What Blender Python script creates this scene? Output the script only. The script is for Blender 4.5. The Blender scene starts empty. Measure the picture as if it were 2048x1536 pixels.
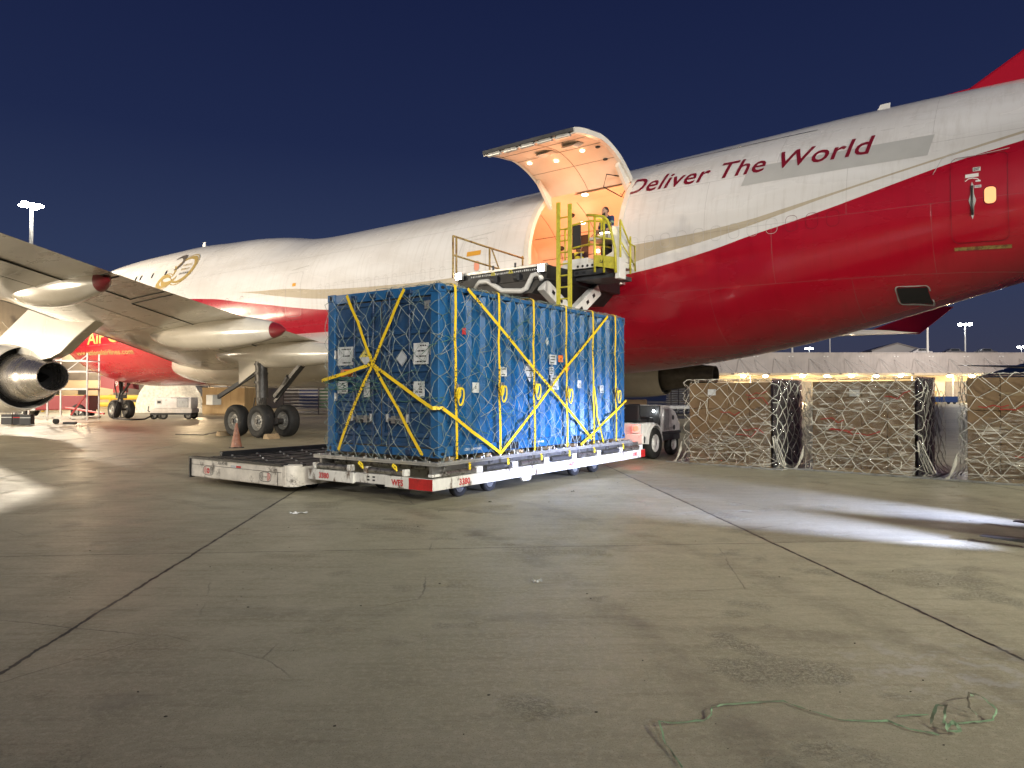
import bpy, bmesh, math, random
from mathutils import Vector, Matrix, noise as mnoise
R = math.radians
random.seed(7)
SC = bpy.context.scene
COL = SC.collection

# ------------------------------------------------------------------ camera
cam_d = bpy.data.cameras.new("camera")
cam = bpy.data.objects.new("camera", cam_d)
COL.objects.link(cam)
cam.location = (0, 0, 1.65)
cam.rotation_euler = (R(90.796), 0, 0)
cam_d.sensor_width = 36.0
cam_d.lens = 36.0 * 1440 / 2048
cam_d.clip_start = 0.05
cam_d.clip_end = 3000
SC.camera = cam

# ------------------------------------------------------------------ sky: deep blue dusk
w = bpy.data.worlds.new("World"); SC.world = w; w.use_nodes = True
nt = w.node_tree; nt.nodes.clear()
tc = nt.nodes.new('ShaderNodeTexCoord'); sx = nt.nodes.new('ShaderNodeSeparateXYZ')
cr = nt.nodes.new('ShaderNodeValToRGB'); bg = nt.nodes.new('ShaderNodeBackground')
ow = nt.nodes.new('ShaderNodeOutputWorld')
nt.links.new(tc.outputs['Generated'], sx.inputs[0]); nt.links.new(sx.outputs['Z'], cr.inputs[0])
nt.links.new(cr.outputs[0], bg.inputs[0]); nt.links.new(bg.outputs[0], ow.inputs[0])
els = cr.color_ramp.elements
els[0].position = 0.0; els[0].color = (0.046, 0.046, 0.072, 1)
els[1].position = 0.55; els[1].color = (0.0075, 0.0125, 0.050, 1)
for p, c in ((0.05, (0.040, 0.045, 0.083, 1)), (0.17, (0.027, 0.041, 0.098, 1)), (0.32, (0.0135, 0.022, 0.070, 1))):
    e = els.new(p); e.color = c
bg.inputs[1].default_value = 1.0

# ------------------------------------------------------------------ exposure
SC.view_settings.view_transform = 'Standard'
SC.view_settings.look = 'None'
SC.view_settings.exposure = 0.0
SC.view_settings.gamma = 1.0
SC.cycles.max_bounces = 8
SC.cycles.transparent_max_bounces = 12
SC.cycles.sample_clamp_indirect = 4.0
SC.cycles.caustics_reflective = False
SC.cycles.caustics_refractive = False

# ------------------------------------------------------------------ lights on the masts and buildings, plus added fill lights
def lamp(name, typ, loc, energy, color, aim=None, size=0.3, spot=None, blend=0.5, parent=None):
    d = bpy.data.lights.new(name, typ)
    d.energy = energy; d.color = color
    if typ in ('POINT', 'SPOT'): d.shadow_soft_size = size
    if typ == 'AREA': d.size = size
    if typ == 'SPOT':
        d.spot_size = R(spot or 90); d.spot_blend = blend
    o = bpy.data.objects.new(name, d); COL.objects.link(o)
    o.location = loc
    if aim is not None:
        o.rotation_euler = (Vector(aim) - Vector(loc)).to_track_quat('-Z', 'Y').to_euler()
    if parent: o.parent = parent
    return o
WARM = (1.0, 0.80, 0.56); NEUT = (1.0, 0.93, 0.80); COOL = (0.86, 0.95, 1.0)
# flood lights of the cargo building behind the photographer
for x_, y_, z_, e_, a_, b_ in ((-36,-20,15,34000,-24,42),(-23,-26,13,34000,-17,37),(-10,-30,17,34000,-10,32),(4,-30,13,30000,-3,26),(17,-28,17,30000,3,21),(29,-24,13,30000,9,17),(43,-18,16,32000,14,13)):
    lamp('flood_light', 'SPOT', (x_, y_, z_), e_, (1.0, 0.96, 0.89), (a_, b_, 7.5), 1.3, 48, 1.0)
# tall mast beyond the nose, right-hand mast, foreground pool lamp; others are added fill
lamp('mast_and_fill_light', 'SPOT', (-59.5, 88.2, 25.3), 35000, (1.0, 0.86, 0.66), (-12, 12, 0), 0.8, 100, 0.7)
lamp('mast_and_fill_light', 'SPOT', (-46, 8, 9), 36000, (1.0, 0.86, 0.66), (-18, 36, 4), 1.0, 80, 0.8)  # fill light added for the pylon and near wing
lamp('mast_and_fill_light', 'SPOT', (-62, 42, 9), 90000, (1.0, 0.84, 0.62), (-22, 57, 1), 1.0, 70, 0.8)  # fill light added for the crate and racks beyond the nose
lamp('mast_and_fill_light', 'SPOT', (-42, 26, 14), 42000, (1.0, 0.84, 0.62), (-24, 60, 1), 1.0, 75, 0.8)  # added fill on the left background, out of frame
lamp('mast_and_fill_light', 'SPOT', (100.8, 159, 17), 3000, (1.0, 0.93, 0.82), (30, 40, 0), 0.8, 110, 0.7)
lamp('mast_and_fill_light', 'SPOT', (100, 78, 20), 165000, (1.0, 0.88, 0.80), (106, 150, 11), 4.0, 62, 0.6)  # added fill washing the right part of the terminal wall
lamp('mast_and_fill_light', 'SPOT', (66, 72, 20), 165000, (1.0, 0.90, 0.80), (58, 150, 11), 4.0, 62, 0.6)  # added fill washing the left part of the terminal wall
lamp('mast_and_fill_light', 'SPOT', (42, 42, 16), 40000, (1.0, 0.90, 0.76), (8, 47, 3), 1.0, 50, 0.8)  # fill added on the far side for the starboard outer nacelle
lamp('mast_and_fill_light', 'SPOT', (19, -10, 14), 25000, (0.98, 1.0, 0.80), (9.0, 7.0, 0), 0.8, 54, 1.0)
lamp('low_fill_light', 'SPOT', (-38, 20, 2.2), 14000, (1.0, 0.86, 0.64), (-13, 24, 4.0), 3.0, 75, 0.8)  # low fill added to brighten the wing underside
lamp('low_fill_light', 'SPOT', (-44, 36, 2.4), 12000, (1.0, 0.84, 0.62), (-18, 33, 4.0), 3.0, 75, 0.8)  # second low fill added for the undersides further forward

# ------------------------------------------------------------------ aircraft frame: x = station aft of the nose, y = starboard, z = up
TH = R(52.5); S0 = 58.0; Y0 = -22.6
def AW(s, y, z=0.0):
    return Vector((math.sin(TH)*(s-S0)+math.cos(TH)*(y-Y0), -math.cos(TH)*(s-S0)+math.sin(TH)*(y-Y0), z))
AROT = -(math.pi/2-TH)

# ------------------------------------------------------------------ materials
def mat(name, col, rough=0.6, metal=0.0, var=0.0, vscale=3.0, bump=0.0, bscale=30.0, col2=None, coat=0.0, emit=None, estr=0.0, spec=0.5, stretch=(1,1,1), dirt=None, dscale=1.2, dlo=0.52, dhi=0.68, alpha=None):
    m = bpy.data.materials.new(name); m.use_nodes = True
    nt = m.node_tree; b = nt.nodes['Principled BSDF']; L = nt.links
    b.inputs['Base Color'].default_value = (*col, 1)
    b.inputs['Roughness'].default_value = rough
    b.inputs['Metallic'].default_value = metal
    b.inputs['Coat Weight'].default_value = coat
    b.inputs['Coat Roughness'].default_value = 0.08
    b.inputs['Specular IOR Level'].default_value = spec
    if alpha is not None: b.inputs['Alpha'].default_value = alpha
    if emit:
        b.inputs['Emission Color'].default_value = (*emit, 1); b.inputs['Emission Strength'].default_value = estr
    if var or bump or col2 or dirt:
        tc = nt.nodes.new('ShaderNodeTexCoord'); mp = nt.nodes.new('ShaderNodeMapping')
        mp.inputs['Scale'].default_value = stretch
        L.new(tc.outputs['Object'], mp.inputs[0])
        last = None
        if var or col2:
            n = nt.nodes.new('ShaderNodeTexNoise'); n.inputs['Scale'].default_value = vscale; n.inputs['Detail'].default_value = 6
            n.inputs['Roughness'].default_value = 0.62
            L.new(mp.outputs[0], n.inputs['Vector'])
            mx = nt.nodes.new('ShaderNodeMix'); mx.data_type = 'RGBA'
            c2 = col2 or tuple(max(0, c*(1-var)) for c in col)
            c1 = col if col2 else tuple(min(1, c*(1+var*0.6)) for c in col)
            mr = nt.nodes.new('ShaderNodeMapRange'); mr.inputs[1].default_value = 0.35; mr.inputs[2].default_value = 0.65
            L.new(n.outputs[0], mr.inputs[0]); L.new(mr.outputs[0], mx.inputs[0])
            mx.inputs[6].default_value = (*c1, 1); mx.inputs[7].default_value = (*c2, 1)
            last = mx.outputs[2]
            rr = nt.nodes.new('ShaderNodeMapRange'); rr.inputs[3].default_value = max(0.02, rough-0.08); rr.inputs[4].default_value = min(1, rough+0.1)
            L.new(n.outputs[0], rr.inputs[0]); L.new(rr.outputs[0], b.inputs['Roughness'])
        if dirt:
            n3 = nt.nodes.new('ShaderNodeTexNoise'); n3.inputs['Scale'].default_value = dscale; n3.inputs['Detail'].default_value = 9; n3.inputs['Roughness'].default_value = 0.75
            L.new(mp.outputs[0], n3.inputs['Vector'])
            mr3 = nt.nodes.new('ShaderNodeMapRange'); mr3.inputs[1].default_value = dlo; mr3.inputs[2].default_value = dhi
            L.new(n3.outputs[0], mr3.inputs[0])
            mx3 = nt.nodes.new('ShaderNodeMix'); mx3.data_type = 'RGBA'
            L.new(mr3.outputs[0], mx3.inputs[0])
            if last: L.new(last, mx3.inputs[6])
            else: mx3.inputs[6].default_value = (*col, 1)
            mx3.inputs[7].default_value = (*dirt, 1)
            last = mx3.outputs[2]
        if last: L.new(last, b.inputs['Base Color'])
        if bump:
            n2 = nt.nodes.new('ShaderNodeTexNoise'); n2.inputs['Scale'].default_value = bscale; n2.inputs['Detail'].default_value = 5
            L.new(mp.outputs[0], n2.inputs['Vector'])
            bp = nt.nodes.new('ShaderNodeBump'); bp.inputs['Strength'].default_value = bump; bp.inputs['Distance'].default_value = 0.02
            L.new(n2.outputs[0], bp.inputs['Height']); L.new(bp.outputs[0], b.inputs['Normal'])
    return m

MM = {}
def mk(k, *a, **kw): MM[k] = mat(k, *a, **kw)
mk('white_paint', (.70,.68,.63), .35, var=.10, vscale=2.5, dirt=(.30,.26,.21), dscale=2.0, dlo=.60, dhi=.78, coat=.2)
mk('chipped_white', (.66,.64,.59), .45, var=.12, vscale=6, bump=.15, bscale=30, dirt=(.12,.085,.06), dscale=5, dlo=.52, dhi=.60, stretch=(1,1,.45))
mk('grimy_white', (.60,.55,.48), .5, var=.2, vscale=4, bump=.2, bscale=25, dirt=(.06,.045,.035), dscale=2.6, dlo=.54, dhi=.66)
mk('tug_white', (.66,.64,.62), .4, var=.12, vscale=4, dirt=(.16,.12,.10), dscale=6, dlo=.60, dhi=.68)
mk('black_steel', (.009,.009,.010), .45, var=.4, vscale=4, bump=.15, dirt=(.06,.05,.04), dscale=7, dlo=.62, dhi=.74)
mk('rust_deck', (.045,.036,.030), .55, var=.45, vscale=3, bump=.35, bscale=14, dirt=(.11,.07,.045), dscale=4, dlo=.55, dhi=.7)
mk('rubber', (.012,.0115,.011), .75, var=.3, vscale=5, bump=.3, bscale=22, dirt=(.07,.06,.05), dscale=5, dlo=.55, dhi=.75)
mk('rim_grey', (.22,.215,.20), .4, .3, var=.2, vscale=8, dirt=(.08,.06,.05), dscale=9, dlo=.55, dhi=.7)
mk('gear_steel', (.065,.06,.055), .45, .4, var=.35, vscale=6, bump=.1)
mk('steel', (.42,.41,.39), .32, .85, var=.2, vscale=7, dirt=(.10,.08,.07), dscale=8, dlo=.58, dhi=.72)
mk('roller_steel', (.45,.43,.40), .3, .9, var=.3, vscale=10, dirt=(.06,.05,.045), dscale=12, dlo=.5, dhi=.62)
mk('dark_roller', (.08,.08,.08), .4, .5, var=.3, vscale=10, dirt=(.30,.29,.27), dscale=14, dlo=.58, dhi=.66)
mk('alu', (.58,.57,.54), .36, .75, var=.18, vscale=6, dirt=(.16,.14,.12), dscale=6, dlo=.56, dhi=.7)
mk('yellow_paint', (.40,.40,.03), .45, var=.2, vscale=9, dirt=(.10,.08,.03), dscale=14, dlo=.6, dhi=.7)
mk('rail_rust', (.33,.23,.07), .55, var=.3, vscale=14, dirt=(.12,.05,.02), dscale=9, dlo=.48, dhi=.6)
mk('red_paint', (.42,.012,.012), .4, var=.25, vscale=7, dirt=(.10,.02,.015), dscale=9, dlo=.6, dhi=.7, coat=.2)
mk('stencil_red', (.48,.03,.03), .6, var=.25, vscale=30)
mk('dark_red', (.20,.012,.018), .35, coat=.5)
mk('net_rope', (.28,.30,.27), .7, col2=(.06,.11,.09), vscale=3)
mk('green_rope', (.07,.16,.11), .7, var=.3, vscale=9)
mk('white_rope', (.48,.45,.38), .6, var=.25, vscale=8)
mk('red_strap', (.30,.03,.02), .5, var=.2, vscale=9)
mk('steelwire', (.3,.3,.3), .4, .6)
mk('black', (.012,.012,.013), .5)
mk('dark_grey', (.05,.05,.052), .5, var=.3, vscale=5)
mk('decal_text_red', (.20,.008,.020), .3, coat=.5)
mk('decal_gold', (.38,.27,.09), .4, coat=.3)
mk('decal_yellow', (.80,.50,.06), .4, coat=.3)
mk('decal_line', (.44,.42,.39), .5)
mk('decal_redline', (.14,.004,.010), .4)
mk('decal_white', (.74,.72,.68), .4)
mk('decal_black', (.02,.02,.02), .5)
mk('decal_grey', (.46,.45,.42), .33, var=.06, vscale=1.2, coat=.3)
mk('decal_orange', (.62,.30,.03), .5)
mk('glass_dark', (.02,.025,.03), .08, coat=1.0)
mk('plywood', (.52,.36,.17), .6, col2=(.40,.26,.11), vscale=2.2, stretch=(1,1,.3), bump=.1)
mk('cone_plastic', (.30,.13,.08), .6, var=.3, vscale=9, dirt=(.35,.30,.26), dscale=11, dlo=.55, dhi=.7)
mk('hull_blue', (.012,.03,.10), .35, coat=.3)
mk('cloth_navy', (.015,.030,.085), .8, var=.2, vscale=12)
mk('cloth_dark', (.02,.02,.024), .85)
mk('cloth_maroon', (.06,.02,.02), .8)
mk('vest', (.75,.62,.05), .6)
mk('reflect', (.70,.72,.66), .4)
mk('skin', (.36,.20,.13), .5, spec=.4)
mk('hair', (.012,.010,.009), .6)
mk('paper', (.56,.56,.54), .5, var=.25, vscale=7)
mk('green_tape', (.26,.42,.24), .4, col2=(.15,.13,.095), vscale=6)
mk('wood', (.36,.26,.15), .7, var=.25, vscale=5)


# ------------------------------------------------------------------ mesh helpers
class MB:
    def __init__(self): self.v = []; self.f = []; self.mi = []; self.cur = 0
    def add(self, vs, fs):
        n = len(self.v); self.v += [tuple(p) for p in vs]
        for f in fs: self.f.append([n+i for i in f]); self.mi.append(self.cur)
        return self
    def box(self, x0, x1, y0, y1, z0, z1):
        vs = [(x0,y0,z0),(x1,y0,z0),(x1,y1,z0),(x0,y1,z0),(x0,y0,z1),(x1,y0,z1),(x1,y1,z1),(x0,y1,z1)]
        return self.add(vs, [(0,3,2,1),(4,5,6,7),(0,1,5,4),(1,2,6,5),(2,3,7,6),(3,0,4,7)])
    def frame(self, d, up=(0,0,1)):
        d = Vector(d).normalized(); up = Vector(up)
        if abs(d.dot(up)) > .98: up = Vector((1,0,0)) if abs(d.x) < .9 else Vector((0,1,0))
        a = d.cross(up).normalized(); b = a.cross(d).normalized()
        return a, b
    def bar(self, p0, p1, w, h, up=(0,0,1)):
        p0 = Vector(p0); p1 = Vector(p1); a, b = self.frame(p1-p0, up)
        vs = []
        for p in (p0, p1):
            for sa, sb in ((-1,-1),(1,-1),(1,1),(-1,1)): vs.append(p+a*sa*w/2+b*sb*h/2)
        return self.add(vs, [(0,1,2,3),(7,6,5,4),(0,4,5,1),(1,5,6,2),(2,6,7,3),(3,7,4,0)])
    def cyl(self, p0, p1, r0, r1=None, n=12, caps=True):
        r1 = r0 if r1 is None else r1
        p0 = Vector(p0); p1 = Vector(p1); a, b = self.frame(p1-p0)
        vs = []
        for p, r in ((p0, r0), (p1, r1)):
            for i in range(n):
                t = 2*math.pi*i/n; vs.append(p+a*math.cos(t)*r+b*math.sin(t)*r)
        fs = [(i, (i+1) % n, n+(i+1) % n, n+i) for i in range(n)]
        if caps: fs += [tuple(range(n))[::-1], tuple(range(n, 2*n))]
        return self.add(vs, fs)
    def tube(self, pts, r, n=6):
        pts = [Vector(p) for p in pts]
        vs = []; fs = []
        for k, p in enumerate(pts):
            d = (pts[min(k+1, len(pts)-1)]-pts[max(k-1, 0)])
            a, b = self.frame(d)
            for i in range(n):
                t = 2*math.pi*i/n; vs.append(p+a*math.cos(t)*r+b*math.sin(t)*r)
        for k in range(len(pts)-1):
            for i in range(n):
                fs.append((k*n+i, k*n+(i+1) % n, (k+1)*n+(i+1) % n, (k+1)*n+i))
        fs += [tuple(range(n))[::-1], tuple(range((len(pts)-1)*n, len(pts)*n))]
        return self.add(vs, fs)
    def lathe(self, prof, o=(0,0,0), axis='x', n=32, sy=1.0, sz=1.0, close=False):
        vs = []; fs = []; m = len(prof)
        for a, r in prof:
            for i in range(n):
                t = 2*math.pi*i/n; c, s = math.cos(t)*r*sy, math.sin(t)*r*sz
                if axis == 'x': p = (o[0]+a, o[1]+c, o[2]+s)
                elif axis == 'y': p = (o[0]+c, o[1]+a, o[2]+s)
                else: p = (o[0]+c, o[1]+s, o[2]+a)
                vs.append(p)
        for k in range(m-1):
            for i in range(n): fs.append((k*n+i, k*n+(i+1) % n, (k+1)*n+(i+1) % n, (k+1)*n+i))
        if close:
            fs.append(tuple(range(n))[::-1]); fs.append(tuple(range((m-1)*n, m*n)))
        return self.add(vs, fs)
    def ell(self, c, r, n=14, m=9):
        return self.lathe([(-math.cos(math.pi*k/m)*r[2], max(1e-4, math.sin(math.pi*k/m))) for k in range(m+1)], c, 'z', n, r[0], r[1])
    def prism(self, poly, ext):
        n = len(poly); e = Vector(ext); p = [Vector(q) for q in poly]
        return self.add(p+[q+e for q in p], [tuple(range(n))[::-1], tuple(range(n, 2*n))]+[(i, (i+1) % n, n+(i+1) % n, n+i) for i in range(n)])
    def ribbon(self, pts, w, side=None, th=0.002):
        pts = [Vector(p) for p in pts]; vs = []; fs = []
        for k, p in enumerate(pts):
            d = (pts[min(k+1, len(pts)-1)]-pts[max(k-1, 0)]).normalized()
            nrm = Vector(side[k] if isinstance(side, list) else side).normalized()
            a = d.cross(nrm).normalized(); ww = w[k] if isinstance(w, list) else w
            vs += [p-a*ww/2, p+a*ww/2, p+a*ww/2+nrm*th, p-a*ww/2+nrm*th]
        for k in range(len(pts)-1):
            for i in range(4): fs.append((k*4+i, k*4+(i+1) % 4, k*4+4+(i+1) % 4, k*4+4+i))
        fs += [(0,1,2,3), (len(pts)*4-1, len(pts)*4-2, len(pts)*4-3, len(pts)*4-4)]
        return self.add(vs, fs)
    def build(self, name, m, parent=None, smooth=False, bevel=0.0, loc=None, rz=None, subd=0):
        me = bpy.data.meshes.new(name); me.from_pydata(self.v, [], self.f); me.validate()
        bm = bmesh.new(); bm.from_mesh(me); bmesh.ops.recalc_face_normals(bm, faces=bm.faces); bm.to_mesh(me); bm.free()
        ms = m if isinstance(m, (list, tuple)) else [m]
        for x in ms: me.materials.append(MM[x] if isinstance(x, str) else x)
        if len(ms) > 1 and len(self.mi) == len(me.polygons):
            me.polygons.foreach_set('material_index', self.mi)
        o = bpy.data.objects.new(name, me); COL.objects.link(o)
        if smooth: me.shade_smooth() if smooth is True else me.shade_smooth()
        if parent: o.parent = parent
        if loc: o.location = loc
        if rz is not None: o.rotation_euler = (0, 0, rz)
        if bevel:
            b = o.modifiers.new('Bevel', 'BEVEL'); b.width = bevel; b.segments = 2; b.limit_method = 'ANGLE'; b.angle_limit = R(40)
        if smooth == 'auto':
            es = o.modifiers.new('Edges', 'EDGE_SPLIT'); es.split_angle = R(35)
        if subd:
            s = o.modifiers.new('Sub', 'SUBSURF'); s.levels = subd; s.render_levels = subd
        return o
def tag(o, label=None, cat=None, group=None, kind=None):
    if label: o['label'] = label
    if cat: o['category'] = cat
    if group: o['group'] = group
    if kind: o['kind'] = kind
    return o
def empty(name, loc, rz=0, label=None, cat=None, group=None):
    o = bpy.data.objects.new(name, None); COL.objects.link(o); o.location = loc; o.rotation_euler = (0, 0, rz)
    o.empty_display_size = .2
    return tag(o, label, cat, group)
def kids(o): return [c for c in COL.objects if c.parent == o]
def copy_tree(o, parent=None):
    c = o.copy(); COL.objects.link(c)
    if parent: c.parent = parent
    for ch in kids(o): copy_tree(ch, c)
    return c
def text_mesh(body, size, shear=0.0, bold=0.0, spacing=1.0):
    cu = bpy.data.curves.new('t', 'FONT'); cu.body = body; cu.size = size; cu.shear = shear; cu.offset = bold; cu.space_character = spacing
    cu.resolution_u = 3
    o = bpy.data.objects.new('t', cu); COL.objects.link(o)
    dg = bpy.context.evaluated_depsgraph_get(); me = bpy.data.meshes.new_from_object(o.evaluated_get(dg))
    vs = [v.co.copy() for v in me.vertices]; fs = [list(p.vertices) for p in me.polygons]
    bpy.data.objects.remove(o); bpy.data.curves.remove(cu); bpy.data.meshes.remove(me)
    return vs, fs
def text_on(body, size, fn, name, m, parent, shear=0.0, bold=0.0, width=None, sub=0.0, spacing=1.0, centre=False):
    """letters laid on a surface: fn(u, v) -> point"""
    vs, fs = text_mesh(body, size, shear, bold, spacing)
    x0 = min(v.x for v in vs); x1 = max(v.x for v in vs)
    k = (width/(x1-x0)) if width else 1.0
    if centre: off = -(x1-x0)*k/2
    else: off = 0
    bm = bmesh.new()
    for v in vs: bm.verts.new(((v.x-x0)*k+off, v.y, 0))
    bm.verts.ensure_lookup_table()
    for f in fs:
        try: bm.faces.new([bm.verts[i] for i in f])
        except ValueError: pass
    if sub:
        bmesh.ops.triangulate(bm, faces=bm.faces)
        for _ in range(4):
            es = [e for e in bm.edges if e.calc_length() > sub]
            if not es: break
            bmesh.ops.subdivide_edges(bm, edges=es, cuts=1)
            bmesh.ops.triangulate(bm, faces=bm.faces)
    for v in bm.verts: v.co = Vector(fn(v.co.x, v.co.y))
    me = bpy.data.meshes.new(name); bm.to_mesh(me); bm.free()
    me.materials.append(MM[m]); o = bpy.data.objects.new(name, me); COL.objects.link(o); o.parent = parent
    return o
def lerp(a, b, t): return a+(b-a)*t
def interp(tab, x, i):
    if x <= tab[0][0]: return tab[0][i]
    for a, b in zip(tab, tab[1:]):
        if x <= b[0]:
            t = (x-a[0])/(b[0]-a[0]); return a[i]+(b[i]-a[i])*t
    return tab[-1][i]

# ------------------------------------------------------------------ ground: concrete apron with joints
def ground_material():
    m = bpy.data.materials.new('apron_concrete'); m.use_nodes = True
    nt = m.node_tree; b = nt.nodes['Principled BSDF']; L = nt.links; N = nt.nodes.new
    tc = N('ShaderNodeTexCoord'); mp = N('ShaderNodeMapping'); mp.inputs['Rotation'].default_value = (0, 0, -R(4.75))
    L.new(tc.outputs['Object'], mp.inputs[0])
    def noise(scale, det=6, rough=.6, vec=None):
        n = N('ShaderNodeTexNoise'); n.inputs['Scale'].default_value = scale; n.inputs['Detail'].default_value = det; n.inputs['Roughness'].default_value = rough
        L.new(vec or mp.outputs[0], n.inputs['Vector']); return n
    def math_(op, a, b_=None, c=None):
        n = N('ShaderNodeMath'); n.operation = op
        for i, q in enumerate((a, b_, c)):
            if q is None: continue
            if isinstance(q, (int, float)): n.inputs[i].default_value = q
            else: L.new(q, n.inputs[i])
        return n.outputs[0]
    def ramp(x, lo, hi, a=0., b_=1.):
        n = N('ShaderNodeMapRange'); L.new(x, n.inputs[0]); n.inputs[1].default_value = lo; n.inputs[2].default_value = hi
        n.inputs[3].default_value = a; n.inputs[4].default_value = b_; return n.outputs[0]
    def mix(f, a, b_):
        n = N('ShaderNodeMix'); n.data_type = 'RGBA'; L.new(f, n.inputs[0])
        for i, q in ((6, a), (7, b_)):
            if isinstance(q, tuple): n.inputs[i].default_value = (*q, 1)
            else: L.new(q, n.inputs[i])
        return n.outputs[2]
    n_big = noise(.28, 5); n_mid = noise(1.6, 8, .68); n_fine = noise(22, 8, .75); n_spk = noise(120, 3)
    # brushed streaks left by sweeping
    ms = N('ShaderNodeMapping'); ms.inputs['Scale'].default_value = (.5, 4.5, 1); ms.inputs['Rotation'].default_value = (0, 0, R(8))
    L.new(tc.outputs['Object'], ms.inputs[0]); n_str = noise(2.2, 9, .72, ms.outputs[0])
    c = mix(ramp(n_mid.outputs[0], .36, .66), (.40, .368, .262), (.30, .27, .185))
    c = mix(ramp(n_big.outputs[0], .40, .62), c, (.33, .30, .215))
    c = mix(ramp(n_str.outputs[0], .50, .72, 0, .55), c, (.20, .17, .118))
    c = mix(ramp(n_fine.outputs[0], .48, .62, 0, .9), c, (.43, .39, .285))
    c = mix(ramp(n_spk.outputs[0], .56, .66, 0, .6), c, (.08, .068, .055))
    # oil and tyre stains
    n_st = noise(.9, 4, .5); c = mix(ramp(n_st.outputs[0], .62, .74, 0, .5), c, (.14, .125, .105))
    # joints
    sx = N('ShaderNodeSeparateXYZ'); L.new(mp.outputs[0], sx.inputs[0])
    n_w = noise(2.2, 5, .7); wob = ramp(n_w.outputs[0], 0, 1, -.035, .035)
    n_w2 = noise(9, 4, .7); wid = ramp(n_w2.outputs[0], .35, .75, .007, .026)
    wid2 = ramp(n_w2.outputs[0], .35, .75, .003, .010)
    def joint(coord, off, wd):
        q = math_('ADD', coord, wob); q = math_('ADD', q, -off+3.1)
        q = math_('MODULO', math_('ADD', q, 620.0), 6.2); q = math_('ABSOLUTE', math_('SUBTRACT', q, 3.1))
        return math_('LESS_THAN', q, wd), q
    jx, qx = joint(sx.outputs[0], -2.66, wid); jy, qy = joint(sx.outputs[1], 7.74, wid2)
    jj = math_('MAXIMUM', jx, jy)
    halo = ramp(math_('MINIMUM', qx, math_('MULTIPLY', qy, 2.0)), .0, .05, .25, 0.)
    c = mix(halo, c, (.10, .085, .068)); c = mix(jj, c, (.012, .011, .010))
    # fine cracks
    vo = N('ShaderNodeTexVoronoi'); vo.feature = 'DISTANCE_TO_EDGE'; vo.inputs['Scale'].default_value = .33
    mw = N('ShaderNodeMixRGB'); mw.inputs[0].default_value = .12; L.new(mp.outputs[0], mw.inputs[1]); L.new(n_mid.outputs[1], mw.inputs[2]); L.new(mw.outputs[0], vo.inputs['Vector'])
    gate = ramp(noise(.6, 2).outputs[0], .50, .58)
    ck = math_('MULTIPLY', math_('LESS_THAN', vo.outputs[0], .0016), gate); c = mix(math_('MULTIPLY', ck, .6), c, (.05, .042, .035))
    # rough, pitted patches where the surface scaled off
    pit_zone = ramp(noise(.75, 3, .6).outputs[0], .57, .63)
    pit = math_('MULTIPLY', pit_zone, ramp(noise(38, 5, .8).outputs[0], .47, .60)); c = mix(math_('MULTIPLY', pit, .5), c, (.13, .112, .08))
    # dried white spill near the right front
    sp = N('ShaderNodeVectorMath'); sp.operation = 'SUBTRACT'; L.new(tc.outputs['Object'], sp.inputs[0]); sp.inputs[1].default_value = (2.65, 4.35, 0)
    sc_ = N('ShaderNodeVectorMath'); sc_.operation = 'MULTIPLY'; L.new(sp.outputs[0], sc_.inputs[0]); sc_.inputs[1].default_value = (1.0, 1.5, 1)
    ln = N('ShaderNodeVectorMath'); ln.operation = 'LENGTH'; L.new(sc_.outputs[0], ln.inputs[0])
    spill = math_('MULTIPLY', ramp(ln.outputs['Value'], .95, .3), ramp(noise(5.5, 9, .72).outputs[0], .50, .60)); c = mix(math_('MULTIPLY', spill, .75), c, (.42, .40, .37))
    # slab to slab tone, tyre arcs
    fl = []
    for k, off in ((0, -2.66), (1, 7.74)):
        fl.append(math_('FLOOR', math_('DIVIDE', math_('ADD', sx.outputs[k], -off+62.0), 6.2)))
    cb = N('ShaderNodeCombineXYZ'); L.new(fl[0], cb.inputs[0]); L.new(fl[1], cb.inputs[1]); wn = N('ShaderNodeTexWhiteNoise'); L.new(cb.outputs[0], wn.inputs[0])
    hs = N('ShaderNodeHueSaturation'); L.new(c, hs.inputs['Color']); L.new(ramp(wn.outputs[0], 0, 1, .84, 1.12), hs.inputs['Value']); c = hs.outputs[0]
    for cx_, cy_, rr in ((-13, 2, 14.2), (-13, 2, 15.9), (9, 30, 22.0), (9, 30, 23.6), (-2, -9, 14.5)):
        dd = N('ShaderNodeVectorMath'); dd.operation = 'DISTANCE'; L.new(tc.outputs['Object'], dd.inputs[0]); dd.inputs[1].default_value = (cx_, cy_, 0)
        band = ramp(math_('ABSOLUTE', math_('SUBTRACT', dd.outputs['Value'], rr)), .09, .16, .28, 0.)
        c = mix(math_('MULTIPLY', band, ramp(n_mid.outputs[0], .38, .60)), c, (.11, .095, .075))
    L.new(c, b.inputs['Base Color'])
    r = ramp(n_mid.outputs[0], .3, .7, .34, .52); r = math_('ADD', r, ramp(n_str.outputs[0], .4, .7, -.04, .08)); L.new(r, b.inputs['Roughness'])
    b.inputs['Specular IOR Level'].default_value = .55
    h = math_('ADD', math_('MULTIPLY', n_fine.outputs[0], .5), math_('MULTIPLY', n_mid.outputs[0], .8))
    h = math_('SUBTRACT', h, math_('MULTIPLY', jj, 2.0)); h = math_('SUBTRACT', h, math_('MULTIPLY', pit, .9))
    h = math_('ADD', h, math_('MULTIPLY', n_spk.outputs[0], .15))
    bp = N('ShaderNodeBump'); bp.inputs['Strength'].default_value = .7; bp.inputs['Distance'].default_value = .012
    L.new(h, bp.inputs['Height']); L.new(bp.outputs[0], b.inputs['Normal'])
    return m
g = MB(); g.add([(-900,-300,0),(900,-300,0),(900,1500,0),(-900,1500,0)], [(0,1,2,3)])
tag(g.build('ground', ground_material()), kind='structure')

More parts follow.
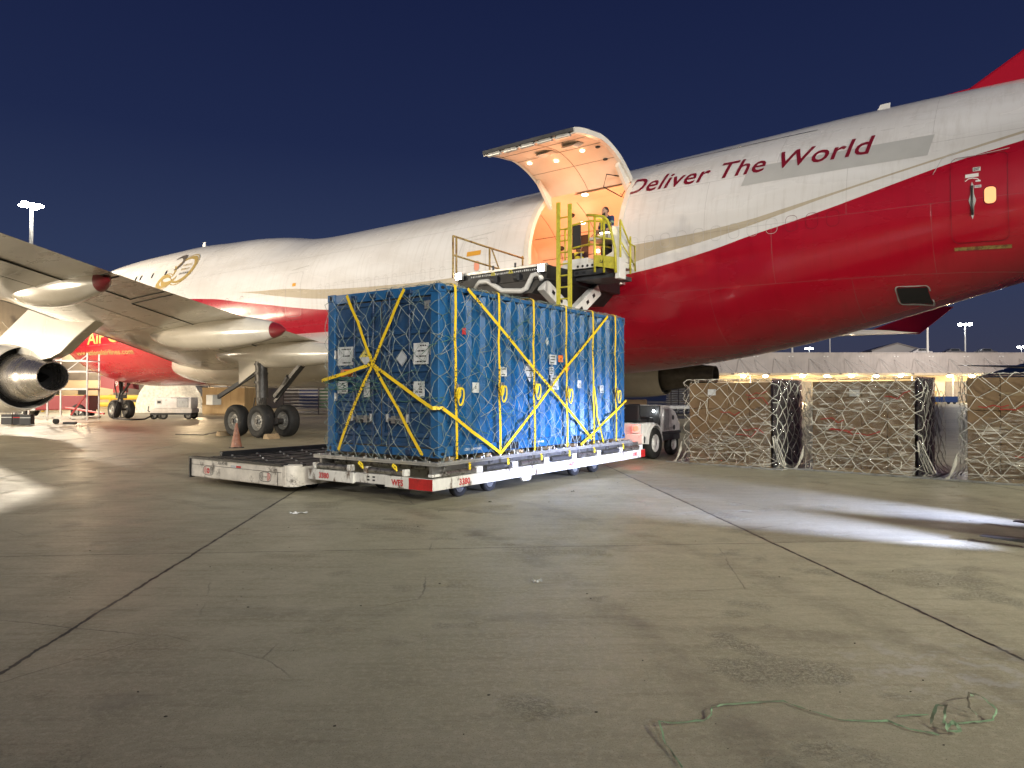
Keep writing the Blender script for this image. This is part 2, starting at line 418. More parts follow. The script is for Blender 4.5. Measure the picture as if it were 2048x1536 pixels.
# grit scattered on the slabs
rn = random.Random(42); t = MB()
for k in range(130):
    Z_ = 2.6+13*rn.random()**1.6; x = (rn.random()-.5)*1.3*Z_; s_ = rn.uniform(.002,.007)
    a = rn.random()*6.28; c_, q_ = math.cos(a), math.sin(a)
    t.prism([(x+c_*s_*1.6, Z_+q_*s_, .0), (x-q_*s_, Z_+c_*s_*.8, .0), (x-c_*s_*1.4, Z_-q_*s_, .0), (x+q_*s_, Z_-c_*s_, .0)], (0,0,s_*.6))
mk('grit', (.05,.042,.035), .8)
tag(t.build('grit', 'grit'), 'dark grit and small chips scattered over the near concrete', 'grit', kind='stuff')

# ------------------------------------------------------------------ freight aircraft
T = [ (1.1,.05,5.2,5.25,5.15),(1.35,.75,5.2,5.85,4.75),(1.9,1.35,5.2,6.6,4.4),(2.9,1.95,5.25,7.55,4.0),(4.3,2.42,5.3,8.75,3.5),(5.7,2.72,5.35,9.58,3.0),
 (7.7,2.98,5.4,9.97,2.55),(10,3.17,5.5,10.12,2.26),(13,3.25,5.6,10.2,2.15),(18,3.25,5.6,10.2,2.15),(20,3.25,5.6,10.15,2.15),(22,3.25,5.6,10.02,2.15),
 (24.5,3.25,5.6,9.9,2.15),(27,3.25,5.65,9.62,2.15),(29,3.25,5.7,9.3,2.15),(31,3.25,5.7,9.2,2.15),(36,3.25,5.75,9.2,2.2),(41,3.25,5.8,9.26,2.2),(45,3.25,5.85,9.33,2.32),
 (48,3.22,5.9,9.42,2.56),(51,3.15,5.95,9.52,3.0),(54,3.0,6.1,9.62,3.68),(57,2.75,6.35,9.65,4.5),(60,2.35,6.75,9.6,5.25),(63,1.9,7.15,9.4,6.0),(66,1.3,7.5,9.0,6.75),(68.6,.35,7.9,8.3,7.55)]
_SS = [1.1,1.2,1.35,1.6,1.9,2.3]+[2.9+.7*i for i in range(0,15)]+[13.5+1.0*i for i in range(0,30)]+[43.0,43.8,44.6,45.5,46.4,47.25,48.0]+[49+1.0*i for i in range(0,20)]+[68.6]
def _smooth(i):
    xs = [t[0] for t in T]; ys = [t[i] for t in T]; n = len(xs)   # monotone cubic
    d = [(ys[k+1]-ys[k])/(xs[k+1]-xs[k]) for k in range(n-1)]
    mt = [d[0]]+[0 if d[k-1]*d[k] <= 0 else 2/(1/d[k-1]+1/d[k]) for k in range(1, n-1)]+[d[-1]]
    def f(x):
        x = min(max(x, xs[0]), xs[-1])
        for k in range(n-1):
            if x <= xs[k+1]:
                h = xs[k+1]-xs[k]; t = (x-xs[k])/h
                return (2*t**3-3*t*t+1)*ys[k]+(t**3-2*t*t+t)*h*mt[k]+(-2*t**3+3*t*t)*ys[k+1]+(t**3-t*t)*h*mt[k+1]
    return f
fW, fC, fT, fB = _smooth(1), _smooth(2), _smooth(3), _smooth(4)
def hw(s, z):
    w_, zc, zt, zb = fW(s), fC(s), fT(s), fB(s)
    if z < zc: return w_*math.sqrt(max(0, 1-((zc-z)/(zc-zb))**2))
    h1 = min(zt-zc, w_*1.02)
    a = w_*math.sqrt(max(0, 1-((z-zc)/h1)**2))
    hump = min(1, max(0, (zt-zc-h1)/1.3))
    if hump <= .02: return a
    c2 = zt-2.6; b = w_*.80*math.sqrt(max(0, 1-((z-c2)/2.6)**2))
    return min(w_, (a**8+b**8)**.125)
def fp(s, z, off=0.0, side=-1):
    """point on the port skin, pushed out along the section normal"""
    y = hw(s, z); dz = .03
    d = (hw(s, z+dz)-hw(s, z-dz))/(2*dz); n = Vector((0, 1, -d)).normalized()
    return Vector((s, side*(y+off*n.y), z+off*n.z))
air = empty('cargo_aircraft', AW(0, 0, 0), AROT, 'huge white and red four engined cargo jet with its side cargo door open', 'aircraft')

def livery():
    m = bpy.data.materials.new('aircraft_livery'); m.use_nodes = True
    nt = m.node_tree; b = nt.nodes['Principled BSDF']; L = nt.links; N = nt.nodes.new
    tc = N('ShaderNodeTexCoord'); sx = N('ShaderNodeSeparateXYZ'); L.new(tc.outputs['Object'], sx.inputs[0])
    dv = N('ShaderNodeMath'); dv.operation = 'DIVIDE'; L.new(sx.outputs[0], dv.inputs[0]); dv.inputs[1].default_value = 70
    zz = N('ShaderNodeMath'); zz.operation = 'DIVIDE'; L.new(sx.outputs[2], zz.inputs[0]); zz.inputs[1].default_value = 12
    def below(tab):
        fc = N('ShaderNodeFloatCurve'); cv = fc.mapping.curves[0]
        fc.mapping.use_clip = False
        pts = [(0, tab[0][1]/12)]+[(a/70, z/12) for a, z in tab]+[(1, tab[-1][1]/12)]
        cv.points[0].location = pts[0]; cv.points[1].location = pts[-1]
        for p in pts[1:-1]: cv.points.new(*p)
        fc.mapping.update(); L.new(dv.outputs[0], fc.inputs[1])
        lt = N('ShaderNodeMath'); lt.operation = 'LESS_THAN'; L.new(zz.outputs[0], lt.inputs[0]); L.new(fc.outputs[0], lt.inputs[1]); return lt.outputs[0]
    red = below([(3,4.9),(10,5.9),(18,6.7),(24,6.42),(26.75,6.05),(29.2,5.72),(31.4,5.42),(34,5.16),(38,5.02),(43,5.06),(47.56,5.29),(49.82,5.63),(51.24,5.96),(52.53,6.24),(53.74,6.54),(54.85,6.84),(55.9,7.12),(57.2,7.40),(60,8.0)])
    tlo = below([(22,6.95),(27.1,6.47),(30,6.05),(32.8,5.72),(38,5.40),(43,5.42),(47.6,5.60),(48.3,5.73),(49.8,5.95),(51.2,6.23),(52,6.42),(53,6.67),(54.84,7.08),(57.2,7.58),(60,8.2)])
    thi = below([(22,6.95),(27.1,6.50),(30.7,6.33),(32.8,6.12),(36.5,5.93),(40,5.86),(43.7,5.98),(47.6,6.13),(48.8,6.19),(49.8,6.25),(51.2,6.40),(52,6.55),(53,6.745),(54.84,7.13),(57.2,7.65),(60,8.28)])
    n = N('ShaderNodeTexNoise'); n.inputs['Scale'].default_value = .6; n.inputs['Detail'].default_value = 8
    ms = N('ShaderNodeMapping'); ms.inputs['Scale'].default_value = (.6, 1, 2.2); L.new(tc.outputs['Object'], ms.inputs[0]); L.new(ms.outputs[0], n.inputs['Vector'])
    def mix(f, a, c):
        x = N('ShaderNodeMix'); x.data_type = 'RGBA'; L.new(f, x.inputs[0])
        for i, q in ((6, a), (7, c)):
            if isinstance(q, tuple): x.inputs[i].default_value = (*q, 1)
            else: L.new(q, x.inputs[i])
        return x.outputs[2]
    mr = N('ShaderNodeMapRange'); mr.inputs[1].default_value = .35; mr.inputs[2].default_value = .7; L.new(n.outputs[0], mr.inputs[0])
    white = mix(mr.outputs[0], (.74,.72,.69), (.64,.61,.57))
    n4 = N('ShaderNodeTexNoise'); n4.inputs['Scale'].default_value = 1.0; n4.inputs['Detail'].default_value = 7; n4.inputs['Roughness'].default_value = .7
    m4 = N('ShaderNodeMapping'); m4.inputs['Scale'].default_value = (5.5, 1, .45); L.new(tc.outputs['Object'], m4.inputs[0]); L.new(m4.outputs[0], n4.inputs['Vector'])
    r4 = N('ShaderNodeMapRange'); r4.inputs[1].default_value = .50; r4.inputs[2].default_value = .75; r4.inputs[4].default_value = .45; L.new(n4.outputs[0], r4.inputs[0])
    # skin panel seams: rings every 2.5 m and a few long laps
    br = N('ShaderNodeTexBrick'); br.inputs['Scale'].default_value = 1; br.inputs['Brick Width'].default_value = 3.7; br.inputs['Row Height'].default_value = 1.55; br.inputs['Mortar Size'].default_value = .006; br.inputs['Mortar Smooth'].default_value = .4
    cx = N('ShaderNodeCombineXYZ'); L.new(sx.outputs[0], cx.inputs[0]); L.new(sx.outputs[2], cx.inputs[1]); L.new(cx.outputs[0], br.inputs['Vector'])
    c = mix(thi, white, (.47,.40,.29)); c = mix(tlo, c, white); c = mix(red, c, (.36,.004,.016))
    c = mix(r4.outputs[0], c, (.36,.31,.27)) if False else c
    gm = N('ShaderNodeMix'); gm.data_type = 'RGBA'; gm.blend_type = 'MULTIPLY'; L.new(r4.outputs[0], gm.inputs[0]); L.new(c, gm.inputs[6]); gm.inputs[7].default_value = (.66,.62,.57,1); c = gm.outputs[2]
    sm = N('ShaderNodeMath'); sm.operation = 'MULTIPLY'; L.new(br.outputs['Fac'], sm.inputs[0]); sm.inputs[1].default_value = .42
    c = mix(sm.outputs[0], c, (.18,.15,.13)); L.new(c, b.inputs['Base Color'])
    ro = N('ShaderNodeMapRange'); ro.inputs[1].default_value = .3; ro.inputs[2].default_value = .7; ro.inputs[3].default_value = .20; ro.inputs[4].default_value = .34; L.new(n.outputs[0], ro.inputs[0]); L.new(ro.outputs[0], b.inputs['Roughness'])
    b.inputs['Coat Weight'].default_value = .5; b.inputs['Coat Roughness'].default_value = .12
    n2 = N('ShaderNodeTexNoise'); n2.inputs['Scale'].default_value = 1.3; n2.inputs['Detail'].default_value = 0; L.new(tc.outputs['Object'], n2.inputs['Vector'])
    bp = N('ShaderNodeBump'); bp.inputs['Strength'].default_value = .3; bp.inputs['Distance'].default_value = .020; L.new(n2.outputs[0], bp.inputs['Height'])
    bp2 = N('ShaderNodeBump'); bp2.invert = True; bp2.inputs['Strength'].default_value = .4; bp2.inputs['Distance'].default_value = .01; L.new(br.outputs['Fac'], bp2.inputs['Height']); L.new(bp.outputs[0], bp2.inputs['Normal'])
    L.new(bp2.outputs[0], b.inputs['Normal']); L.new(bp.outputs[0], b.inputs['Coat Normal'])
    return m
MM['livery'] = livery()
mk('wing_skin', (.66,.62,.54), .28, var=.10, vscale=1.2, coat=.4, dirt=(.22,.19,.15), dscale=1.5, dlo=.58, dhi=.75, stretch=(.4,1,1))
mk('wing_white', (.70,.65,.56), .24, var=.07, vscale=1.5, coat=.6)
mk('bare_metal', (.80,.79,.77), .16, .95, var=.1, vscale=3, bump=.1, bscale=3)
mk('nozzle_metal', (.62,.58,.54), .26, .95, var=.15, vscale=2.2, stretch=(2,1,1))
mk('hot_dark', (.010,.009,.009), .6)
mk('nozzle_dark', (.13,.115,.10), .4, .6, var=.25, vscale=2)
mk('emblem_dark', (.10,.085,.07), .4)
mk('decal_amber', (.60,.33,.06), .4, coat=.3)
mk('tail_red', (.40,.006,.02), .3, coat=.5)
mk('liner', (.74,.62,.50), .5, var=.06, vscale=1.2)
mk('liner_line', (.16,.10,.07), .6)

def zrows(s):
    zb, zt = fB(s), fT(s); h = zt-zb
    f1, f2 = zb+.42*h, zb+.88*h
    t = max(0, min(1, (s-30)/10, (62-s)/5)) if s < 62 else 0
    k1, k2 = lerp(f1, 5.08, t), lerp(f2, 8.42, t)
    rows = [zb+(k1-zb)*(1-math.cos(math.pi/2*i/12)) for i in range(12)]
    rows += [k1+(k2-k1)*i/12 for i in range(12)]
    rows += [zt-(zt-k2)*(1-math.sin(math.pi/2*i/6)) for i in range(6)]+[zt]
    return rows
fus = MB(); ring = []
for s in _SS:
    zs = zrows(s); pts = [(s, -hw(s, z), z) for z in zs]+[(s, hw(s, z), z) for z in zs[-2:0:-1]]
    ring.append(len(fus.v)); fus.v += pts
nr = len(zrows(10)); nn = 2*nr-2
for k in range(len(_SS)-1):
    for i in range(nn):
        if 43.79 < _SS[k] and _SS[k+1] < 47.26 and 12 <= i < 24: continue      # the open cargo doorway
        fus.f.append([ring[k]+i, ring[k]+(i+1) % nn, ring[k+1]+(i+1) % nn, ring[k+1]+i]); fus.mi.append(0)
fus.build('fuselage', 'livery', air, smooth=True)
# wing body fairing
fb = MB(); nS = 40; nA = 40
for k in range(nS+1):
    u = k/nS; s = 16.2+27.0*u; f = max(0, 1-abs(2*u-1)**3.2)**.55
    for i in range(nA):
        a = 2*math.pi*i/nA; c, d = math.cos(a), math.sin(a)
        e = .78; y = 3.62*f*(abs(c)**e)*(1 if c > 0 else -1); z = 3.35+1.42*f*(abs(d)**e)*(1 if d > 0 else -1)
        fb.v.append((s, y, z))
for k in range(nS):
    for i in range(nA): fb.f.append([k*nA+i, k*nA+(i+1) % nA, (k+1)*nA+(i+1) % nA, (k+1)*nA+i]); fb.mi.append(0)
fb.build('wing_fairing', 'wing_white', air, smooth=True)

# cargo bay lining, seen through the doorway
ln_ = MB(); A = 20
ss = [40, 42, 43.62, 43.8]+[43.8+3.45*i/6 for i in range(1, 7)]+[47.43, 49, 52]
def inner(s, k):
    z = 5.02+(8.98-5.02)*(1-math.cos(math.pi*k/A))/2 if False else 5.02+(fT(s)-.22-5.02)*math.sin(math.pi/2*k/A)
    return z, max(0.0, hw(s, z)-.14)
for s in ss:
    for k in range(A+1): z, y = inner(s, k); ln_.v.append((s, -y, z))
    for k in range(A-1, -1, -1): z, y = inner(s, k); ln_.v.append((s, y, z))
q = 2*A+1
for k in range(len(ss)-1):
    for i in range(2*A):
        if 43.7 < ss[k] and ss[k+1] < 47.4 and ln_.v[k*q+i][1] < 0 and ln_.v[k*q+i+1][2] < 8.5: continue
        ln_.f.append([k*q+i, k*q+i+1, (k+1)*q+i+1, (k+1)*q+i]); ln_.mi.append(0)
ln_.add([(40,-3.05,5.02),(48,-3.0,5.02),(52,-2.7,5.02),(52,2.7,5.02),(48,3.0,5.02),(40,3.05,5.02)], [(0,1,2,3,4,5)])
for s in (40, 52): ln_.add([(s, -inner(s,k)[1], inner(s,k)[0]) for k in range(A+1)]+[(s, inner(s,k)[1], inner(s,k)[0]) for k in range(A-1,-1,-1)], [tuple(range(2*A+1))])
ln_.build('cargo_bay_lining', 'liner', air, smooth='auto')
# seams and fittings of the lining on the far wall
for zz in (6.3, 7.4, 8.2):
    t = MB(); t.tube([(s, hw(s, zz)-.155, zz) for s in (40.2, 44, 48, 51.8)], .012, 4); t.build('lining_seam', 'liner_line', air)
for s in (41.2, 43.1, 45.0, 46.9, 48.8):
    t = MB(); t.tube([(s, inner(s,k)[1]-.015, inner(s,k)[0]) for k in range(1, A)], .010, 4); t.build('lining_seam', 'liner_line', air)
for s, z in ((41.3,7.75),(43.6,8.0),(46.0,8.2),(40.6,6.9),(42.5,8.75)):
    t = MB(); t.ell((s, hw(s, z)-.2, z), (.15,.1,.10), 10, 6); t.build('lining_fitting', 'black', air, smooth=True)
t = MB(); t.box(42.2, 42.75, 2.3, 2.36, 7.0, 8.1); t.build('lining_panel', 'black', air)
# doorway frame
t = MB(); zs = [5.05+(8.42-5.05)*i/14 for i in range(15)]
for s0_, s1_ in ((43.66, 43.86), (47.2, 47.36)):
    pts = []
    for z in zs:
        pts += [fp(s0_, z, .02), fp(s1_, z, .02), fp(s1_, z, -.13), fp(s0_, z, -.13)]
    t.add(pts, [(4*k+i, 4*k+(i+1) % 4, 4*k+4+(i+1) % 4, 4*k+4+i) for k in range(14) for i in range(4)])
t.build('doorway_frame', 'wing_white', air, smooth='auto')
t = MB(); t.box(43.6, 47.4, -3.3, -3.0, 4.98, 5.08); t.build('door_sill', 'alu', air)
# the open cargo door: the skin arc swung up about its hinge
hz = 8.44; hy = -hw(45.5, hz)
dp = []
ND = 16
for i in range(ND+1):
    z = hz-(hz-5.08)*i/ND; y = -hw(45.5, z); dp.append((y-hy, z-hz))
ANG = R(-84)
def rot(y, z): return (y*math.cos(ANG)-z*math.sin(ANG), y*math.sin(ANG)+z*math.cos(ANG))
def doorpt(s, i, off):
    y, z = dp[i]
    y2, z2 = dp[min(i+1, ND)]; y1, z1 = dp[max(i-1, 0)]; tx, tz = y2-y1, z2-z1; l = math.hypot(tx, tz)
    ny, nz = tz/l, -tx/l            # outward when closed (towards -y)
    if ny > 0: ny, nz = -ny, -nz
    yy, zz_ = rot(y+ny*off, z+nz*off)
    return Vector((s, hy+yy-.02, hz+zz_+.05))
door_skin = MB(); door_in = MB(); S4 = [43.86, 45.0, 46.1, 47.19]
for mb_, off in ((door_skin, 0.0), (door_in, -.16)):
    for s in S4:
        for i in range(ND+1): mb_.v.append(tuple(doorpt(s, i, off)))
    for a in range(3):
        for i in range(ND): mb_.f.append([a*(ND+1)+i, a*(ND+1)+i+1, (a+1)*(ND+1)+i+1, (a+1)*(ND+1)+i]); mb_.mi.append(0)
MM['door_white'] = mat('door_white', (.70,.68,.64), .3, coat=.4)
dk = door_skin.build('cargo_door', 'door_white', air, smooth=True)
door_in.build('door_lining', 'liner', dk, smooth=True)
e = MB()
for s in (43.86, 47.19):
    for i in range(ND):
        e.add([doorpt(s,i,.0), doorpt(s,i+1,.0), doorpt(s,i+1,-.16), doorpt(s,i,-.16)], [(0,1,2,3)])
        sg = 1 if s < 45 else -1
        e.add([doorpt(s,i,-.16), doorpt(s,i+1,-.16), doorpt(s+sg*.12,i+1,-.175), doorpt(s+sg*.12,i,-.175)], [(0,1,2,3)])
for i in (0, ND): e.add([doorpt(43.86,i,0), doorpt(47.19,i,0), doorpt(47.19,i,-.16), doorpt(43.86,i,-.16)], [(0,1,2,3)])
e.build('door_edge', 'wing_skin', dk)
for k in range(5):
    s = 44.1+.62*k; t = MB(); a = doorpt(s, ND, -.12); b_ = doorpt(s+.42, ND, -.12)
    t.bar(a, b_, .10, .12); t.cyl(a+Vector((-.04,0,-.06)), a+Vector((.46,0,-.06)), .05, n=10); t.build('door_latch', 'alu', dk, bevel=.01)
t = MB(); t.bar(doorpt(43.9,ND,-.07), doorpt(47.15,ND,-.07), .16, .10); t.build('latch_beam', 'dark_grey', dk)
for s in (44.0, 47.0):
    t = MB(); p = doorpt(s, 0, -.16); q_ = doorpt(s, 3, -.17)
    t.prism([p+Vector((0,0,.02)), q_, q_+Vector((0,-.05,-.14)), p+Vector((0,.05,-.42))], (.13,0,0)); t.build('hinge_arm', 'wing_white', dk, bevel=.015)
t = MB(); t.tube([doorpt(46.9,1,-.2), doorpt(46.6,2,-.32), doorpt(46.5,2,-.55)+Vector((0,.1,-.2)), doorpt(46.8,0,-.3)+Vector((0,.15,-.3)), (47.05,hy-.05,hz-.1)], .02, 6); t.build('door_cable', 'black', dk, smooth=True)
for s, i in ((44.9, 8), (46.0, 9)):
    t = MB(); p = doorpt(s, i, -.17); q_ = doorpt(s, i+2, -.17); n_ = (doorpt(s, i, -.40)-p)
    t.prism([p, doorpt(s+.62, i, -.17), doorpt(s+.5, i+1, -.30), doorpt(s+.1, i+1, -.30)], (q_-p)*.8); t.build('door_actuator_cover', 'wing_white', dk, bevel=.015)
MM['lampglow'] = mat('lamp_glow', (1,.9,.7), .5, emit=(1.0,.80,.50), estr=14)
for s, i in ((44.3, 7), (45.2, 6), (46.3, 7)):
    t = MB(); p = doorpt(s, i, -.175); t.ell(p, (.07,.07,.03), 10, 6); t.build('door_light', 'lampglow', dk, smooth=True)
for zf in (4, 8, 12):
    t = MB(); t.tube([doorpt(43.95, zf, -.165), doorpt(47.1, zf, -.165)], .006, 4); t.build('door_seam', 'liner_line', dk)
t = MB(); t.tube([doorpt(45.6, i, -.165) for i in range(ND+1)], .006, 4); t.build('door_seam', 'liner_line', dk)
for s, i in ((46.85, 7), (46.75, 4)):
    t = MB(); p = doorpt(s, i, -.17); t.ell(p, (.09,.07,.04), 8, 5); t.build('door_port', 'black', dk)
# lights in the bay
for s, y, z in ((44.6,-.9,8.7),(46.6,-.9,8.75),(43.2,1.2,8.3),(48.6,.3,8.6)):
    t = MB(); t.ell((s, y, z), (.12,.12,.05), 10, 6); t.build('bay_lamp', 'lampglow', air, smooth=True)
lamp('bay_light', 'POINT', AW(45.2, -.3, 7.3), 230, (1.0,.40,.20), size=.5)
lamp('bay_light', 'POINT', AW(48.6, .3, 7.6), 140, (1.0,.40,.20), size=.5)
lamp('bay_light', 'POINT', AW(42.2, .3, 7.6), 140, (1.0,.40,.20), size=.5)
lamp('door_down_light', 'POINT', AW(45.5, -3.9, 7.5), 110, (1.0,.55,.32), size=.5)

# decals, windows, doors on the skin
def ring_outline(s0_, s1_, z0, z1, r, wd, name, m, parent=air, fillm=None, off=.008, closed=True):
    def pts(g):
        out = []
        for cx_, cz_, a0 in ((s1_-r, z1-r, 0), (s0_+r, z1-r, 90), (s0_+r, z0+r, 180), (s1_-r, z0+r, 270)):
            for i in range(5):
                a = R(a0+i*22.5); out.append((cx_+math.cos(a)*(r+g), cz_+math.sin(a)*(r+g)))
        res = []
        for k in range(len(out)):
            p, q_ = out[k], out[(k+1) % len(out)]; n_ = max(1, int(math.hypot(q_[0]-p[0], q_[1]-p[1])/.15))
            res += [(lerp(p[0],q_[0],i/n_), lerp(p[1],q_[1],i/n_)) for i in range(n_)]
        return res
    po = pts(0)
    cs = sum(p[0] for p in po)/len(po); cz = sum(p[1] for p in po)/len(po)
    def inset(p):
        dx, dz = cs-p[0], cz-p[1]; l = math.hypot(dx, dz); return (p[0]+dx/l*wd, p[1]+dz/l*wd)
    t = MB(); n_ = len(po)
    t.add([fp(*p, off) for p in po]+[fp(*inset(p), off) for p in po], [(i, (i+1) % n_, n_+(i+1) % n_, n_+i) for i in range(n_)])
    o = t.build(name, m, parent)
    if fillm:
        t = MB(); t.add([fp(*inset(p), off-.003) for p in po]+[fp(cs, cz, off-.003)], [(i, (i+1) % n_, n_) for i in range(n_)]); t.build(fillm[0], fillm[1], o)
    return o
def rect_decal(s0_, s1_, z0, z1, name, m, parent=air, off=.006, skew=0.0):
    ns = max(2, int((s1_-s0_)/.25)); nz = max(1, int((z1-z0)/.15)+1); t = MB()
    for i in range(ns+1):
        for j in range(nz+1):
            z = lerp(z0, z1, j/nz); t.v.append(tuple(fp(lerp(s0_, s1_, i/ns)+skew*j/nz, z, off)))
    for i in range(ns):
        for j in range(nz): t.f.append([i*(nz+1)+j, (i+1)*(nz+1)+j, (i+1)*(nz+1)+j+1, i*(nz+1)+j+1]); t.mi.append(0)
    return t.build(name, m, parent)
def line_decal(pts, wd, name, m, parent=air, off=.008):
    out = []
    for p, q_ in zip(pts, pts[1:]):
        n_ = max(1, int(math.hypot(q_[0]-p[0], q_[1]-p[1])/.2)); out += [(lerp(p[0],q_[0],i/n_), lerp(p[1],q_[1],i/n_)) for i in range(n_)]
    out.append(pts[-1]); t = MB()
    for k, p in enumerate(out):
        a = out[max(k-1,0)]; b_ = out[min(k+1,len(out)-1)]; dx, dz = b_[0]-a[0], b_[1]-a[1]; l = math.hypot(dx, dz); nx, nz = -dz/l*wd/2, dx/l*wd/2
        t.v += [tuple(fp(p[0]+nx, p[1]+nz, off)), tuple(fp(p[0]-nx, p[1]-nz, off))]
    for k in range(len(out)-1): t.f.append([2*k,2*k+1,2*k+3,2*k+2]); t.mi.append(0)
    return t.build(name, m, parent)
for k in range(15): s = 32.83+.508*k; ring_outline(s-.14, s+.14, 5.92, 6.32, .11, .010, 'window_plug', 'decal_line')
for k in range(12):
    s = 47.75+.508*k; ring_outline(s-.15, s+.15, 5.94, 6.36, .12, .010, 'window_plug', 'decal_line' if k < 9 else 'decal_redline')
for s in (25.6, 26.9, 28.4, 28.95): ring_outline(s-.14, s+.14, 5.92, 6.32, .11, .014, 'window_plug', 'decal_redline' if s < 27 else 'decal_line')
# upper deck windows
for s in (14.6, 15.2, 16.6, 19.05-.9):
    ring_outline(s-.12, s+.12, 8.25, 8.62, .1, .03, 'upper_deck_window', 'decal_line', fillm=('window_glass', 'glass_dark'))
ring_outline(16.95, 17.85, 7.5, 9.0, .15, .015, 'upper_deck_door', 'decal_line')
for k in range(6): s = 18.7+.45*k; ring_outline(s-.12, s+.12, 8.25, 8.62, .1, .008, 'window_plug', 'decal_grey')
for s in (2.9,3.7): ring_outline(s, s+.6, 6.95 if s < 3 else 7.6, 7.3 if s < 3 else 8.0, .08, .04, 'cockpit_window', 'decal_line', fillm=('window_glass', 'glass_dark'))
# passenger style doors
def side_door(s0_, lm, win=True):
    d = ring_outline(s0_, s0_+1.08, 5.18, 7.10, .14, .014, 'side_door', lm)
    return d
d3 = ring_outline(30.36, 31.46, 5.08, 7.06, .14, .014, 'side_door', 'decal_line')
line_decal([(30.5,7.2),(31.7,7.3)], .03, 'door_gutter', 'decal_line', d3); line_decal([(30.15,5.5),(30.35,4.95),(31.5,4.95),(31.6,5.4)], .02, 'escape_slide_cover', 'decal_redline', d3)
rect_decal(30.85, 31.1, 6.42, 6.56, 'orange_placard', 'decal_orange', d3)
d4 = ring_outline(40.9, 42.0, 5.16, 7.16, .14, .014, 'side_door', 'decal_line')
line_decal([(40.7,6.6),(40.85,7.25),(42.2,7.35)], .02, 'door_gutter', 'decal_line', d4)
rect_decal(41.1, 41.75, 6.55, 6.72, 'orange_placard', 'decal_orange', d4)
MM['lit_window'] = mat('lit_window', (.9,.5,.25), .3, emit=(1.0,.36,.12), estr=.85)
MM['dim_window'] = mat('dim_window', (.5,.2,.12), .3, emit=(.75,.16,.07), estr=.35)
ring_outline(41.45, 41.72, 5.98, 6.36, .11, .02, 'door_window', 'decal_line', d4, fillm=('window_glass', 'dim_window'))
d5 = ring_outline(55.9, 57.02, 5.25, 7.22, .14, .013, 'side_door', 'decal_redline')
line_decal([(55.55,6.9),(55.72,7.25),(56.1,7.4)], .015, 'door_gutter', 'decal_line', d5); line_decal([(55.95,7.17),(57.05,7.28)], .016, 'door_gutter', 'decal_line', d5)
ring_outline(56.55, 56.81, 6.03, 6.45, .1, .022, 'door_window', 'decal_redline', d5, fillm=('window_glass', 'lit_window'))
rect_decal(55.93, 57.05, 5.10, 5.17, 'scuff_plate', 'rail_rust', d5, off=.012)
for q_, zz in ((rect_decal(56.35,56.50,6.83,6.92,'exit_sign','decal_white',d5), 0), (rect_decal(56.2,56.46,6.70,6.78,'placard','decal_white',d5), 0), (rect_decal(56.38,56.51,6.44,6.50,'open_sign','decal_white',d5), 0)): pass
text_on('EXIT', .085, lambda u, v: fp(56.365+u, 6.845+v, .012), 'exit_lettering', 'decal_black', d5, bold=.003, width=.12)
text_on('OPEN', .055, lambda u, v: fp(56.387+u, 6.452+v, .012), 'open_lettering', 'decal_black', d5, bold=.001, width=.11)
line_decal([(56.2,6.62),(56.26,6.67),(56.34,6.68),(56.44,6.65),(56.48,6.60)], .02, 'arrow', 'decal_white', d5)
line_decal([(56.40,6.60),(56.50,6.595)], .035, 'arrow', 'decal_white', d5)
hp = [(56.26,6.16),(56.30,6.30),(56.31,6.52),(56.33,6.60),(56.36,6.52),(56.37,6.30),(56.41,6.16),(56.37,6.02),(56.36,5.82),(56.33,5.74),(56.31,5.82),(56.30,6.02)]
t = MB(); t.add([fp(a, b_, .010) for a, b_ in hp]+[fp(56.335, 6.16, .012)], [(i, (i+1) % 12, 12) for i in range(12)]); t.build('handle_recess', 'decal_grey', d5)
t = MB(); t.tube([fp(56.335, 5.84, .02), fp(56.335, 6.0, .03), fp(56.335, 6.3, .03), fp(56.335, 6.5, .02)], .022, 6); t.build('door_handle', 'gear_steel', d5, smooth=True)
rect_decal(57.36, 57.8, 6.52, 6.74, 'placard', 'decal_white')
rect_decal(50.92, 55.42, 7.42, 7.99, 'grey_paint_patch', 'decal_grey', off=.004, skew=.12)
def tl(u, v):
    s = 47.22+u; return fp(s, 7.84-.012*u+v, .012)
text_on('Deliver The World', .80, tl, 'slogan_lettering', 'decal_text_red', air, shear=.17, bold=.008, width=6.98, sub=.12, spacing=1.04)
# gold anniversary emblem
def ell_line(c, rx, rz_, a0, a1, tilt, w0, w1, m='decal_gold', n_=36, name='emblem_stroke'):
    pts = []
    for i in range(n_+1):
        a = R(lerp(a0, a1, i/n_)); x, z = rx*math.cos(a), rz_*math.sin(a); x += z*tilt; pts.append((c[0]+x, c[1]+z))
    t = MB()
    for k, p in enumerate(pts):
        a = pts[max(k-1,0)]; b_ = pts[min(k+1,n_)]; dx, dz = b_[0]-a[0], b_[1]-a[1]; l = math.hypot(dx, dz); ww = lerp(w0, w1, math.sin(math.pi*k/n_))
        nx, nz = -dz/l*ww/2, dx/l*ww/2; t.v += [tuple(fp(p[0]+nx, p[1]+nz, .015)), tuple(fp(p[0]-nx, p[1]-nz, .015))]
    for k in range(n_): t.f.append([2*k,2*k+1,2*k+3,2*k+2]); t.mi.append(0)
    return t.build(name, m, air)
ell_line((20.0,8.42), .98, .70, -140, 158, .32, .05, .24)
ell_line((20.0,8.42), 1.16, .86, -140, 120, .32, .03, .06)
ell_line((18.42,7.86), .62, .32, 20, 320, .25, .05, .26)
ell_line((18.42,7.86), .80, .46, 40, 330, .25, .03, .06)
ell_line((18.95,8.90), .60, .40, -80, 140, .25, .06, .28, 'emblem_dark')
ell_line((18.85,8.20), .78, .52, -165, -10, .25, .06, .30)
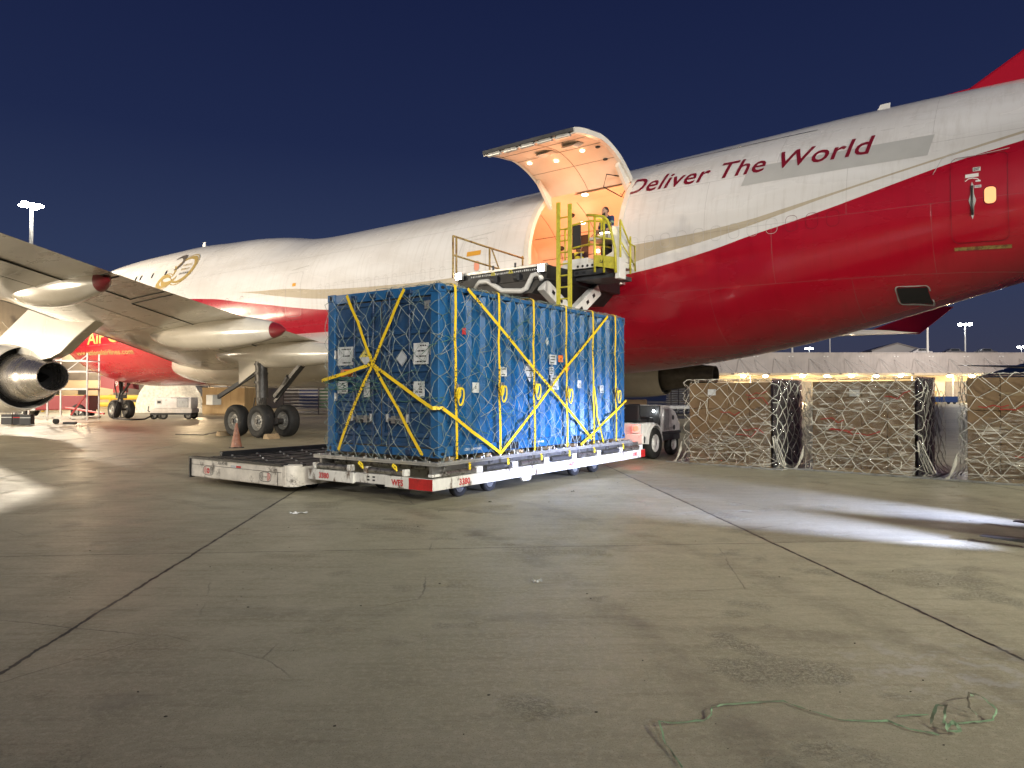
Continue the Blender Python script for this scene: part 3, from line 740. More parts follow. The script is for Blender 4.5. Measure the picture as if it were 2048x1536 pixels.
ell_line((18.75,8.30), .42, .40, -30, 80, .25, .06, .20)
for i, s_ in enumerate(('GLORIOUS', 'YEARS OF', '#NATIONAL')):
    text_on(s_, .17, (lambda z0: (lambda u, v: fp(19.75+u, z0+v, .015)))(8.62-.24*i), 'emblem_lettering', 'decal_gold' if i < 2 else 'decal_black', air, shear=.15, bold=.002, width=(.95,.85,1.0)[i])
# lettering on the red forward belly
text_on('Air C', 1.0, lambda u, v: fp(9.5+u, 4.75+v, .012), 'airline_lettering', 'decal_amber', air, shear=.25, bold=.02, width=4.6, sub=.2)
text_on('www.nationalairlines.com', .42, lambda u, v: fp(6.9+u, 4.15-.02*u+v, .012), 'web_address_lettering', 'decal_gold', air, shear=.2, bold=.006, width=8.4, sub=.2)
# pressure outflow valve under the tail
t = ring_outline(54.55, 55.3, 4.02, 4.42, .08, .03, 'outflow_valve', 'decal_grey', fillm=None); rect_decal(54.60, 55.25, 4.06, 4.38, 'valve_opening', 'hot_dark', t, off=.016)
# antennas, beacon, crown strips
t = MB(); s = 17.4; t.prism([(s,0,fT(s)-.02),(s+.4,0,fT(s)-.02),(s+.42,0,fT(s)+.42),(s+.25,0,fT(s)+.42)], (0,.05,0)); t.build('antenna', 'white_paint', air)
t = MB(); s = 53.9; t.prism([(s,-.5,fT(s)-.06),(s+.32,-.5,fT(s)-.06),(s+.34,-.5,fT(s)+.10),(s+.1,-.5,fT(s)+.10)], (0,.05,0)); t.build('antenna', 'white_paint', air)
for z in (8.95,):
    t = MB(); t.ribbon([fp(36+i, z, .01) for i in range(8)], .05, (0,-.5,1)); t.build('crown_strip', 'bare_metal', air)
    t = MB(); t.ribbon([fp(47.6+i, 9.02, .01) for i in range(6)], .05, (0,-.5,1)); t.build('crown_strip', 'bare_metal', air)
# belly strobe line of rivets catching light is left to the gloss of the skin
# ---- wings
WS = [(1.5,18.6,34.8,3.50,2.95,.125),(3.25,20.1,35.2,3.76,3.25,.12),(6,22.5,36.2,4.10,3.60,.11),(9.5,25.6,37.5,4.52,4.02,.105),(13.5,29.2,39.0,4.98,4.50,.10),(17.5,32.9,41.3,5.28,4.85,.095),(24,38.9,45.4,5.60,5.25,.09),(31.6,45.9,50.4,5.95,5.70,.08)]
AF = [(1,0,0),(.9,.018,-.010),(.75,.045,-.028),(.6,.068,-.048),(.45,.080,-.062),(.3,.082,-.068),(.18,.072,-.062),(.09,.055,-.048),(.03,.032,-.030),(.0,0,0)]
def wing(sg, y0=0, y1=99, c0=0.0, c1=1.0, name='wing', m='wing_skin', off=0.0, parent=air):
    st = [w_ for w_ in WS if y0 <= w_[0] <= y1]; t = MB()
    af = [a for a in AF if c0-1e-6 <= a[0] <= c1+1e-6]
    ring_ = [(a, u) for a, u, l in af]+[(a, l) for a, u, l in reversed(af)]
    ring_ = ring_[:-1] if c0 == 0 and c1 == 1 else ring_
    for y, le, te, zl, zt_, th in st:
        ch = te-le
        for a, h in ring_:
            hh = h*th/.15*ch; hh += math.copysign(off, h) if h else 0
            t.v.append((le+a*ch-(off if a == 0 else 0), sg*y, lerp(zl, zt_, a)+hh))
    n_ = len(ring_)
    for k in range(len(st)-1):
        for i in range(n_-1): t.f.append([k*n_+i, k*n_+i+1, (k+1)*n_+i+1, (k+1)*n_+i]); t.mi.append(0)
        if c0 == 0 and c1 == 1: t.f.append([k*n_+n_-1, k*n_, (k+1)*n_, (k+1)*n_+n_-1]); t.mi.append(0)
    t.f.append(list(range((len(st)-1)*n_, len(st)*n_))); t.mi.append(0)
    return t.build(name, m, parent, smooth='auto')
def wlow(y, a, sg=-1, d=.01):
    le, te, zl, zt_, th = [interp(WS, y, i) for i in range(1, 6)]
    h = 0
    tab = sorted([(x[0], x[2]) for x in AF]); h = interp([(p[0], p[1]) for p in tab], a, 1)
    return Vector((le+a*(te-le), sg*y, lerp(zl, zt_, a)+h*th/.15*(te-le)-d))
for sg in (-1, 1):
    wg = wing(sg)
    wing(sg, 3, 99, 0.0, .09, 'leading_edge', 'bare_metal', .012, wg)
    for nm, ys, a0 in (('inboard_flap', (4.2, 12.6), .76), ('aileron', (12.9, 14.4), .80), ('outboard_flap', (14.7, 23), .76)):
        t = MB(); t.tube([wlow(y, a0, sg, .004) for y in (ys[0], (ys[0]+ys[1])/2, ys[1])], .022, 4); t.tube([wlow(ys[0], a, sg, .004) for a in (a0, .9, .99)], .02, 4); t.tube([wlow(ys[1], a, sg, .004) for a in (a0, .9, .99)], .02, 4)
        t.build(nm+'_gap', 'black', wg)
    t = MB(); t.tube([wlow(y, .12, sg, .002) for y in (4, 9.5, 13.5, 24, 31)], .012, 4); t.tube([wlow(y, .6, sg, .002) for y in (4, 9.5, 13.5, 24, 31)], .010, 4)
    for y in (7, 10.5, 13.6, 16, 19): t.tube([wlow(y, a, sg, .002) for a in (.12,.3,.45,.6,.75)], .008, 4)
    t.build('skin_seam', 'decal_line', wg)
    # flap track fairings with red tips
    for y, s0_, s1_, zc_, ry, rz_, dz in ((14.6, 32.9, 39.4, 4.80, .52, .66, -.46), (9.6, 31.2, 39.5, 3.78, .46, .60, -.30), (6.1, 29.6, 38.6, 3.20, .50, .56, -.22), (20.5, 38.6, 43.8, 4.95, .34, .45, -.2)):
        n_ = 26; f = MB(); tip = MB(); pr = []
        for k in range(n_+1):
            u = k/n_; r_ = max(.001, (math.sin(math.pi*u**.80))**.54)
            pr.append((s0_+(s1_-s0_)*u, r_, zc_+dz*u+.10))
        def loft(mb_, P_):
            vs = []; A_ = 28
            for s, r_, z in P_:
                for i in range(A_):
                    a = 2*math.pi*i/A_; vs.append((s, sg*y+math.cos(a)*r_*ry, z+math.sin(a)*r_*rz_))
            mb_.add(vs, [(k*A_+i, k*A_+(i+1) % A_, (k+1)*A_+(i+1) % A_, (k+1)*A_+i) for k in range(len(P_)-1) for i in range(A_)])
        loft(f, pr[:-2]); loft(tip, pr[-3:])
        fo = f.build('flap_track_fairing', 'wing_white', wg, smooth=True); tip.build('red_tip', 'dark_red', fo, smooth=True)
    # engines
    for y, sx_, zc_ in ((11.7, 0.0, 2.30), (20.8, 12.0, 2.85)):
        ox, oy = sx_, sg*y
        eng = MB(); eng.lathe([(20.9,1.17),(21.0,1.28),(21.5,1.38),(22.6,1.44),(23.8,1.42),(24.8,1.34),(25.4,1.25),(25.4,1.21),(24.6,1.15),(23.4,1.12),(21.6,1.1),(20.95,1.15),(20.9,1.17)], (ox, oy, zc_), n=48)
        eo = eng.build('engine_nacelle', 'wing_white', air, smooth='auto')
        t = MB(); t.lathe([(21.6,1.10),(21.62,.3),(21.2,.02)], (ox, oy, zc_), n=32); t.lathe([(24.9,1.20),(25.0,.9)], (ox, oy, zc_), n=32); t.build('fan', 'hot_dark', eo)
        mt_ = 'nozzle_metal' if y < 12 else 'nozzle_dark'
        t = MB(); t.lathe([(24.6,1.0),(25.3,.98),(26.1,.90),(26.55,.83),(26.57,.80)], (ox, oy, zc_), n=48); t.build('core_cowl', mt_, eo, smooth='auto')
        ln2 = 1.0 if y < 12 else 1.5
        t = MB(); t.lathe([(26.5,.82),(26.56,.84),(27.1*1.0,.72),(26.56+1.45*ln2,.55),(26.56+1.45*ln2,.52),(27.2,.50),(26.7,.48)], (ox, oy, zc_), n=48); t.build('exhaust_nozzle', mt_, eo, smooth='auto')
        t = MB(); t.lathe([(26.7,.50),(26.72,.2),(27.2,.12),(27.6,.02)], (ox, oy, zc_), n=32); t.build('turbine_interior', 'hot_dark', eo, smooth='auto')
        t = MB(); zl = zc_-2.3; wz = [(22.0,3.62),(23.05,4.0),(26.3,5.0),(28.5,5.02),(34.6,4.52),(34.4,4.45),(33.2,4.38),(31.9,4.10),(30.4,3.62),(29.2,3.15),(28.3,2.98),(27.3,2.92),(25.0,3.2)]
        dx_ = (sx_-3.6) if y > 12 else 0; k_ = 1 if y < 12 else .9
        pts = [((s-22)*k_+22+(sx_ if i in (0, 12, 11, 10, 9) or y < 12 else sx_*1.0-1.2), sg*(y-.2), z+(zl if z < 3.6 else (.55 if y > 12 else 0))) for i, (s, z) in enumerate(wz)]
        t.prism(pts, (0, sg*.4, 0)); t.build('engine_pylon', 'wing_white', wg, bevel=.03)
# winglets
for sg in (-1, 1):
    t = MB(); t.prism([(46.9, sg*31.6, 5.85),(50.4, sg*31.6, 5.62),(52.3, sg*32.2, 7.35),(51.4, sg*32.2, 7.45)], (0, sg*.12, 0)); t.build('winglet', 'tail_red', air)
# tail
t = MB()
fa = [(52.5,9.5),(56.07,9.76),(57.3,10.5),(59.2,12.2),(66.2,19.2),(70.2,19.2),(68.2,10.0),(67.0,9.0)]
t.prism([(s, -.22, z) for s, z in fa], (0, .44, 0)); t.build('tail_fin', 'tail_red', air, bevel=.08)
for sg in (-1, 1):
    t = MB(); t.prism([(60.4, sg*1.4, 8.0),(66.6, sg*1.4, 8.0),(71.4, sg*11, 9.4),(68.9, sg*11, 9.4)], (0, 0, .3)); t.build('tailplane', 'wing_skin', air, bevel=.08)
# ---- landing gear
def wheel(mb_t, mb_r, c, r, wd, ax=(0,1,0)):
    x, y, z = c; h = wd/2
    mb_t.lathe([(-h*.72,r*.56),(-h*.95,r*.70),(-h,r*.82),(-h*.86,r*.94),(-h*.5,r*.995),(0,r),(h*.5,r*.995),(h*.86,r*.94),(h,r*.82),(h*.95,r*.70),(h*.72,r*.56)], c, 'y', 40)
    for sg in (-1, 1):
        mb_r.lathe([(sg*h*.70,r*.57),(sg*h*.80,r*.55),(sg*h*.62,r*.47),(sg*h*.45,r*.40),(sg*h*.50,r*.22),(sg*h*.75,r*.17),(sg*h*.78,.01)], c, 'y', 28)
def bogie(name, cx_, cy_, zt_):
    g_ = None
    st = MB(); st.cyl((cx_-.05,cy_,zt_),(cx_+.05,cy_,1.5),.23,n=16); st.cyl((cx_+.05,cy_,1.5),(cx_+.08,cy_,.62),.16,n=14)
    st.cyl((cx_-.32,cy_,zt_),(cx_-.1,cy_,1.2),.13,n=12); st.bar((cx_-.85,cy_,.62),(cx_+.95,cy_,.62),.22,.24)
    for k in range(4): st.lathe([(-.04,.27),(.04,.27)], (cx_-.03,cy_,zt_-.25-.35*k),'z',16,close=True)
    for dx in (-.78,.82): st.cyl((cx_+dx,cy_-.78,.62),(cx_+dx,cy_+.78,.62),.09)
    random.seed(5)
    for k in range(7):
        a = random.uniform(-.3,.5); st.tube([(cx_+a,cy_-.1,1.5),(cx_+a+.2,cy_-.3,1.2-random.random()*.2),(cx_+a*.6+.3,cy_-.15,.8)], .022, 5)
    go = st.build(name, 'gear_steel', air, smooth='auto')
    for dx in (-.78, .82):
        for dy in (-.56, .56):
            a, b_ = MB(), MB(); wheel(a, b_, (cx_+dx, cy_+dy, .62), .62, .46)
            wo = a.build('tyre', 'rubber', go, smooth=True); r_ = b_
            for i in range(9):
                an = 2*math.pi*i/9; r_.cyl((cx_+dx+math.cos(an)*.18, cy_+dy-.13, .62+math.sin(an)*.18), (cx_+dx+math.cos(an)*.18, cy_+dy-.19, .62+math.sin(an)*.18), .018, n=6)
            r_.build('wheel_rim', 'rim_grey', wo, smooth='auto')
    return go
g1 = bogie('wing_landing_gear', 33.2, -6.3, 3.4)
t = MB(); t.bar((33.1,-6.35,2.55),(30.15,-6.5,1.42),.10,.16); t.bar((33.1,-6.15,2.62),(30.3,-6.3,1.6),.10,.08); t.build('gear_door_rod', 'dark_grey', g1)
t = MB(); t.box(29.95,30.45,-6.75,-6.35,1.2,1.62); t.build('gear_door_fairing', 'wing_skin', g1, bevel=.02)
t = MB(); t.bar((35.7,-6.2,2.85),(34.1,-6.3,1.55),.16,.14); t.bar((35.7,-6.05,2.85),(34.0,-6.25,1.35),.08,.10); t.bar((35.1,-6.2,2.75),(33.6,-6.3,2.9),.08,.10); t.cyl((34.95,-6.3,2.3),(34.6,-6.25,2.0),.11); t.build('drag_brace', 'gear_steel', g1)
t = MB(); t.prism([(31.9,-6.5,3.55),(33.3,-6.5,3.55),(33.28,-6.5,2.62),(31.96,-6.5,2.05)], (0,.05,0)); t.build('gear_door', 'wing_white', g1)
for cx_, cy_ in ((33.2,6.3),(36.6,-1.9),(36.6,1.9)): bogie('main_landing_gear', cx_, cy_, 3.0)
t = MB(); t.cyl((7.2,0,2.9),(7.3,0,.9),.13,n=14); t.cyl((7.3,0,.95),(7.3,0,.55),.09); t.cyl((7.3,-.62,.6),(7.3,.62,.6),.07); t.bar((7.3,0,1.6),(9.0,0,2.7),.10,.10); t.bar((7.3,-.3,1.5),(7.2,-.45,2.6),.06,.06); t.bar((7.3,.3,1.5),(7.2,.45,2.6),.06,.06); t.box(7.05,7.5,-.28,.28,1.35,1.6)
ng = t.build('nose_landing_gear', 'gear_steel', air, smooth='auto')
for dy in (-.46,.46):
    a, b_ = MB(), MB(); wheel(a, b_, (7.3,dy,.61), .61, .44); wo = a.build('tyre','rubber',ng,smooth=True); b_.build('wheel_rim','rim_grey',wo,smooth='auto')
for sg in (-1,1):
    t = MB(); t.prism([(5.9,sg*.75,2.9),(8.0,sg*.75,2.6),(8.0,sg*.8,1.95),(6.0,sg*.8,2.1)], (0,.04,0)); t.build('nose_gear_door', 'dark_red', ng)
# gate number board hanging in front of the nose gear

# ------------------------------------------------------------------ blue shipping container on its pallet and dolly
CR = R(54.65); CO = Vector((-1.082, 10.59, 0))
def CW(x, y, z=0): return CO+Vector((math.cos(CR)*x-math.sin(CR)*y, math.sin(CR)*x+math.cos(CR)*y, z))
mk('container_blue', (.009,.084,.215), .27, var=.22, vscale=3.0, coat=.35, dirt=(.045,.11,.20), dscale=2.4, dlo=.55, dhi=.74, bump=.05, bscale=6)
mk('container_post', (.016,.095,.23), .33, var=.15, vscale=4, coat=.35, dirt=(.05,.07,.09), dscale=9, dlo=.60, dhi=.68)
mk('door_blue', (.020,.060,.135), .32, var=.25, vscale=3, coat=.25, dirt=(.08,.12,.17), dscale=3.2, dlo=.54, dhi=.72, bump=.08, bscale=5)  # darkened in the paint to put shade contrast into the door end
mk('rod_blue', (.010,.030,.075), .35, coat=.3)
mk('seal', (.09,.075,.055), .8, var=.4, vscale=12)
con = empty('shipping_container', CO, CR, 'blue steel shipping container wrapped in net and yellow straps on the white dolly', 'container')
ZB, ZT, LX, WY = .70, 3.29, 6.06, 2.44
# corner posts
for k, (x, y) in enumerate(((0,0),(0,WY-.16),(LX-.16,0),(LX-.16,WY-.16))):
    t = MB(); t.box(x, x+.16, y, y+.16, ZB+.118, ZT-.118); p = t.build('corner_post', 'container_post', con, bevel=.012)
    for z in (ZB, ZT-.118):
        t = MB(); t.box(x-.006, x+.178, y-.006, y+.166, z, z+.118); cc = t.build('corner_casting', 'container_post', p, bevel=.01)
        t = MB()
        xo = x+.085; yo = y+.08; zc = z+.06
        sx_ = -.009 if x == 0 else .174; sy_ = -.009 if y == 0 else .168
        t.lathe([(0,.032),(.004,.032)], (x+sx_, yo, zc), 'x', 12, .8, 1.25, close=True)
        t.lathe([(0,.032),(.004,.032)], (xo, y+sy_, zc), 'y', 12, 1.3, .8, close=True)
        t.build('casting_hole', 'black', cc)
# rails
for nm, y in (('side', 0), ('side', WY-.10)):
    t = MB(); t.box(.17, LX-.17, y+.012, y+.10, ZB+.015, ZB+.165); br_ = t.build('bottom_side_rail', 'container_post', con, bevel=.01)
    t = MB(); t.box(.17, LX-.17, y+.012, y+.09, ZT-.075, ZT-.012); t.build('top_side_rail', 'container_post', con, bevel=.01)
    for x in (1.70, 3.85):
        t = MB(); t.box(x, x+.36, y-.0 if y == 0 else y+.098, y+.014 if y == 0 else y+.112, ZB+.03, ZB+.145); t.build('forklift_pocket', 'black', br_)
# corrugated side walls
def corr(L, depth, per, y0, x0, x1, sgn):
    xs = []; x = x0; k = 0
    seg = [(0, per*.25), (1, per*.25), (1, per*.25), (0, per*.25)]
    pts = [(x0, 0)]
    x = x0+.06; pts.append((x, 0))
    while x < x1-.06-per:
        pts += [(x+per*.18, depth), (x+per*.50, depth), (x+per*.68, 0), (x+per, 0)]; x += per
    pts.append((x1, 0)); return pts
for y, sg in ((.03, 1), (WY-.03, -1)):
    pp = corr(0, .062, .355, 0, .16, LX-.16, sg)
    t = MB(); n_ = len(pp)
    t.v = [(x, y+sg*d, ZB+.165) for x, d in pp]+[(x, y+sg*d, ZT-.075) for x, d in pp]
    t.f = [[i, i+1, n_+i+1, n_+i] for i in range(n_-1)]; t.mi = [0]*len(t.f)
    t.build('side_wall', 'container_blue', con)
t = MB(); n_ = 34
for i in range(n_+1):
    x = .1+(LX-.2)*i/n_; dz = -.02 if i % 2 else 0.0
    t.v += [(x, .1, ZT-.03+dz), (x, WY-.1, ZT-.03+dz)]
for i in range(n_): t.f.append([2*i,2*i+2,2*i+3,2*i+1]); t.mi.append(0)
t.build('roof', 'container_blue', con)
t = MB(); t.box(LX-.05, LX-.03, .16, WY-.16, ZB+.1, ZT-.08); t.build('front_wall', 'container_blue', con)
t = MB(); t.box(.1, LX-.1, .1, WY-.1, ZB+.10, ZB+.14); t.build('floor', 'plywood', con)
# door end
t = MB(); t.box(.01, .12, .16, WY-.16, ZT-.16, ZT-.01); t.build('door_header', 'container_post', con, bevel=.008)
t = MB(); t.box(.01, .14, .16, WY-.16, ZB+.01, ZB+.13); t.build('door_sill', 'container_post', con, bevel=.008)
for k, (y0, y1) in enumerate(((.17, 1.205), (1.235, WY-.17))):
    d = MB(); d.box(.06, .11, y0, y1, ZB+.15, ZT-.18); dr = d.build('door_leaf', 'door_blue', con)
    t = MB()
    t.box(.035,.062,y0,y0+.06,ZB+.15,ZT-.18); t.box(.035,.062,y1-.06,y1,ZB+.15,ZT-.18); t.box(.035,.062,y0+.06,y1-.06,ZB+.15,ZB+.21); t.box(.035,.062,y0+.06,y1-.06,ZT-.24,ZT-.18)
    t.build('door_frame', 'door_blue', dr, bevel=.006)
    for z in (2.60, 2.36, 2.02, 1.86, 1.56, 1.40, 1.02):
        t = MB(); h = .05
        t.prism([(.062,y0+.06,z-h),(.030,y0+.06,z-h*.5),(.030,y0+.06,z+h*.5),(.062,y0+.06,z+h)], (0,y1-y0-.12,0)); t.build('door_rib', 'door_blue', dr)
    t = MB(); t.box(.05,.075,y0-.013,y0+.004,ZB+.15,ZT-.18); t.box(.05,.075,y1-.004,y1+.013,ZB+.15,ZT-.18); t.box(.05,.075,y0,y1,ZB+.135,ZB+.152); t.box(.05,.075,y0,y1,ZT-.182,ZT-.162); t.build('door_gasket', 'seal', dr)
    for y in ((.58, 1.0) if k == 0 else (1.36, 1.79)):
        t = MB(); t.cyl((-.005,y,ZB+.06),(-.005,y,ZT-.06),.019,n=12)
        ro = t.build('lock_rod', 'rod_blue', dr, smooth='auto')
        t = MB()
        for z in (ZB+.07, ZT-.09): t.box(-.04,.02,y-.05,y+.05,z-.035,z+.035)
        for z in (ZB+.45, 1.75, 2.2, 2.9): t.box(-.028,.035,y-.035,y+.035,z-.03,z+.03)
        t.build('rod_bracket', 'rod_blue', ro, bevel=.005)
        t = MB(); sgn = -1 if y in (1.0, 1.79) else 1
        t.bar((-.035,y,1.28),(-.045,y+sgn*.36,1.25),.045,.018); t.cyl((-.05,y,1.22),(-.05,y,1.34),.026,n=10); t.box(-.05,.03,y+sgn*.30-.04,y+sgn*.30+.04,1.20,1.31)
        t.build('rod_handle', 'steel', ro)
    for z in (.95, 1.6, 2.3, 2.95):
        y = y0-.02 if k == 0 else y1+.02
        t = MB(); t.box(.02,.055,y-.05,y+.05,z-.06,z+.06); t.cyl((.02,y,z-.07),(.02,y,z+.07),.018,n=8); t.build('door_hinge', 'alu' if z in (1.6,2.3) else 'container_post', dr)
# placards and stencils
def plate(y0, y1, z0, z1, name, m, x=-.0):
    t = MB(); t.box(.022, .030, y0, y1, z0, z1); return t.build(name, m, con)
def lines_door(pl, y0, y1, z0, z1, n_, m='decal_black'):
    t = MB()
    for i in range(n_):
        z = lerp(z1-.04, z0+.04, i/max(1,n_-1)); a = y0+.04+random.random()*.04; b_ = y1-.04-random.random()*.10
        y = a
        while y < b_:
            e_ = min(b_, y+random.uniform(.02,.07)); t.box(.0195,.0215,y,e_,z-.010,z+.010); y = e_+.014
    t.build('printed_lines', m, pl)
for a in ((.30,.52,1.60,1.84),(1.98,2.22,1.66,1.86),(.17,.30,2.93,3.05)):
    pl = plate(a[0], a[1], a[2], a[3], 'data_plate', 'alu' if a[0] < .25 else 'paper'); lines_door(pl, *a, 5)
for a in ((1.85,2.22,2.12,2.42,3),(.22,.52,2.10,2.42,4)):
    pl = plate(a[0], a[1], a[2], a[3], 'white_placard', 'paper'); lines_door(pl, *a[:4], a[4])
def diamond_door(y, z, r, mt, name='diamond_placard', txt=None):
    t = MB(); t.prism([(.018,y-r,z),(.018,y,z-r),(.018,y+r,z),(.018,y,z+r)], (.004,0,0)); o = t.build(name, mt, con)
    t = MB(); r2 = r*.9
    ps = [(y-r2,z),(y,z-r2),(y+r2,z),(y,z+r2)]
    for i in range(4):
        a, b_ = ps[i], ps[(i+1) % 4]; t.bar((.016,a[0],a[1]),(.016,b_[0],b_[1]),.008,.002)
    t.build('placard_border', 'decal_black', o)
    if txt: text_on(txt, .10, lambda u, v: (.0155, y-u, z-.02+v), 'placard_lettering', 'decal_black', o, bold=.002, centre=True)
    return o
mk('placard_yellow', (.72,.58,.12), .5); mk('placard_orange', (.75,.18,.03), .5, var=.2, vscale=14); mk('placard_grey', (.45,.47,.48), .5, var=.15, vscale=9)
diamond_door(1.55, 2.24, .16, 'placard_yellow', txt='7'); diamond_door(.76, 2.20, .13, 'placard_grey'); 
t = MB(); t.prism([(.015,1.40,2.24),(.015,1.55,2.09),(.015,1.70,2.24)], (.0015,0,0)); t.build('placard_lower_half', 'paper', con)
t = MB(); t.box(.018,.022,1.46,1.60,1.60,1.88); pl = t.build('white_placard', 'paper', con); lines_door(pl,1.46,1.60,1.60,1.88,4)
t = MB(); t.box(.016,.020,1.78,2.14,1.93,2.05); o = t.build('orange_placard', 'placard_orange', con); text_on('7065', .1, lambda u, v: (.0155, 1.96-u, 1.955+v), 'placard_lettering', 'decal_black', o, bold=.002, centre=True)
text_on('MEA 1097', .085, lambda u, v: (.0585, .90-u, 1.745+v), 'stencil', 'placard_grey', con, bold=.001)
# side placards on the corrugated wall
def side_plate(x, z, w_, h_, m, lines=3, name='side_placard', dia=False, txt=None):
    t = MB()
    if dia: t.prism([(x-w_/2,.020,z),(x,.020,z-h_/2),(x+w_/2,.020,z),(x,.020,z+h_/2)], (0,.004,0))
    else: t.box(x-w_/2, x+w_/2, .020, .024, z-h_/2, z+h_/2)
    o = t.build(name, m, con)
    if txt: text_on(txt, h_*.35, lambda u, v: (x+u, .017, z-h_*.10+v), 'placard_lettering', 'decal_black', o, bold=.003, centre=True)
    if lines:
        t = MB()
        for i in range(lines):
            zz = z+h_*(.3-.6*i/max(1,lines-1)); wv = w_*(.35 if not dia else .35-.25*abs(zz-z)/h_*2)
            t.box(x-wv, x+wv*random.uniform(.5,1), .0175, .019, zz-.008, zz+.008)
        t.build('printed_lines', 'decal_black', o)
    return o
side_plate(.91,1.75,.16,.16,'paper',0,txt='2'); side_plate(2.44,2.06,.34,.40,'paper',3,dia=True); side_plate(3.2,2.28,.24,.18,'placard_grey',3); side_plate(3.47,2.31,.16,.13,'placard_orange',0,txt='1.4')
side_plate(3.68,2.14,.22,.22,'placard_orange',0,dia=True,txt='1'); side_plate(3.26,1.86,.28,.26,'placard_grey',2); side_plate(1.66,2.02,.18,.15,'paper',2); side_plate(4.16,1.84,.14,.15,'paper',0,txt='2'); side_plate(5.08,1.75,.16,.15,'paper',2)
side_plate(3.15,2.07,.14,.15,'paper',3); side_plate(.62,2.62,.09,.10,'stencil_red',0,name='red_paint_mark')
side_plate(3.0,2.6,.13,.16,'placard_grey',0,dia=True)
text_on('LEXU 1244 8 4080', .055, lambda u, v: (.62+u, .009, .775+v), 'stencil', 'paper', con, bold=.001)
text_on('LEXU 1244 8 4080', .055, lambda u, v: (2.45+u, .009, .785+v), 'stencil', 'paper', con, bold=.001)
# ---- net over the container
def rope_net(name, mapping, nu, nv, du, dv, u0, v0, r, jit, m, parent, sag=.01, skip=0.0, dbl=0.0, seed=3, knot=1.9):
    rnd = random.Random(seed); t = MB(); node = {}
    for j in range(nv+1):
        for i in range(nu+1):
            if (i+j) % 2: continue
            u = u0+i*du+rnd.uniform(-jit, jit)*du*(0 if i in (0, nu) else 1); v = v0+j*dv+rnd.uniform(-jit, jit)*dv*(0 if j == 0 else 1)
            node[(i, j)] = (u, v)
    def edge(a, b_):
        pts = []
        for k in range(4):
            f = k/3; u, v = lerp(a[0],b_[0],f), lerp(a[1],b_[1],f)
            q_ = mapping(u, v)
            if q_ is None: return
            p, n_ = q_; pts.append(Vector(p)+Vector(n_)*(sag*(1-(2*f-1)**2)*rnd.uniform(.2,1.2)))
        t.tube(pts, r*rnd.uniform(.85,1.1), 4)
    for (i, j), a in node.items():
        for di in (-1, 1):
            b_ = node.get((i+di, j+1))
            if b_ and rnd.random() > skip:
                edge(a, b_)
                if rnd.random() < dbl: edge((a[0]+rnd.uniform(-.15,.15), a[1]+rnd.uniform(-.05,.05)), (b_[0]+rnd.uniform(-.2,.2), b_[1]+rnd.uniform(-.1,.1)))
        q_ = mapping(*a)
        if q_: t.ell(tuple(q_[0]), (r*knot,)*3, 5, 4)
    return t.build(name, m, parent)
OFF = .035
def cmap(u, v):
    if u < 0:
        if v > 2.60 or u < -2.47: return None
        return (-OFF-.02, -u, ZB+v), (-1, 0, 0)
    if u > 6.09: return None
    if v <= 2.60: return (u, -OFF+.012, ZB+v), (0, -1, 0)
    return (u, min(v-2.60, 2.44), ZT+.02), (0, 0, 1)
nr_ = empty('cargo_net', CO, CR, 'grey rope cargo net stretched over the blue shipping container', 'net')
rope_net('mesh', cmap, 62, 30, .138, .152, -2.45, -.06, .0046, .46, ['net_rope'], nr_, sag=.016, dbl=.14, seed=11)
# dark green lashing ropes tied across the lower half
rnd = random.Random(5)
t = MB()
for k in range(12):
    u = rnd.uniform(-2.2, .9) if k < 8 else rnd.uniform(.5, 5.5); v = rnd.uniform(.5, 1.9); L_ = rnd.uniform(.4, 1.2); sl = rnd.uniform(-.6,.6)
    pts = []
    for i in range(6):
        f = i/5; q_ = cmap(u+L_*f, max(0, v+sl*f*L_+.03*math.sin(f*9+k)))
        if q_: pts.append(Vector(q_[0])+Vector(q_[1])*.02)
    if len(pts) > 2: t.tube(pts, .0055, 4)
for k in range(9):      # ropes gathered at waist height on the door end
    q0 = cmap(-2.4+.02*k, 1.05+.02*k); pts = []
    for i in range(9):
        f = i/8; u = lerp(-2.42, rnd.uniform(-.9,-.7) if k % 2 else -1.5, f); q_ = cmap(u, 1.12+.10*math.sin(k*1.3+f*4)); pts.append(Vector(q_[0])+Vector(q_[1])*(.02+.01*(k%3)))
    t.tube(pts, .005, 4)
t.build('lashing_rope', 'green_rope', nr_)
t = MB()
for u in [(-2.3+.42*k) for k in range(20)]:
    q_ = cmap(u, 0.02)
    if q_:
        p = Vector(q_[0]); t.cyl(p+Vector((0,0,-.075)), p+Vector((0,0,-.035)), .016, n=8); t.tube([p, p+Vector(q_[1])*.01+Vector((0,0,-.04))], .008, 5)
t.build('net_hook', 'steel', nr_)
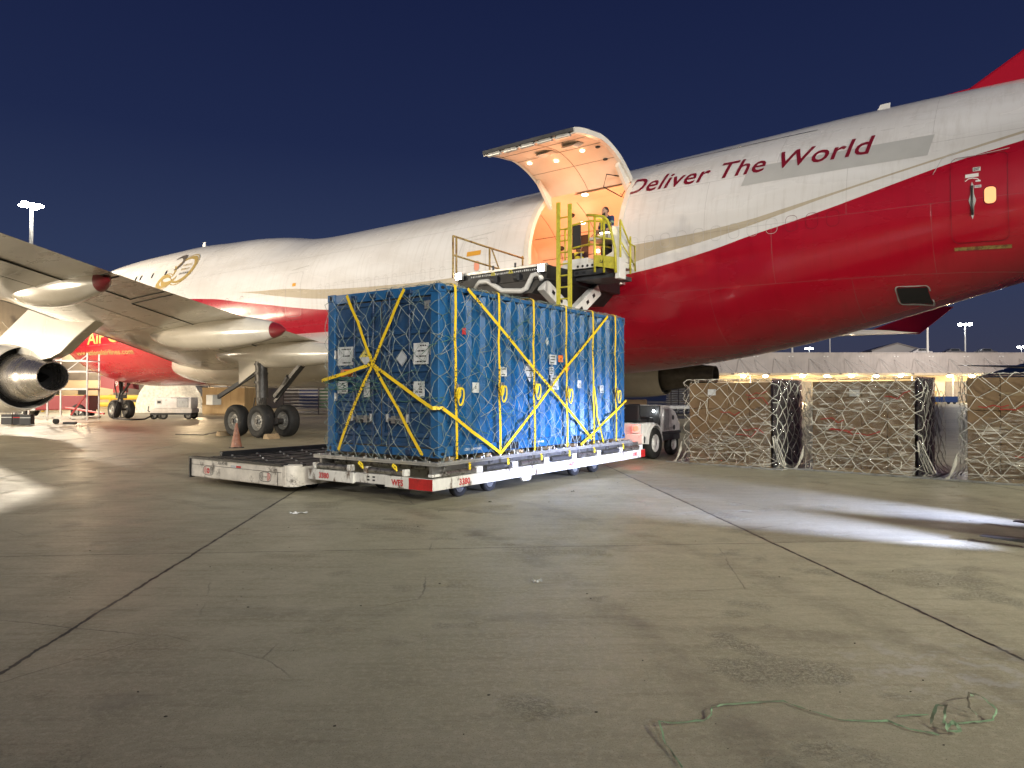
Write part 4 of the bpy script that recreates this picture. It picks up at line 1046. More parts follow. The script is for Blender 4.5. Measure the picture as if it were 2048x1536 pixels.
# ---- yellow webbing straps
def strapmat():
    m = mat('strap_web', (.74,.50,.012), .55); nt = m.node_tree; L = nt.links; b = nt.nodes['Principled BSDF']
    tc = nt.nodes.new('ShaderNodeTexCoord'); n1 = nt.nodes.new('ShaderNodeTexNoise'); n1.inputs['Scale'].default_value = 1.4; n2 = nt.nodes.new('ShaderNodeTexNoise'); n2.inputs['Scale'].default_value = 38; n2.inputs['Detail'].default_value = 1
    L.new(tc.outputs['Object'], n1.inputs[0]); L.new(tc.outputs['Object'], n2.inputs[0])
    a = nt.nodes.new('ShaderNodeMath'); a.operation = 'GREATER_THAN'; a.inputs[1].default_value = .53; L.new(n1.outputs[0], a.inputs[0])
    c = nt.nodes.new('ShaderNodeMath'); c.operation = 'GREATER_THAN'; c.inputs[1].default_value = .56; L.new(n2.outputs[0], c.inputs[0])
    d = nt.nodes.new('ShaderNodeMath'); d.operation = 'MULTIPLY'; L.new(a.outputs[0], d.inputs[0]); L.new(c.outputs[0], d.inputs[1])
    x = nt.nodes.new('ShaderNodeMix'); x.data_type = 'RGBA'; x.inputs[6].default_value = (.74,.50,.012,1); x.inputs[7].default_value = (.03,.025,.01,1); L.new(d.outputs[0], x.inputs[0]); L.new(x.outputs[2], b.inputs['Base Color'])
    return m
MM['strap'] = strapmat(); mk('strap_plain', (.72,.52,.015), .55, var=.15, vscale=14)
def sp(u, v, off=.055):
    q_ = cmap(u, min(v, 2.59)) ; return Vector(q_[0])+Vector(q_[1])*(off-OFF), Vector(q_[1])
def strap(label, pts2, grp, hang=None, over=False, off=.055):
    root = empty('ratchet_strap', CO, CR, label, 'strap', grp)
    P_ = []; N_ = []
    for a, b_ in zip(pts2, pts2[1:]):
        n_ = 5
        for i in range(n_):
            f = i/n_; p, nn_ = sp(lerp(a[0],b_[0],f), lerp(a[1],b_[1],f), off); P_.append(p+nn_*(.012*math.sin(math.pi*f))); N_.append(nn_)
    p, nn_ = sp(pts2[-1][0], pts2[-1][1], off); P_.append(p); N_.append(nn_)
    if over:
        x = P_[-1].x; P_ += [Vector((x, -.03, ZT+.01)), Vector((x, .02, ZT+.03)), Vector((x, 1.2, ZT+.03)), Vector((x, 2.42, ZT+.03)), Vector((x, 2.50, ZT-.05)), Vector((x, 2.50, ZB))]
        N_ += [Vector((0,-1,1)), Vector((0,-.3,1)), Vector((0,0,1)), Vector((0,.3,1)), Vector((0,1,.3)), Vector((0,1,0))]
    t = MB(); t.ribbon(P_, .052, [n for n in N_], .003); t.build('webbing', 'strap', root)
    if hang:
        rn = random.Random(hash(label) % 1000); x, v = hang
        for k in range(2):
            t = MB(); pts = []; base, nn_ = sp(x, v, .07)
            for i in range(13):
                a = i/12*math.pi*2.2; q_ = .8+.5*k; pts.append(base+Vector((.045*q_*math.sin(a)+.03*k-.03*(i/12), -.035-.012*math.cos(a)-.02*k, .10*q_*math.cos(a)-.06-.05*k)))
            t.ribbon(pts, .034, (0,-1,.25), .003); t.build('loose_tail', 'strap_plain', root)
        t = MB(); base, nn_ = sp(x, v+.02, .075); t.box(base.x-.035, base.x+.035, base.y-.03, base.y+.01, base.z-.06, base.z+.06); t.build('ratchet', 'steel', root, bevel=.008)
    return root
G = 'yellow straps round the blue container'
names = ['nearest the door end','second from the door end','third from the door end','fourth from the door end','fifth from the door end','at the far right end']
for k, (x, hv) in enumerate(((.34,1.02),(1.45,1.06),(2.47,1.10),(3.57,1.02),(4.60,.0),(5.56,1.0))):
    strap('yellow strap hanging straight down the container side, '+names[k], [(x+.03,-.03),(x,.9),(x-.02,1.8),(x-.01,2.57)], G, (x+.03, hv) if hv else None, over=True)
strap('yellow strap crossing the container side from upper left to lower right', [(.62,2.57),(2.2,1.56),(3.4,.80),(4.54,.05)], G, off=.062)
strap('yellow strap crossing the container side from upper right to lower left', [(5.20,2.55),(3.4,1.36),(1.46,-.03)], G, off=.068)
strap('short yellow strap slanting down at the far lower right of the container side', [(6.06,.82),(5.1,.40),(4.10,-.03)], G, off=.060)
strap('yellow strap slack and slightly bent at the right part of the container side', [(4.60,1.10),(4.72,.5),(4.98,-.03)], G, off=.074)
def dstrap(label, pts, off): return strap(label, [(-y, z-ZB) for y, z in pts], G, off=off)
dstrap('yellow strap on the door end running from top left down to lower right', [(1.88,3.24),(1.62,2.8),(1.27,2.11),(.75,1.45),(.23,.74)], .070)
dstrap('yellow strap on the door end running from top right down to lower left', [(.60,3.24),(.9,2.75),(1.27,2.11),(1.7,1.45),(2.06,.74)], .078)
o = strap('yellow strap bent over the star crossing and running round the corner onto the side', [(-2.46,1.17),(-1.9,1.28),(-1.27,1.42),(-.6,1.05),(-.02,.74),(.0,.745),(.7,.37),(1.46,-.02)], G, off=.086)
# ---- pallet under the container
pal = empty('cargo_pallet', CO, CR, 'flat aluminium pallet sheet with net track under the blue container', 'pallet')
t = MB(); t.box(-.16, 6.16, -.13, 2.60, .600, .622); t.build('sheet', 'alu', pal)
t = MB()
for a in ((-.16,6.16,-.13,-.06),(-.16,6.16,2.53,2.60),(-.16,-.09,-.057,2.527),(6.09,6.16,-.057,2.527)): t.box(a[0],a[1],a[2],a[3],.624,.655)
t.build('edge_rail', 'alu', pal, bevel=.004)
for k in range(7):
    t = MB(); x = .25+k*.92; t.box(x, x+.12, .0, 2.44, .624, .698); t.build('timber_bearer', 'wood', pal)
t = MB()
for k in range(26):
    x = -.1+k*.245; t.cyl((x,-.115,.655),(x,-.115,.675),.022,n=8)
for k in range(10):
    y = .05+k*.27; t.cyl((-.145,y,.655),(-.145,y,.675),.022,n=8)
t.build('net_stud', 'steel', pal)
# ---- white pallet dolly
dol = empty('pallet_dolly', CO, CR, 'low white roller dolly with red corner and red numbers under the blue container', 'dolly')
t = MB(); t.box(-.19, 6.87, -.10, -.02, .25, .42); sb = t.build('side_beam', 'chipped_white', dol, bevel=.006)
t = MB(); t.box(-.19, 6.87, 2.55, 2.63, .25, .42); t.build('side_beam', 'chipped_white', dol, bevel=.006)
for x0_, x1_ in ((-.19,-.11),(6.79,6.87)):
    t = MB()
    if x0_ < 0:
        t.box(x0_-.05, x0_, -.10, .86, .25, .42); t.box(x0_, x0_+.06, .86, 1.56, .27, .42); t.box(x0_-.05, x0_, 1.56, 2.63, .25, .42); t.box(x0_,x0_+.02,-.018,.86,.26,.40); t.box(x0_,x0_+.02,1.56,2.548,.26,.40)
    else: t.box(x0_, x1_, -.018, 2.548, .25, .42)
    t.build('end_beam', 'chipped_white', dol, bevel=.006)
t = MB(); t.box(-.246, -.2425, -.104, .36, .252, .418); t.build('red_corner', 'red_paint', dol)
t = MB(); t.box(6.66, 6.873, -.104, -.1015, .252, .418); t.build('red_corner', 'red_paint', dol)
text_on('3380', .13, lambda u, v: (.36+u, -.1035, .285+v), 'stencil', 'stencil_red', dol, bold=.004)
text_on('WFS', .11, lambda u, v: (3.55+u, -.1035, .295+v), 'stencil', 'stencil_red', dol, bold=.004)
text_on('3380', .11, lambda u, v: (6.25+u, -.1035, .300+v), 'stencil', 'stencil_red', dol, bold=.004)
text_on('WFS', .12, lambda u, v: (-.2435, .72-u, .29+v), 'stencil', 'stencil_red', dol, bold=.005)
text_on('3380', .12, lambda u, v: (-.2435, 2.36-u, .29+v), 'stencil', 'stencil_red', dol, bold=.005)
t = MB()
for a, b_ in ((1.12,.36),(1.24,.36),(1.12,.31),(1.24,.31)): t.box(-.1945,-.191,a,a+.05,b_,b_+.025)
t.build('bolt_slot', 'black', dol)
t = MB(); t.box(-.11, 6.79, .02, .10, .43, .47); t.box(-.11, 6.79, 2.44, 2.52, .43, .47)
for x in (.6, 1.8, 3.0, 4.2, 5.4, 6.5): t.box(x, x+.10, -.018, 2.548, .30, .428)
t.build('frame', 'chipped_white', dol)
# rollers along the sides and ends
for k in range(7):
    x = -.02+k*.97
    t = MB(); t.cyl((x+.10,-.055,.475),(x+.80,-.055,.475),.045,n=16); t.cyl((x+.10,2.58,.475),(x+.80,2.58,.475),.045,n=16); ro = t.build('edge_roller', 'dark_roller' if k % 2 else 'roller_steel', dol, smooth='auto')
    t = MB(); t.box(x+.82, x+.97, -.095, -.022, .425, .525); t.build('roller_bracket', 'chipped_white', dol, bevel=.01)
for y0_ in (.55, 1.75):
    t = MB(); t.cyl((-.16,y0_-.02,.475),(-.16,y0_+.70,.475),.05,n=16); t.build('edge_roller', 'roller_steel', dol, smooth='auto')
    for y in (y0_-.10, y0_+.72):
        t = MB(); t.box(-.235,-.115,y,y+.06,.425,.53); t.build('roller_bracket', 'chipped_white', dol, bevel=.012)
for k in range(14):
    x = .15+k*.46; t = MB(); t.cyl((x,.14,.53),(x,2.40,.53),.04,n=10); t.build('deck_roller', 'roller_steel', dol, smooth='auto')
t = MB(); t.box(-.10, 6.78, .03, .09, .472, .585); t.box(-.10, 6.78, 2.45, 2.51, .472, .585); t.build('roller_channel', 'steel', dol)
t = MB()
for k in range(12):
    x = .1+k*.57; t.box(x, x+.07, -.02, .028, .50, .598); t.cyl((x+.035,-.05,.56),(x+.035,.02,.56),.014,n=6)
t.build('pallet_stop', 'steel', dol)
for k, x in enumerate((.55,1.55,2.55,3.5,4.45,5.7)):
    t = MB(); t.ribbon([(x,-.15,.50),(x+.005,-.15,.58),(x+.01,-.10,.61),(x+.015,-.15,.60)], .045, [(0,-1,0),(0,-1,.2),(0,-.3,1),(0,-1,.2)], .004); t.build('yellow_hook', 'strap_plain', dol)
for y in (.62, 1.35):
    t = MB(); t.tube([(-.26,y,.52),(-.29,y+.03,.58),(-.24,y+.07,.60),(-.22,y+.02,.56),(-.26,y-.03,.50)], .014, 6); t.build('yellow_hook', 'strap_plain', dol, smooth=True)
for x in (.95, 1.75, 4.6, 5.4):
    for y in (.42, 2.1):
        a, b_ = MB(), MB(); wheel(a, b_, (x, y, .17), .17, .13); wo = a.build('tyre', 'rubber', dol, smooth=True); b_.build('wheel_rim', 'rim_grey', wo, smooth='auto')
t = MB(); t.prism([(2.05,-.06,.25),(2.40,-.06,.25),(2.33,-.06,.17),(2.12,-.06,.17)], (0,.04,0)); t.build('tow_lug', 'chipped_white', dol)
t = MB(); 
for x in (.95,1.75,4.6,5.4): t.bar((x,.3,.19),(x,2.2,.19),.06,.06); t.box(x-.12,x+.12,1.0,1.5,.20,.30)
t.build('axle', 'black_steel', dol)
# ---- second dolly, dark ball deck and grimy fascia
d2 = empty('transfer_dolly', CO, CR, 'low grimy white transfer dolly with dark ball deck and oval emblems left of container', 'dolly')
t = MB(); t.box(-.50, -.42, 2.98, 5.66, .12, .47); f_ = t.build('fascia', 'grimy_white', d2, bevel=.02)
t = MB(); t.cyl((-.33,2.92,.12),(-.33,2.92,.47),.16,n=20); t.box(-.33,3.6,2.76,2.80,.13,.44); t.box(-.495,-.34,2.9,2.99,.13,.46); t.build('rounded_corner', 'grimy_white', d2, smooth='auto')
t = MB(); t.box(-.53,-.40,2.95,5.68,.455,.49); t.box(-.53,-.421,5.661,5.69,.10,.455); t.build('top_edge', 'black_steel', d2)
t = MB(); t.box(-.504,-.4955,2.99,5.64,.345,.352); t.box(-.504,-.4955,3.08,3.088,.13,.345); t.build('panel_joint', 'black', d2)
t = MB(); t.box(-.40, 4.4, 2.82, 5.68, .40, .452); t.build('deck', 'rust_deck', d2)
t = MB()
for k in range(8):
    x = -.1+k*.6; t.box(x, x+.035, 2.9, 5.6, .4525, .468)
for k in range(5): t.box(-.3,4.35,3.2+k*.5,3.23+k*.5,.4545,.464)
t.build('deck_channel', 'black_steel', d2)
t = MB()
for i in range(8):
    for j in range(6): t.ell((-.05+i*.55+(.27 if j % 2 else 0), 3.05+j*.48, .462), (.025,.025,.022), 8, 5)
t.build('ball_castor', 'steel', d2, smooth=True)
t = MB(); t.box(.1, 4.5, 5.60, 5.68, .455, .54); t.build('guide_rail', 'black_steel', d2, bevel=.005)
t = MB(); t.box(-.3,4.3,5.62,5.66,.12,.40); t.box(4.3,4.36,2.85,5.66,.12,.40); t.build('skirt', 'grimy_white', d2)
for x in (.3, 3.8):
    for y in (3.2, 5.3):
        a, b_ = MB(), MB(); wheel(a, b_, (x, y, .15), .15, .11); wo = a.build('tyre', 'rubber', d2, smooth=True); b_.build('wheel_rim', 'rim_grey', wo)
text_on('30x4548', .085, lambda u, v: (-.5045, 4.80-u, .385+v), 'stencil', 'decal_black', d2, bold=.001, shear=.1)
t = MB(); t.box(-.5035,-.501,4.10,4.40,.355,.395); t.build('faded_label', 'placard_grey', d2)
t = MB(); t.box(-.505,-.5037,4.10,4.24,.358,.392); t.build('faded_label', 'stencil_red', d2)
for yc, hl in ((5.10, 'stencil_red'), (3.42, 'decal_black')):
    t = MB(); n_ = 24; ring1 = []; ring2 = []
    def oval(k, rx, rz_): a = 2*math.pi*k/n_; return (math.copysign(abs(math.cos(a))**.7, math.cos(a))*rx, math.copysign(abs(math.sin(a))**.7, math.sin(a))*rz_)
    for k in range(n_): a = oval(k,.165,.085); b2 = oval(k,.155,.075); ring1.append((-.503,yc+a[0],.255+a[1])); ring2.append((-.503,yc+b2[0],.255+b2[1]))
    t.add(ring1+ring2, [(k,(k+1)%n_,n_+(k+1)%n_,n_+k) for k in range(n_)]); t.build('emblem_ring', 'decal_black', d2)
    for half, mt_ in ((1, 'stencil_red' if hl == 'stencil_red' else 'decal_black'), (-1, 'decal_black' if hl == 'stencil_red' else 'stencil_red')):
        t = MB()
        for k in range(7):
            z = .195+k*.019; ww = .145*math.sqrt(max(0, 1-((z-.255)/.08)**2)); a, b2 = sorted((yc+half*.055, yc+half*max(.06,ww))); t.box(-.5036,-.5028,a,b2,z,z+.009)
        t.build('emblem_stripes', mt_, d2)
    t = MB(); t.lathe([(-.0,.05),(.001,.05)], (-.5036,yc,.255),'x',20,close=True); t.build('emblem_disc', hl if hl == 'stencil_red' else 'grimy_white', d2)
    text_on('Cargo', .04, lambda u, v: (-.5050, yc-u, .245+v), 'emblem_lettering', 'paper' if hl == 'stencil_red' else 'decal_black', d2, centre=True, shear=.2)

# ------------------------------------------------------------------ high loader at the cargo door
LS, LY = 46.0, -6.0
ld = empty('cargo_loader', AW(LS, LY, 0), AROT, 'raised black cargo loader with white scissor arms and yellow ladder at the cargo door', 'cargo loader')
def lb(mb, name, m, parent=ld, **kw):
    mb.v = [(x-LS, y-LY, z) for x, y, z in mb.v]
    return mb.build(name, m, parent, **kw)
mk('safety_yellow', (.50,.44,.035), .42, var=.2, vscale=8, dirt=(.13,.11,.04), dscale=16, dlo=.60, dhi=.68)
t = MB(); t.box(44.45,47.5,-7.45,-3.62,4.62,4.98); deck = lb(t, 'deck', 'black_steel', bevel=.01)
t = MB(); t.prism([(44.6,-7.42,4.62),(47.35,-7.42,4.62),(47.0,-7.42,4.28),(45.6,-7.42,4.34)], (0,3.7,0)); lb(t, 'under_frame', 'black_steel', deck)
t = MB(); t.box(44.44,47.51,-7.47,-7.40,4.95,5.02); t.box(44.44,44.50,-7.40,-3.62,4.95,5.03); lb(t, 'deck_edge', 'alu', deck, bevel=.006)
t = MB(); 
for k in range(9): t.cyl((44.6,-7.2+k*.42,4.99),(47.4,-7.2+k*.42,4.99),.035,n=8)
lb(t, 'deck_rollers', 'roller_steel', deck, smooth='auto')
rn = random.Random(3)
t = MB()
for k in range(34):
    s = 44.95+k*.065
    if 45.6 < s < 45.75: continue
    t.box(s, s+rn.uniform(.02,.05), -7.456, -7.452, 4.86+.01*rn.random(), 4.90+.015*rn.random())
lb(t, 'worn_stencil', 'paper', deck)
for s in (45.65, 46.25):
    t = MB(); t.prism([(s,-7.46,4.86),(s+.17,-7.46,4.86),(s+.085,-7.46,5.02)], (0,.006,0)); o = lb(t, 'warning_triangle', 'safety_yellow', deck)
    t = MB(); t.prism([(s+.06,-7.464,4.885),(s+.11,-7.464,4.885),(s+.085,-7.464,4.95)], (0,.003,0)); lb(t, 'triangle_mark', 'black', o)
for s in (45.75, 46.5): 
    t = MB(); t.cyl((s,-7.5,4.74),(s+.12,-7.5,4.74),.10,n=12); t.cyl((s,-7.47,5.0),(s,-7.47,5.12),.03,n=8); lb(t, 'hose_reel', 'dark_grey', deck)
MM['led'] = mat('led_lens', (1,1,1), .3, emit=(.90,.96,1.0), estr=60)
for s, zc_ in ((44.60,4.93),(47.42,4.87)):
    t = MB(); t.box(s-.11,s+.11,-7.60,-7.50,zc_-.10,zc_+.10); wl = lb(t, 'work_lamp', 'alu', deck, bevel=.01)
    t = MB(); t.box(s-.09,s+.09,-7.615,-7.604,zc_-.08,zc_+.08); lb(t, 'lens', 'led', wl)
    t = MB(); t.tube([(s-.13,-7.55,zc_+.12),(s-.13,-7.52,zc_-.14),(s+.0,-7.50,zc_-.14)], .015, 5); lb(t, 'lamp_bracket', 'steel', wl)
    lamp('work_light', 'SPOT', AW(s, -7.66, zc_), 350, (.88,.94,1.0), AW(s+2, -14, 1.0), .12, 120, .6)
# left hand rail
t = MB(); pr = [(-7.62,6.09),(-6.4,6.03),(-4.3,5.95)]
t.tube([(44.42,y,z) for y, z in pr], .028, 6); t.tube([(44.42,-7.62,5.55),(44.42,-4.3,5.38)], .026, 6); t.tube([(44.42,-7.62,5.02),(44.42,-4.3,5.04)], .022, 6)
for y in (-7.62,-6.0,-4.35): t.cyl((44.42,y,4.9),(44.42,y,6.02 if y > -7 else 6.09),.03,n=6)
t.tube([(44.42,-5.9,6.0),(44.42,-5.3,5.05)], .024, 6); t.cyl((44.42,-7.48,4.9),(44.42,-7.48,6.07),.03,n=6)
lb(t, 'side_rail', 'rail_rust', smooth=True)
t = MB(); t.box(44.36,44.5,-4.25,-4.05,5.0,5.55); t.box(44.36,44.5,-3.98,-3.78,5.0,5.5); lb(t, 'rail_post', 'gear_steel')
# scissor arms
def arm(p0, p1, w_=.22, h_=.34):
    t = MB(); t.bar(p0, p1, w_, h_); o = lb(t, 'scissor_arm', 'white_paint', bevel=.02)
    a = Vector(p0); b_ = Vector(p1); d = (b_-a).normalized(); u = Vector((0,-d.z,d.y)) if abs(d.z) > 0 else Vector((0,0,1))
    t = MB()
    for k in range(1, 8):
        c = a.lerp(b_, k/8); c.x += w_/2+.002; q_ = d*.07; r_ = Vector((0, -d.z, d.y))*.05
        t.add([c-q_-r_, c+q_-r_, c+q_+r_, c-q_+r_], [(0,1,2,3)])
    lb(t, 'arm_hole', 'black', o)
for s in (47.25, 44.9):
    arm((s,-7.3,4.5),(s,-4.4,3.05)); arm((s+.26,-5.0,4.6),(s+.26,-7.6,2.9)); arm((s,-7.6,2.95),(s,-4.4,1.3)); arm((s+.26,-4.4,3.05),(s+.26,-7.6,1.3))
    t = MB(); 
    for y, z in ((-6.0,3.85),(-6.0,2.1),(-4.4,3.05),(-7.6,2.92)): t.cyl((s-.14,y,z),(s+.42,y,z),.09,n=14)
    lb(t, 'arm_pivot', 'gear_steel')
t = MB(); t.tube([(45.05,-7.38,4.60),(45.25,-7.42,4.74),(45.55,-7.45,4.72),(46.05,-7.45,4.42),(46.70,-7.45,4.36),(46.85,-7.45,4.42),(47.05,-7.45,4.74),(47.25,-7.45,4.76),(47.35,-7.45,4.6)], .07, 10); lb(t, 'bent_pipe', 'white_paint', smooth=True)
t = MB(); t.prism([(44.95,-7.4,4.6),(45.2,-7.4,4.6),(45.45,-7.4,4.15),(45.1,-7.4,4.2)], (0,.15,0)); lb(t, 'pipe_bracket', 'white_paint', bevel=.02)
t = MB(); t.cyl((46.6,-7.2,4.2),(45.9,-5.2,2.0),.11,n=12); t.cyl((46.1,-5.8,2.6),(45.7,-4.8,1.4),.16,n=12); lb(t, 'lift_cylinder', 'gear_steel', smooth='auto')
t = MB(); t.box(44.7,47.5,-9.6,-3.9,.75,1.15); lb(t, 'chassis', 'white_paint', bevel=.02)
t = MB(); t.box(44.75,47.45,-9.55,-8.0,1.16,1.32); lb(t, 'lower_platform', 'black_steel', bevel=.01)
for s in (44.95,47.2):
    for y in (-9.0,-8.15,-5.2,-4.4):
        a, b_ = MB(), MB(); wheel(a, b_, (s,y,.40), .40, .26)
        # wheels roll along the loader's length
        for q_ in (a, b_): q_.v = [(s+(p[1]-y), y+(p[0]-s), p[2]) for p in q_.v]
        wo = lb(a, 'tyre', 'rubber', smooth=True); lb(b_, 'wheel_rim', 'rim_grey', wo, smooth='auto')
# ladder
t = MB()
for s in (47.97, 48.31): t.bar((s,-7.62,3.0),(s,-7.62,6.45 if s < 48.1 else 6.36),.05,.10)
z = 3.15
while z < 6.3: t.cyl((47.97,-7.62,z),(48.31,-7.62,z),.020,n=8); z += .29
lb(t, 'ladder', 'safety_yellow', smooth='auto')
def lbs(mb, name, m, parent=ld, **kw):
    mb.v = [(x-.45, y+1.05, z+.17) for x, y, z in mb.v]
    return lb(mb, name, m, parent, **kw)
# operator station
t = MB(); t.box(47.56,49.2,-7.25,-6.15,4.84,4.98); stn = lbs(t, 'station_floor', 'white_paint', bevel=.01)
t = MB(); t.box(47.75,48.95,-7.22,-6.2,4.66,4.80); t.box(47.62,49.1,-7.1,-6.1,4.55,4.655); lbs(t, 'station_underframe', 'dark_grey', stn)
t = MB()
for k in range(7): t.cyl((48.1+k*.15,-7.262,4.90),(48.1+k*.15,-7.25,4.90),.035,n=10)
for k in range(2): t.box(48.0+k*.22,48.10+k*.22,-7.225,-7.218,4.70,4.76)
lbs(t, 'tread_hole', 'black', stn)
t = MB(); t.box(47.6,48.4,-7.24,-6.6,4.982,5.12); lbs(t, 'step_box', 'white_paint', stn, bevel=.01)
t = MB(); t.prism([(48.64,-7.30,4.86),(49.24,-7.30,4.72),(49.24,-7.30,5.03),(48.64,-7.30,5.16)], (0,.02,0)); kp = lbs(t, 'kick_panel', 'safety_yellow', stn)
text_on('Lift', .11, lambda u, v: (48.80+u-LS-.45, -7.304-LY+1.05, 5.10-.22*u+v), 'logo_lettering', 'black', kp, shear=.3, bold=.004)
t = MB()
for s, z0, z1 in ((48.64,4.7,6.20),(48.92,4.66,6.12)): t.cyl((s,-7.28,z0),(s,-7.28,z1),.032,n=8)
t.tube([(48.40,-7.28,6.24),(48.64,-7.28,6.20),(48.92,-7.28,6.12),(49.02,-7.28,6.02),(49.13,-7.28,5.72),(49.25,-7.28,5.25),(49.27,-7.28,4.62)], .038, 8)
t.tube([(48.64,-7.28,5.66),(48.9,-7.28,5.56),(49.18,-7.28,5.50)], .026, 6)
lbs(t, 'front_rail', 'safety_yellow', stn, smooth=True)
t = MB()
arc = [(47.1,6.20),(47.4,6.30),(47.9,6.34),(48.25,6.28),(48.6,6.16)]
t.tube([(s,-6.35,z) for s, z in arc], .030, 8); t.tube([(s,-6.35,z-.66) for s, z in arc], .028, 8)
for s in (47.1,47.3,47.9,48.3): t.cyl((s,-6.35,5.0 if s < 47.2 else 5.62),(s,-6.35,interp(arc,s,1)),.026,n=8)
t.tube([(48.6,-6.35,6.16),(48.6,-7.28,6.20)], .028, 6)
lbs(t, 'back_rail', 'safety_yellow', stn, smooth=True)
t = MB(); t.box(47.33,47.60,-6.33,-6.29,5.60,6.28); lbs(t, 'black_board', 'black', stn)
t = MB()
for y, z1 in ((-7.0,6.05),(-6.45,5.70)): t.cyl((49.25,y,4.7),(49.25,y,z1),.028,n=8)
t.tube([(49.25,-7.0,6.05),(49.25,-6.7,5.72),(49.25,-6.5,5.5),(49.25,-6.2,5.48),(49.25,-6.18,4.8)], .026, 6); t.tube([(49.25,-7.0,5.5),(49.25,-6.2,4.95)], .02, 6)
lbs(t, 'side_guard', 'safety_yellow', stn, smooth=True)
t = MB(); t.box(49.21,49.36,-7.22,-6.9,4.48,5.02); lbs(t, 'side_box', 'white_paint', stn, bevel=.015)
t = MB(); t.prism([(48.62,-6.75,5.0),(49.18,-6.75,5.0),(49.16,-6.75,5.6),(48.98,-6.75,5.98),(48.86,-6.75,6.0),(48.86,-6.75,5.3),(48.62,-6.75,5.2)], (0,.35,0)); cn = lbs(t, 'console', 'white_paint', stn, bevel=.02)
t = MB(); t.prism([(48.3,-7.0,5.62),(48.9,-7.0,5.62),(48.9,-7.0,5.76),(48.3,-7.0,5.70)], (0,.75,0)); ct = lbs(t, 'control_desk', 'alu', stn, bevel=.01)
t = MB()
for k in range(5): t.cyl((48.4+k*.09,-6.9,5.73),(48.4+k*.09,-6.92,5.86),.014,n=6); t.ell((48.4+k*.09,-6.92,5.87),(.022,)*3,6,4)
t.box(48.42,48.58,-6.7,-6.5,5.72,5.92); lbs(t, 'control_levers', 'black', ct)
MM['deskglow'] = mat('desk_lamp', (1,.9,.6), .4, emit=(1,.82,.5), estr=9)
t = MB(); t.box(48.62,48.86,-6.98,-6.8,5.765,5.80); lbs(t, 'desk_lamp', 'deskglow', ct)
t = MB(); t.box(48.72,48.78,-7.32,-7.26,5.2,5.28); lbs(t, 'marker_lamp', 'lampglow', stn)
lamp('desk_light', 'POINT', AW(48.05,-6.0,6.12), 5, (1,.8,.5), size=.08)

# ------------------------------------------------------------------ people
def blob_body(name, parts, m, parent, vox=.012, sm=6):
    t = MB()
    for k in parts:
        if k[0] == 'c':   # tapered limb with rounded ends
            _, a, b_, r0, r1 = k; t.cyl(a, b_, r0, r1, n=16); t.ell(a, (r0,)*3, 14, 9); t.ell(b_, (r1,)*3, 14, 9)
        elif k[0] == 'e': t.ell(k[1], k[2], 18, 12)
        elif k[0] == 'p': t.prism(k[1], k[2])
    o = t.build(name, m, parent, smooth=True)
    r_ = o.modifiers.new('Remesh', 'REMESH'); r_.mode = 'VOXEL'; r_.voxel_size = vox; r_.use_smooth_shade = True
    s_ = o.modifiers.new('Smooth', 'SMOOTH'); s_.factor = .5; s_.iterations = sm
    return o
def hand(side, w_, d, curl, palm_n):
    """palm, four fingers, thumb from wrist w_ along direction d"""
    w_ = Vector(w_); d = Vector(d).normalized(); n_ = Vector(palm_n).normalized(); a = d.cross(n_).normalized()*side
    P_ = [('c', w_, w_+d*.045, .026, .030), ('c', w_+d*.03+a*.022, w_+d*.085+a*.028, .017, .014), ('c', w_+d*.03-a*.022, w_+d*.08-a*.028, .017, .013), ('c', w_+d*.03, w_+d*.09, .018, .014)]
    for k, (o_, l) in enumerate(((.030,.068),(.011,.076),(-.010,.071),(-.030,.056))):
        b0 = w_+d*.088+a*o_; b1 = b0+d*l*.45+n_*l*.25*curl; b2 = b1+d*l*.2+n_*l*.42*curl
        P_ += [('c', b0, b1, .0105, .0095), ('c', b1, b2, .0095, .008)]
    t0 = w_+d*.025+a*.028; t1 = t0+a*.03+d*.025+n_*.012; t2 = t1+d*.028+n_*.014
    P_ += [('c', t0, t1, .0125, .011), ('c', t1, t2, .011, .009)]
    return P_
def head(c, f, tilt=0):
    """head centre c, facing direction f (horizontal unit vector)"""
    c = Vector(c); f = Vector(f).normalized(); l = Vector((-f.y, f.x, 0)); u = Vector((0,0,1))
    P_ = [('e', c+u*.012, (.076,.076,.112)), ('e', c+f*.018+u*.035, (.072,.072,.085)), ('e', c-f*.022+u*.03, (.076,.076,.085)), ('e', c+f*.035-u*.062, (.050,.050,.045)),
          ('c', c+f*.086+u*.012, c+f*.100-u*.022, .010, .014), ('e', c+f*.078+u*.032, (.030,.030,.010)), ('c', c+f*.077-u*.050+l*.018, c+f*.077-u*.050-l*.018, .009, .009)]
    for sg in (-1, 1): P_ += [('e', c+l*sg*.080-u*.002, (.016,.016,.032)), ('e', c+f*.066+l*sg*.03-u*.018, (.022,.022,.024))]
    return P_
def eyes(c, f, parent):
    c = Vector(c); f = Vector(f).normalized(); l = Vector((-f.y, f.x, 0)); t = MB()
    for sg in (-1, 1): t.ell(c+f*.078+l*sg*.030+Vector((0,0,.012)), (.010,.010,.007), 8, 6)
    t.build('eyes', 'hair', parent, smooth=True)
